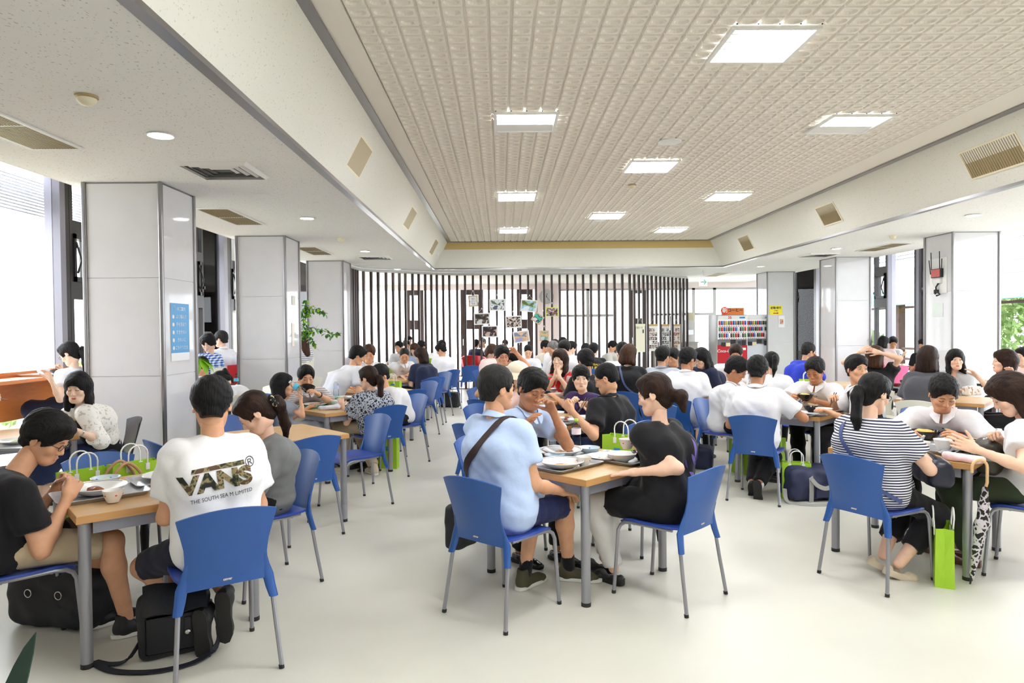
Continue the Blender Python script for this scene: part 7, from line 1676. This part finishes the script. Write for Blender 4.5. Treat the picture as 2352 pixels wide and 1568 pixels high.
paper_bag(atz(888, 1074, 0), 8, 'lime green paper bag on the floor under the leopard print woman’s chair'); paper_bag(atz(2165, 1335, 0), -62, 'tall lime green paper bag on the floor under the umbrella table', .24, .10, .34); paper_bag(atz(1828, 1143, 0), 15, 'lime green paper bag with looped handles beside the navy sports bag', .24, .10, .32)
paper_bag(atz(1698, 1085, 0), 80, 'lime green paper bag behind the table leg, left of the schoolboy seen from behind', .26, .1, .34); paper_bag((2.95, 7.35, 0), 60, 'lime green paper bag under the schoolboys’ table', .24, .1, .32); paper_bag((.72, 6.05, 0), 40, 'lime green paper bag on the floor beneath the black polo table', .24, .1, .3)
paper_bag((-2.45, 4.02, .44), 128, 'lime green paper bag at the left on the chair behind the glasses boy’s table', .26, .1, .28); paper_bag((-2.22, 4.14, .44), 128, 'lime green paper bag at the right on the chair behind the glasses boy’s table', .28, .1, .30)
paper_bag((.86, 4.72, .44), 222, 'lime green paper bag standing on the chair at the curry table', .32, .12, .33)
def small_bag(u, v, y, label, yaw=10, w_=.22, h=.16):
    p_ = aty(u, v, y); paper_bag(p_, yaw, label, w_, .08, h)
p_ = atz(942, 868, ZT); paper_bag((-1.50, 9.30, ZT), 10, 'small lime green bag with white handles on the small green bag table', .26, .1, .12)
paper_bag((-1.95, 11.6, ZT), 120, 'lime green bag leaning left of the pink flask', .2, .08, .18); paper_bag((-1.42, 13.25, ZT), 60, 'lime green bag before the bowed man in white at the rear left', .22, .1, .26); paper_bag((.62, 12.45, ZT), 5, 'lime green bag on the table of the bowed man in pale blue', .32, .1, .10); paper_bag((1.70, 7.1, .45), 20, 'lime green bag with looped handles on the chair behind the black and white bag', .2, .1, .25); paper_bag((2.9, 8.4, ZT), 60, 'lime green bag on the table of the girl in the navy polo', .2, .1, .08); paper_bag((4.25, 9.4, ZT), 20, 'lime green bag in front of the man in royal blue', .22, .1, .08)
paper_bag((8.15, 14.2, ZT), 10, 'lime green and red bag on the pink chair table', .26, .1, .13)
nyl = mat('nylon_black', rgb(20, 22, 28), .6, bump=(60, .15)); nyl_navy = mat('nylon_navy', rgb(34, 40, 72), .6, bump=(40, .15)); web = mat('webbing_grey', rgb(150, 150, 146), .7); leather_b = mat('leather_black', rgb(22, 22, 28), .4, bump=(50, .2)); tanl = mat('leather_tan', rgb(178, 140, 104), .5)
def bag(P, yaw, label, half, m, r_=.05, lean=0.0, name='shoulder_bag', wr=.006, h=.013, flat_top=False):
    o = empty(name, P, -math.radians(yaw), label, 'bag'); S = Solid(); S.wr = wr; S.wf = 26; x, y, z = half
    R = np.array(Euler((lean, 0, 0)).to_matrix()).T
    c = np.array(Euler((lean, 0, 0)).to_matrix()) @ V3(0, 0, z); S.box(c, half, r_, R=R.T)
    S.cut((0, 0, 0), (0, 0, -1)); solid_obj('body', S, h, m, o); return o
# black shoulder bag lying against the chair leg at the front
o = bag(atz(378, 1520, .0)+V3(0, .10, 0), -28, 'black shoulder bag with a loose strap on the floor beside the lettered T-shirt', (.155, .060, .165), nyl, .045, .25)
ft = MB().rbox(-.125, .125, -.012, .012, -.10, .09, .02, Mx=Matrix.Translation((0, -.103, .14)) @ Matrix.Rotation(.25, 4, 'X')).build('pocket', nyl, o, smooth=True)
Lm = Matrix.Translation((.05, -.122, .16)) @ Matrix.Rotation(.25, 4, 'X'); tg = MB().rbox(-.014, .014, -.006, .004, -.04, .05, .004, Mx=Lm).build('leather_tab', leather_b, o); MB().lathe([(.010, 0), (.012, .004), (.006, .007)], 12, Mx=Lm @ Matrix.Translation((0, -.006, -.025)) @ Matrix.Rotation(PI/2, 4, 'X')).build('snap', chrome_m, tg)
MB().sheet([[(-.13+.026*j, -.02-.15*i/5, .338-.03*(i/5)-.06*(i/5)**2+.006*math.sin(j*.9)) for j in range(11)] for i in range(6)], .006).build('flap', nyl, o, smooth=True)
sp = [(-.14, -.02, .10), (-.20, -.03, .02), (-.27, .0, .006), (-.33, .06, .006), (-.27, -.06, .006), (-.18, -.14, .007), (-.06, -.19, .008), (.08, -.18, .010), (.17, -.12, .04), (.18, -.05, .12), (.155, .0, .22)]
def smooth_pts(p, n=5):
    P = [Vector(q) for q in p]; out = []
    for i in range(len(P)-1):
        a, b, c, d = P[max(i-1, 0)], P[i], P[i+1], P[min(i+2, len(P)-1)]
        for k in range(n): t = k/n; out.append(.5*((2*b)+(c-a)*t+(2*a-5*b+4*c-d)*t*t+(3*b-a-3*c+d)*t**3))
    return out+[P[-1]]
q = smooth_pts(sp); ribbon(q, [(0, 0, 1) if v.z < .03 else (1, -.4, .2) for v in q], .036, .004, mat('strap_black', rgb(24, 26, 36), .7), 'strap', o)
MB().box(.146, .158, -.04, .03, .10, .17).build('side_buckle', ink, o)
# big black holdall under the boy with glasses
o = bag(atz(118, 1452, 0)+V3(0, .12, 0), 12, 'big black holdall on the floor under the chair of the boy with glasses', (.27, .13, .16), nyl, .08, .0, 'holdall', .010, .016)
MB().tube(smooth_pts([(-.20, -.02, .30), (-.10, -.04, .325), (0, -.05, .33), (.10, -.04, .325), (.2, -.02, .30)]), .004, 5).build('zip', mat('zip_silver', (.5, .5, .5), .3, .9), o)
for x in (-.09, .09): MB().tube([(x+.02*math.cos(a), -.137, .20+.02*math.sin(a)) for a in [2*PI*k/12 for k in range(13)]], .003, 5, False).build('ring', chrome_m, o)
# navy sports bag with grey webbing
o = bag(atz(1876, 1150, 0)+V3(.02, .10, 0), -8, 'navy sports bag with grey webbing straps on the floor by the schoolboys’ table', (.27, .13, .145), nyl_navy, .06, .0, 'sports_bag', .010, .014)
for x in (-.11, .11): ribbon([(x, -.134, .0), (x, -.138, .10), (x, -.134, .20), (x, -.10, .27), (x, 0, .298), (x, .10, .27), (x, .134, .2), (x, .136, .05)], [(0, -1, 0), (0, -1, 0), (0, -1, .2), (0, -.6, 1), (0, 0, 1), (0, .6, 1), (0, 1, .2), (0, 1, 0)], .040, .004, web, 'webbing', o)
q = smooth_pts([(-.11, -.14, .20), (-.07, -.165, .15), (0, -.175, .125), (.07, -.165, .15), (.11, -.14, .20)]); ribbon(q, [(0, -1, .2)]*len(q), .036, .006, web, 'carry_handle', o); MB().box(-.07, .07, -.150, -.134, .04, .12).build('end_pocket', nyl_navy, o)
q = smooth_pts([(.27, -.02, .20), (.22, -.18, .12), (.10, -.24, .03), (-.05, -.26, .008), (-.22, -.22, .008), (-.32, -.12, .01), (-.29, -.02, .1)]); ribbon(q, [(0, -.5, 1)]*len(q), .034, .004, web, 'shoulder_strap', o)
for x in (.21, .24): MB().rbox(x-.015, x+.015, -.145, -.125, .19, .25, .006).build('clasp', chrome_m, o)
# further bags
bag((2.06, 7.35, 0), 20, 'navy bag with a white tag under the schoolboy with thin glasses', (.22, .12, .12), nyl_navy, .05, 0, 'sports_bag'); bag((-1.02, 13.35, 0), 20, 'black bag with a pale stripe under the bowed man in white', (.2, .11, .15), nyl, .05, 0, 'backpack'); bag((-1.22, 12.02, .45), 45, 'dark backpack on the aisle chair of the pink flask table', (.15, .09, .20), nyl, .06, .15, 'backpack')
bag((1.78, 7.75, .0), 20, 'black and white striped bag beside the chair of the woman with the blue strap', (.14, .08, .17), pattern('bag_zebra', 'vstripes', [rgb(24, 24, 26), rgb(230, 230, 226)], 14), .03, 0, 'tote_bag')
o = bag(aty(1068, 1256, 3.78)*V3(1, 1, 0)+V3(-.02, .02, .30), 42, 'black shoulder bag hanging at the left of the man with the brown strap', (.05, .10, .13), nyl, .03, 0, 'shoulder_bag')
o = bag((-2.20, 3.98, .44), 130, 'black handbag with tan handles on the chair behind the glasses boy’s table', (.16, .06, .11), leather_b, .04, 0, 'handbag')
for sy in (-1, 1): MB().tube(smooth_pts([(-.09, sy*.05, .16), (-.075, sy*.055, .26), (0, sy*.05, .33), (.075, sy*.055, .26), (.09, sy*.05, .16)]), .009, 8).build('handle', tanl, o, smooth=True)
for x in (-.09, .09): MB().rbox(x-.016, x+.016, -.075, -.062, .10, .18, .006).build('handle_tab', tanl, o)
lp_ = R8['Hc']+R8['fwd']*.27+R8['rt']*.20+V3(0, 0, .02); o = bag(lp_, 100, 'navy leather handbag on the lap of the striped woman', (.15, .07, .085), mat('leather_navy', rgb(24, 28, 46), .35, bump=(30, .2)), .05, 0, 'handbag'); MB().tube(smooth_pts([(-.1, 0, .15), (-.05, -.02, .19), (.05, -.02, .19), (.1, 0, .15)]), .008, 6).build('handle', leather_b, o, smooth=True); MB().rbox(.05, .09, -.08, -.066, .09, .12, .004).build('buckle', mat('brass', rgb(200, 170, 90), .25, .9), o)
lp_ = R10['Hc']+R10['fwd']*.24-R10['rt']*.0+V3(0, 0, .05); o = bag(lp_, -40, 'dark olive leather bag on the lap of the woman at the right edge', (.16, .08, .11), mat('leather_olive', rgb(58, 54, 44), .4, bump=(20, .3)), .06, 0, 'handbag', .010); MB().rbox(-.03, .03, -.09, -.075, .17, .21, .006).build('clasp', chrome_m, o)
# umbrellas
um = empty('umbrella', aty(2250, 1085, 3.93), 0, 'folded black and white umbrella with a wooden crook hooked on the umbrella table', 'umbrella')
hk = [(.035, .03, .02), (.028, .02, .055), (.0, 0, .075), (-.0, 0, .075)]
ux, uy, uz = um.location
cr = [(-.045*math.cos(a)+.0, .0, .045*math.sin(a)+.03) for a in [PI*k/10 for k in range(11)]]
MB().tube([(-.045, 0, .0)]+cr+[(.045, 0, -.06), (.035, .0, -.09)], .0085, 8).build('crook_handle', mat('bamboo', rgb(226, 188, 140), .4), um, smooth=True)
S = Solid(); S.wr = .004; S.wf = 60; S.cap((.034, 0, -.09), (.015, 0, -.30), .016, .036, k=.02); S.cap((.015, 0, -.30), (-.045, .0, -.62), .036, .012, k=.02); S.cap((.03, .0, -.22), (.06, -.0, -.26), .012, .006, k=.02)
solid_obj('canopy', S, .008, pattern('umbrella_print', 'leopard', [rgb(30, 28, 32), rgb(206, 200, 206)], 30, .7), um); MB().tube([(-.045, 0, -.61), (-.055, 0, -.66)], .005, 6).build('ferrule', ink, um)
for P_, l in (((-2.12, 4.05, .42), 'folded black umbrella hanging from the chair behind the glasses boy’s table'), ((1.06, 4.62, .42), 'dark umbrella hanging behind the chair of the woman in white trousers')):
    um = empty('umbrella', P_, 0, l, 'umbrella'); MB().lathe([(.006, -.36), (.016, -.30), (.026, -.08), (.018, 0)], 10).build('canopy', nyl, um, smooth=True); MB().tube([(0, 0, -.35), (0, 0, -.40)], .005, 6).build('ferrule', chrome_m, um); MB().tube([(0, 0, 0), (0, 0, .03), (.02, 0, .05), (.04, 0, .03)], .008, 6).build('handle', ink, um)
# ------------------------------------------------------------------ plants
leaf_g = mat('leaf_green', rgb(70, 134, 44), .4, noise=(9, .3)); leaf_l = mat('leaf_lime', rgb(140, 196, 40), .4, noise=(9, .2)); bark = mat('bark', rgb(110, 90, 66), .8); pot_m = mat('pot_clay', rgb(150, 110, 84), .7); leaf_d = mat('leaf_dark', rgb(30, 58, 48), .45)
def leaf_mesh(L_, W, m, fold=.15, droop=.25, n=6):
    b = MB(); V = []; F = []
    for i in range(n+1):
        t = i/n; w_ = W*math.sin(PI*min(1, t*.92+.06))**.8*(1 if i < n else .05); y = L_*t; z = -droop*L_*t*t
        V += [(-w_, y, z+fold*w_), (0, y, z), (w_, y, z+fold*w_)]
    for i in range(n):
        for k in (0, 1): a = i*3+k; F.append((a, a+1, a+4, a+3))
    return b.add(V, F).mesh('leaf', m, True)
def aim(d, roll=0.0): return Vector(d).to_track_quat('Y', 'Z').to_euler()
pot = MB().lathe([(.13, 0), (.15, .02), (.19, .30), (.20, .32), (.18, .32), (.17, .28), (.002, .28)], 20).mesh('pot', pot_m, True)
tr = empty('potted_tree', (-3.62, 11.75, 0), 0, 'leafy indoor tree spreading its branches beside the second left column', 'plant'); link('pot', pot, tr)
MB().tube([(0, 0, .28), (.05, .02, .9), (.02, .05, 1.5), (.06, .0, 2.0)], [.022, .02, .016, .01], 8).build('trunk', bark, tr, smooth=True)
lm = leaf_mesh(.085, .026, leaf_g); lm2 = leaf_mesh(.085, .026, leaf_l)
yb = 12.0; br = [[(695, 735), (712, 708), (730, 712), (752, 720)], [(694, 755), (715, 752), (740, 758), (762, 768), (784, 765)], [(700, 742), (705, 720), (708, 705)], [(702, 762), (716, 780), (726, 796)], [(694, 770), (702, 762), (720, 760)], [(692, 720), (700, 705), (704, 690)]]
bm_ = MB()
for k, b in enumerate(br):
    pts = [Vector(aty(u, v, yb+.06*math.sin(k*2.1+i)))-Vector(tr.location) for i, (u, v) in enumerate(b)]; bm_.tube([Vector((.03, .0, pts[0].z-.15))]+pts, .005, 5)
    for i in range(len(pts)-1):
        for j in range(13):
            p_ = pts[i].lerp(pts[i+1], (j+random.random())/13); d = Vector((random.uniform(-1, 1), random.uniform(-1, 1), random.uniform(-1.1, .4))); link('leaf', lm2 if random.random() < .3 else lm, tr, p_+Vector((0, random.uniform(-.06, .06), random.uniform(-.05, .04))), aim(d))
bm_.build('branch', bark, tr)
sh = empty('umbrella_plant', (-3.42, 7.72, 0), 0, 'umbrella plant with a lime green leaf star beside the first column', 'plant'); link('pot', pot, sh)
ctr = Vector(aty(459, 823, 7.72))-Vector(sh.location); MB().tube([(0, 0, .28), (.05, 0, .7), ctr-Vector((.05, 0, .12)), ctr], [.012, .010, .006, .004], 6).build('stem', leaf_g, sh)
lf = leaf_mesh(.20, .046, leaf_l, .1, .5)
for k in range(8): a = PI*.25+k*PI*2/8; link('leaf', lf, sh, ctr, aim((math.cos(a), math.sin(a)*.6, -.35+.2*math.sin(a)), 0))
for q in range(3):
    c2 = Vector((-.12+.1*q, .05*q, .75+.12*q)); MB().tube([(0, 0, .3), c2], .006, 5).build('stem', leaf_g, sh)
    for k in range(7): a = k*PI*2/7; link('leaf', lf, sh, c2, aim((math.cos(a), math.sin(a), -.3)))
dr = empty('potted_plant', (-1.05, 1.30, 0), 0, 'dark strap-leaved plant of which one blade enters at the bottom left corner', 'plant'); link('pot', pot, dr); MB().tube([(0, 0, .28), (0, 0, .47)], .02, 8).build('trunk', bark, dr)
tip = Vector(aty(84, 1452, 1.30))-Vector(dr.location)
def blade(end, rise, w_, nm, side=Vector((0, 0, 1))):
    base = Vector((0, 0, .45)); mid = base.lerp(end, .55)+Vector((0, 0, rise)); g = []
    for i in range(11):
        t = i/10; c = base*(1-t)**2+mid*2*t*(1-t)+end*t*t; s = (end-base).cross(side).normalized(); ww = w_*math.sin(PI*min(1, .12+.88*t))**.7
        g.append([c-s*ww+Vector((0, 0, .3*ww)), c, c+s*ww+Vector((0, 0, .3*ww))])
    MB().sheet(g, .002).build(nm, leaf_d, dr, smooth=True)
blade(tip, .04, .034, 'leaf', Vector((.5, 1, .3)))
for k in range(7): a = 3.3+k*.2; blade(Vector((.55*math.cos(a), .5*math.sin(a), .55+.1*(k % 3))), .3, .03, 'leaf')
# ------------------------------------------------------------------ beyond the windows
conc = mat('paving_pale', rgb(190, 186, 176), .8); tag(MB().box(-40, XL-.3, -10, 40, -.25, -.12).box(XR+.3, 40, -10, 40, -.25, -.12).box(XL-.3, XR+.3, YB+.3, 45, -.25, -.12).box(XL-.3, XR+.3, -20, YN-.2, -.25, -.12).build('ground_outside', conc), kind='structure')
hedge_m = mat('hedge_leaf', rgb(168, 200, 128), .5, noise=(5, .25)); hedge_l = mat('hedge_leaf_pale', rgb(200, 220, 160), .5, noise=(5, .2))
def bush(P, rad, n, m, label, name='shrub', cat='shrub', trunk=None):
    r = empty(name, P, 0, label, cat, 'greenery outside the windows'); V = []; F = []; R = rng
    for i in range(n):
        d = R.normal(size=3); d /= np.linalg.norm(d); c = d*np.array(rad)*R.uniform(.55, 1.0)+np.array([0, 0, rad[2]+(trunk or 0)]); a, b = R.normal(size=3), R.normal(size=3); a /= np.linalg.norm(a); b -= a*(a@b); b /= np.linalg.norm(b); s = .12*R.uniform(.6, 1.3)
        k = len(V); V += [c-a*s, c+b*s*.45, c+a*s, c-b*s*.45]; F.append((k, k+1, k+2, k+3))
    o = link('foliage', new_mesh('foliage', V, F, m), r); o['kind'] = 'stuff'
    MB().tube([(0, 0, -.05), (.05, .0, (trunk or .3)+rad[2]*.8)], [.07, .03], 8).build('trunk', bark, r); return r
for k, (x, y, rr_) in enumerate(((-8.2, 4.2, .8), (-8.6, 6.4, .95), (-8.3, 8.8, .85), (-8.9, 11.4, 1.0), (-8.5, 14.2, .9))): bush((x, y, -.12), (rr_, rr_*1.3, .55), 900, hedge_l, 'pale green shrub outside the left windows, %s' % ('nearest the camera', 'second along', 'third along', 'fourth along', 'farthest along')[k])
for k, (x, y, h_) in enumerate(((13.6, 17.2, 1.5), (14.6, 21.0, 1.7), (12.6, 23.5, .9), (18.5, 19.0, 2.2), (17.5, 25.5, 2.0))): bush((x, y, -.12), (h_*.8, h_*.8, h_*.8), 1500, (hedge_m, hedge_l)[k % 2], 'tree in the garden beyond the right windows, %s' % ('nearest', 'behind the pavilion post', 'low beside the path', 'tall and far right', 'tall and far left')[k], 'garden_tree', 'tree', (.2, 1.2, .1, 1.6, 1.6)[k])
pv = empty('pavilion', (12.2, 19.0, 0), 0, 'low pavilion with white fascia, green awning and brown posts outside the right windows', 'building')
MB().box(-.5, 5, -6, 9, 2.55, 3.15).build('fascia', mat('pavilion_white', rgb(240, 236, 236), .6), pv); MB().box(-.53, -.5, -6, 9, 2.98, 3.02).box(-.53, -.5, -6, 9, 2.70, 2.73).build('red_line', mat('pavilion_red', rgb(226, 150, 160), .6), pv)
for i in range(10): MB().add([(-.5, -6+1.5*i, 2.55), (-.5, -4.52+1.5*i, 2.55), (-1.1, -4.52+1.5*i, 2.10), (-1.1, -6+1.5*i, 2.10), (-.5, -6+1.5*i, 2.53), (-.5, -4.52+1.5*i, 2.53), (-1.1, -4.52+1.5*i, 2.08), (-1.1, -6+1.5*i, 2.08)], [(0, 1, 2, 3), (7, 6, 5, 4), (0, 3, 7, 4), (1, 5, 6, 2), (2, 6, 7, 3), (0, 4, 5, 1)]).build('awning', mat('awning_green', rgb(120, 178, 168), .7), pv)
for y in (-5, -2, 1, 4, 7.5): MB().box(-.45, -.25, y, y+.2, -.12, 2.55).build('post', mat('post_brown', rgb(92, 66, 60), .7), pv)
for z in (.5, .8, 2.0): MB().box(-.40, -.34, -6, 9, z, z+.07).build('rail', mat('post_brown', rgb(92, 66, 60)), pv)
print('scene built:', len(SC.objects), 'objects')
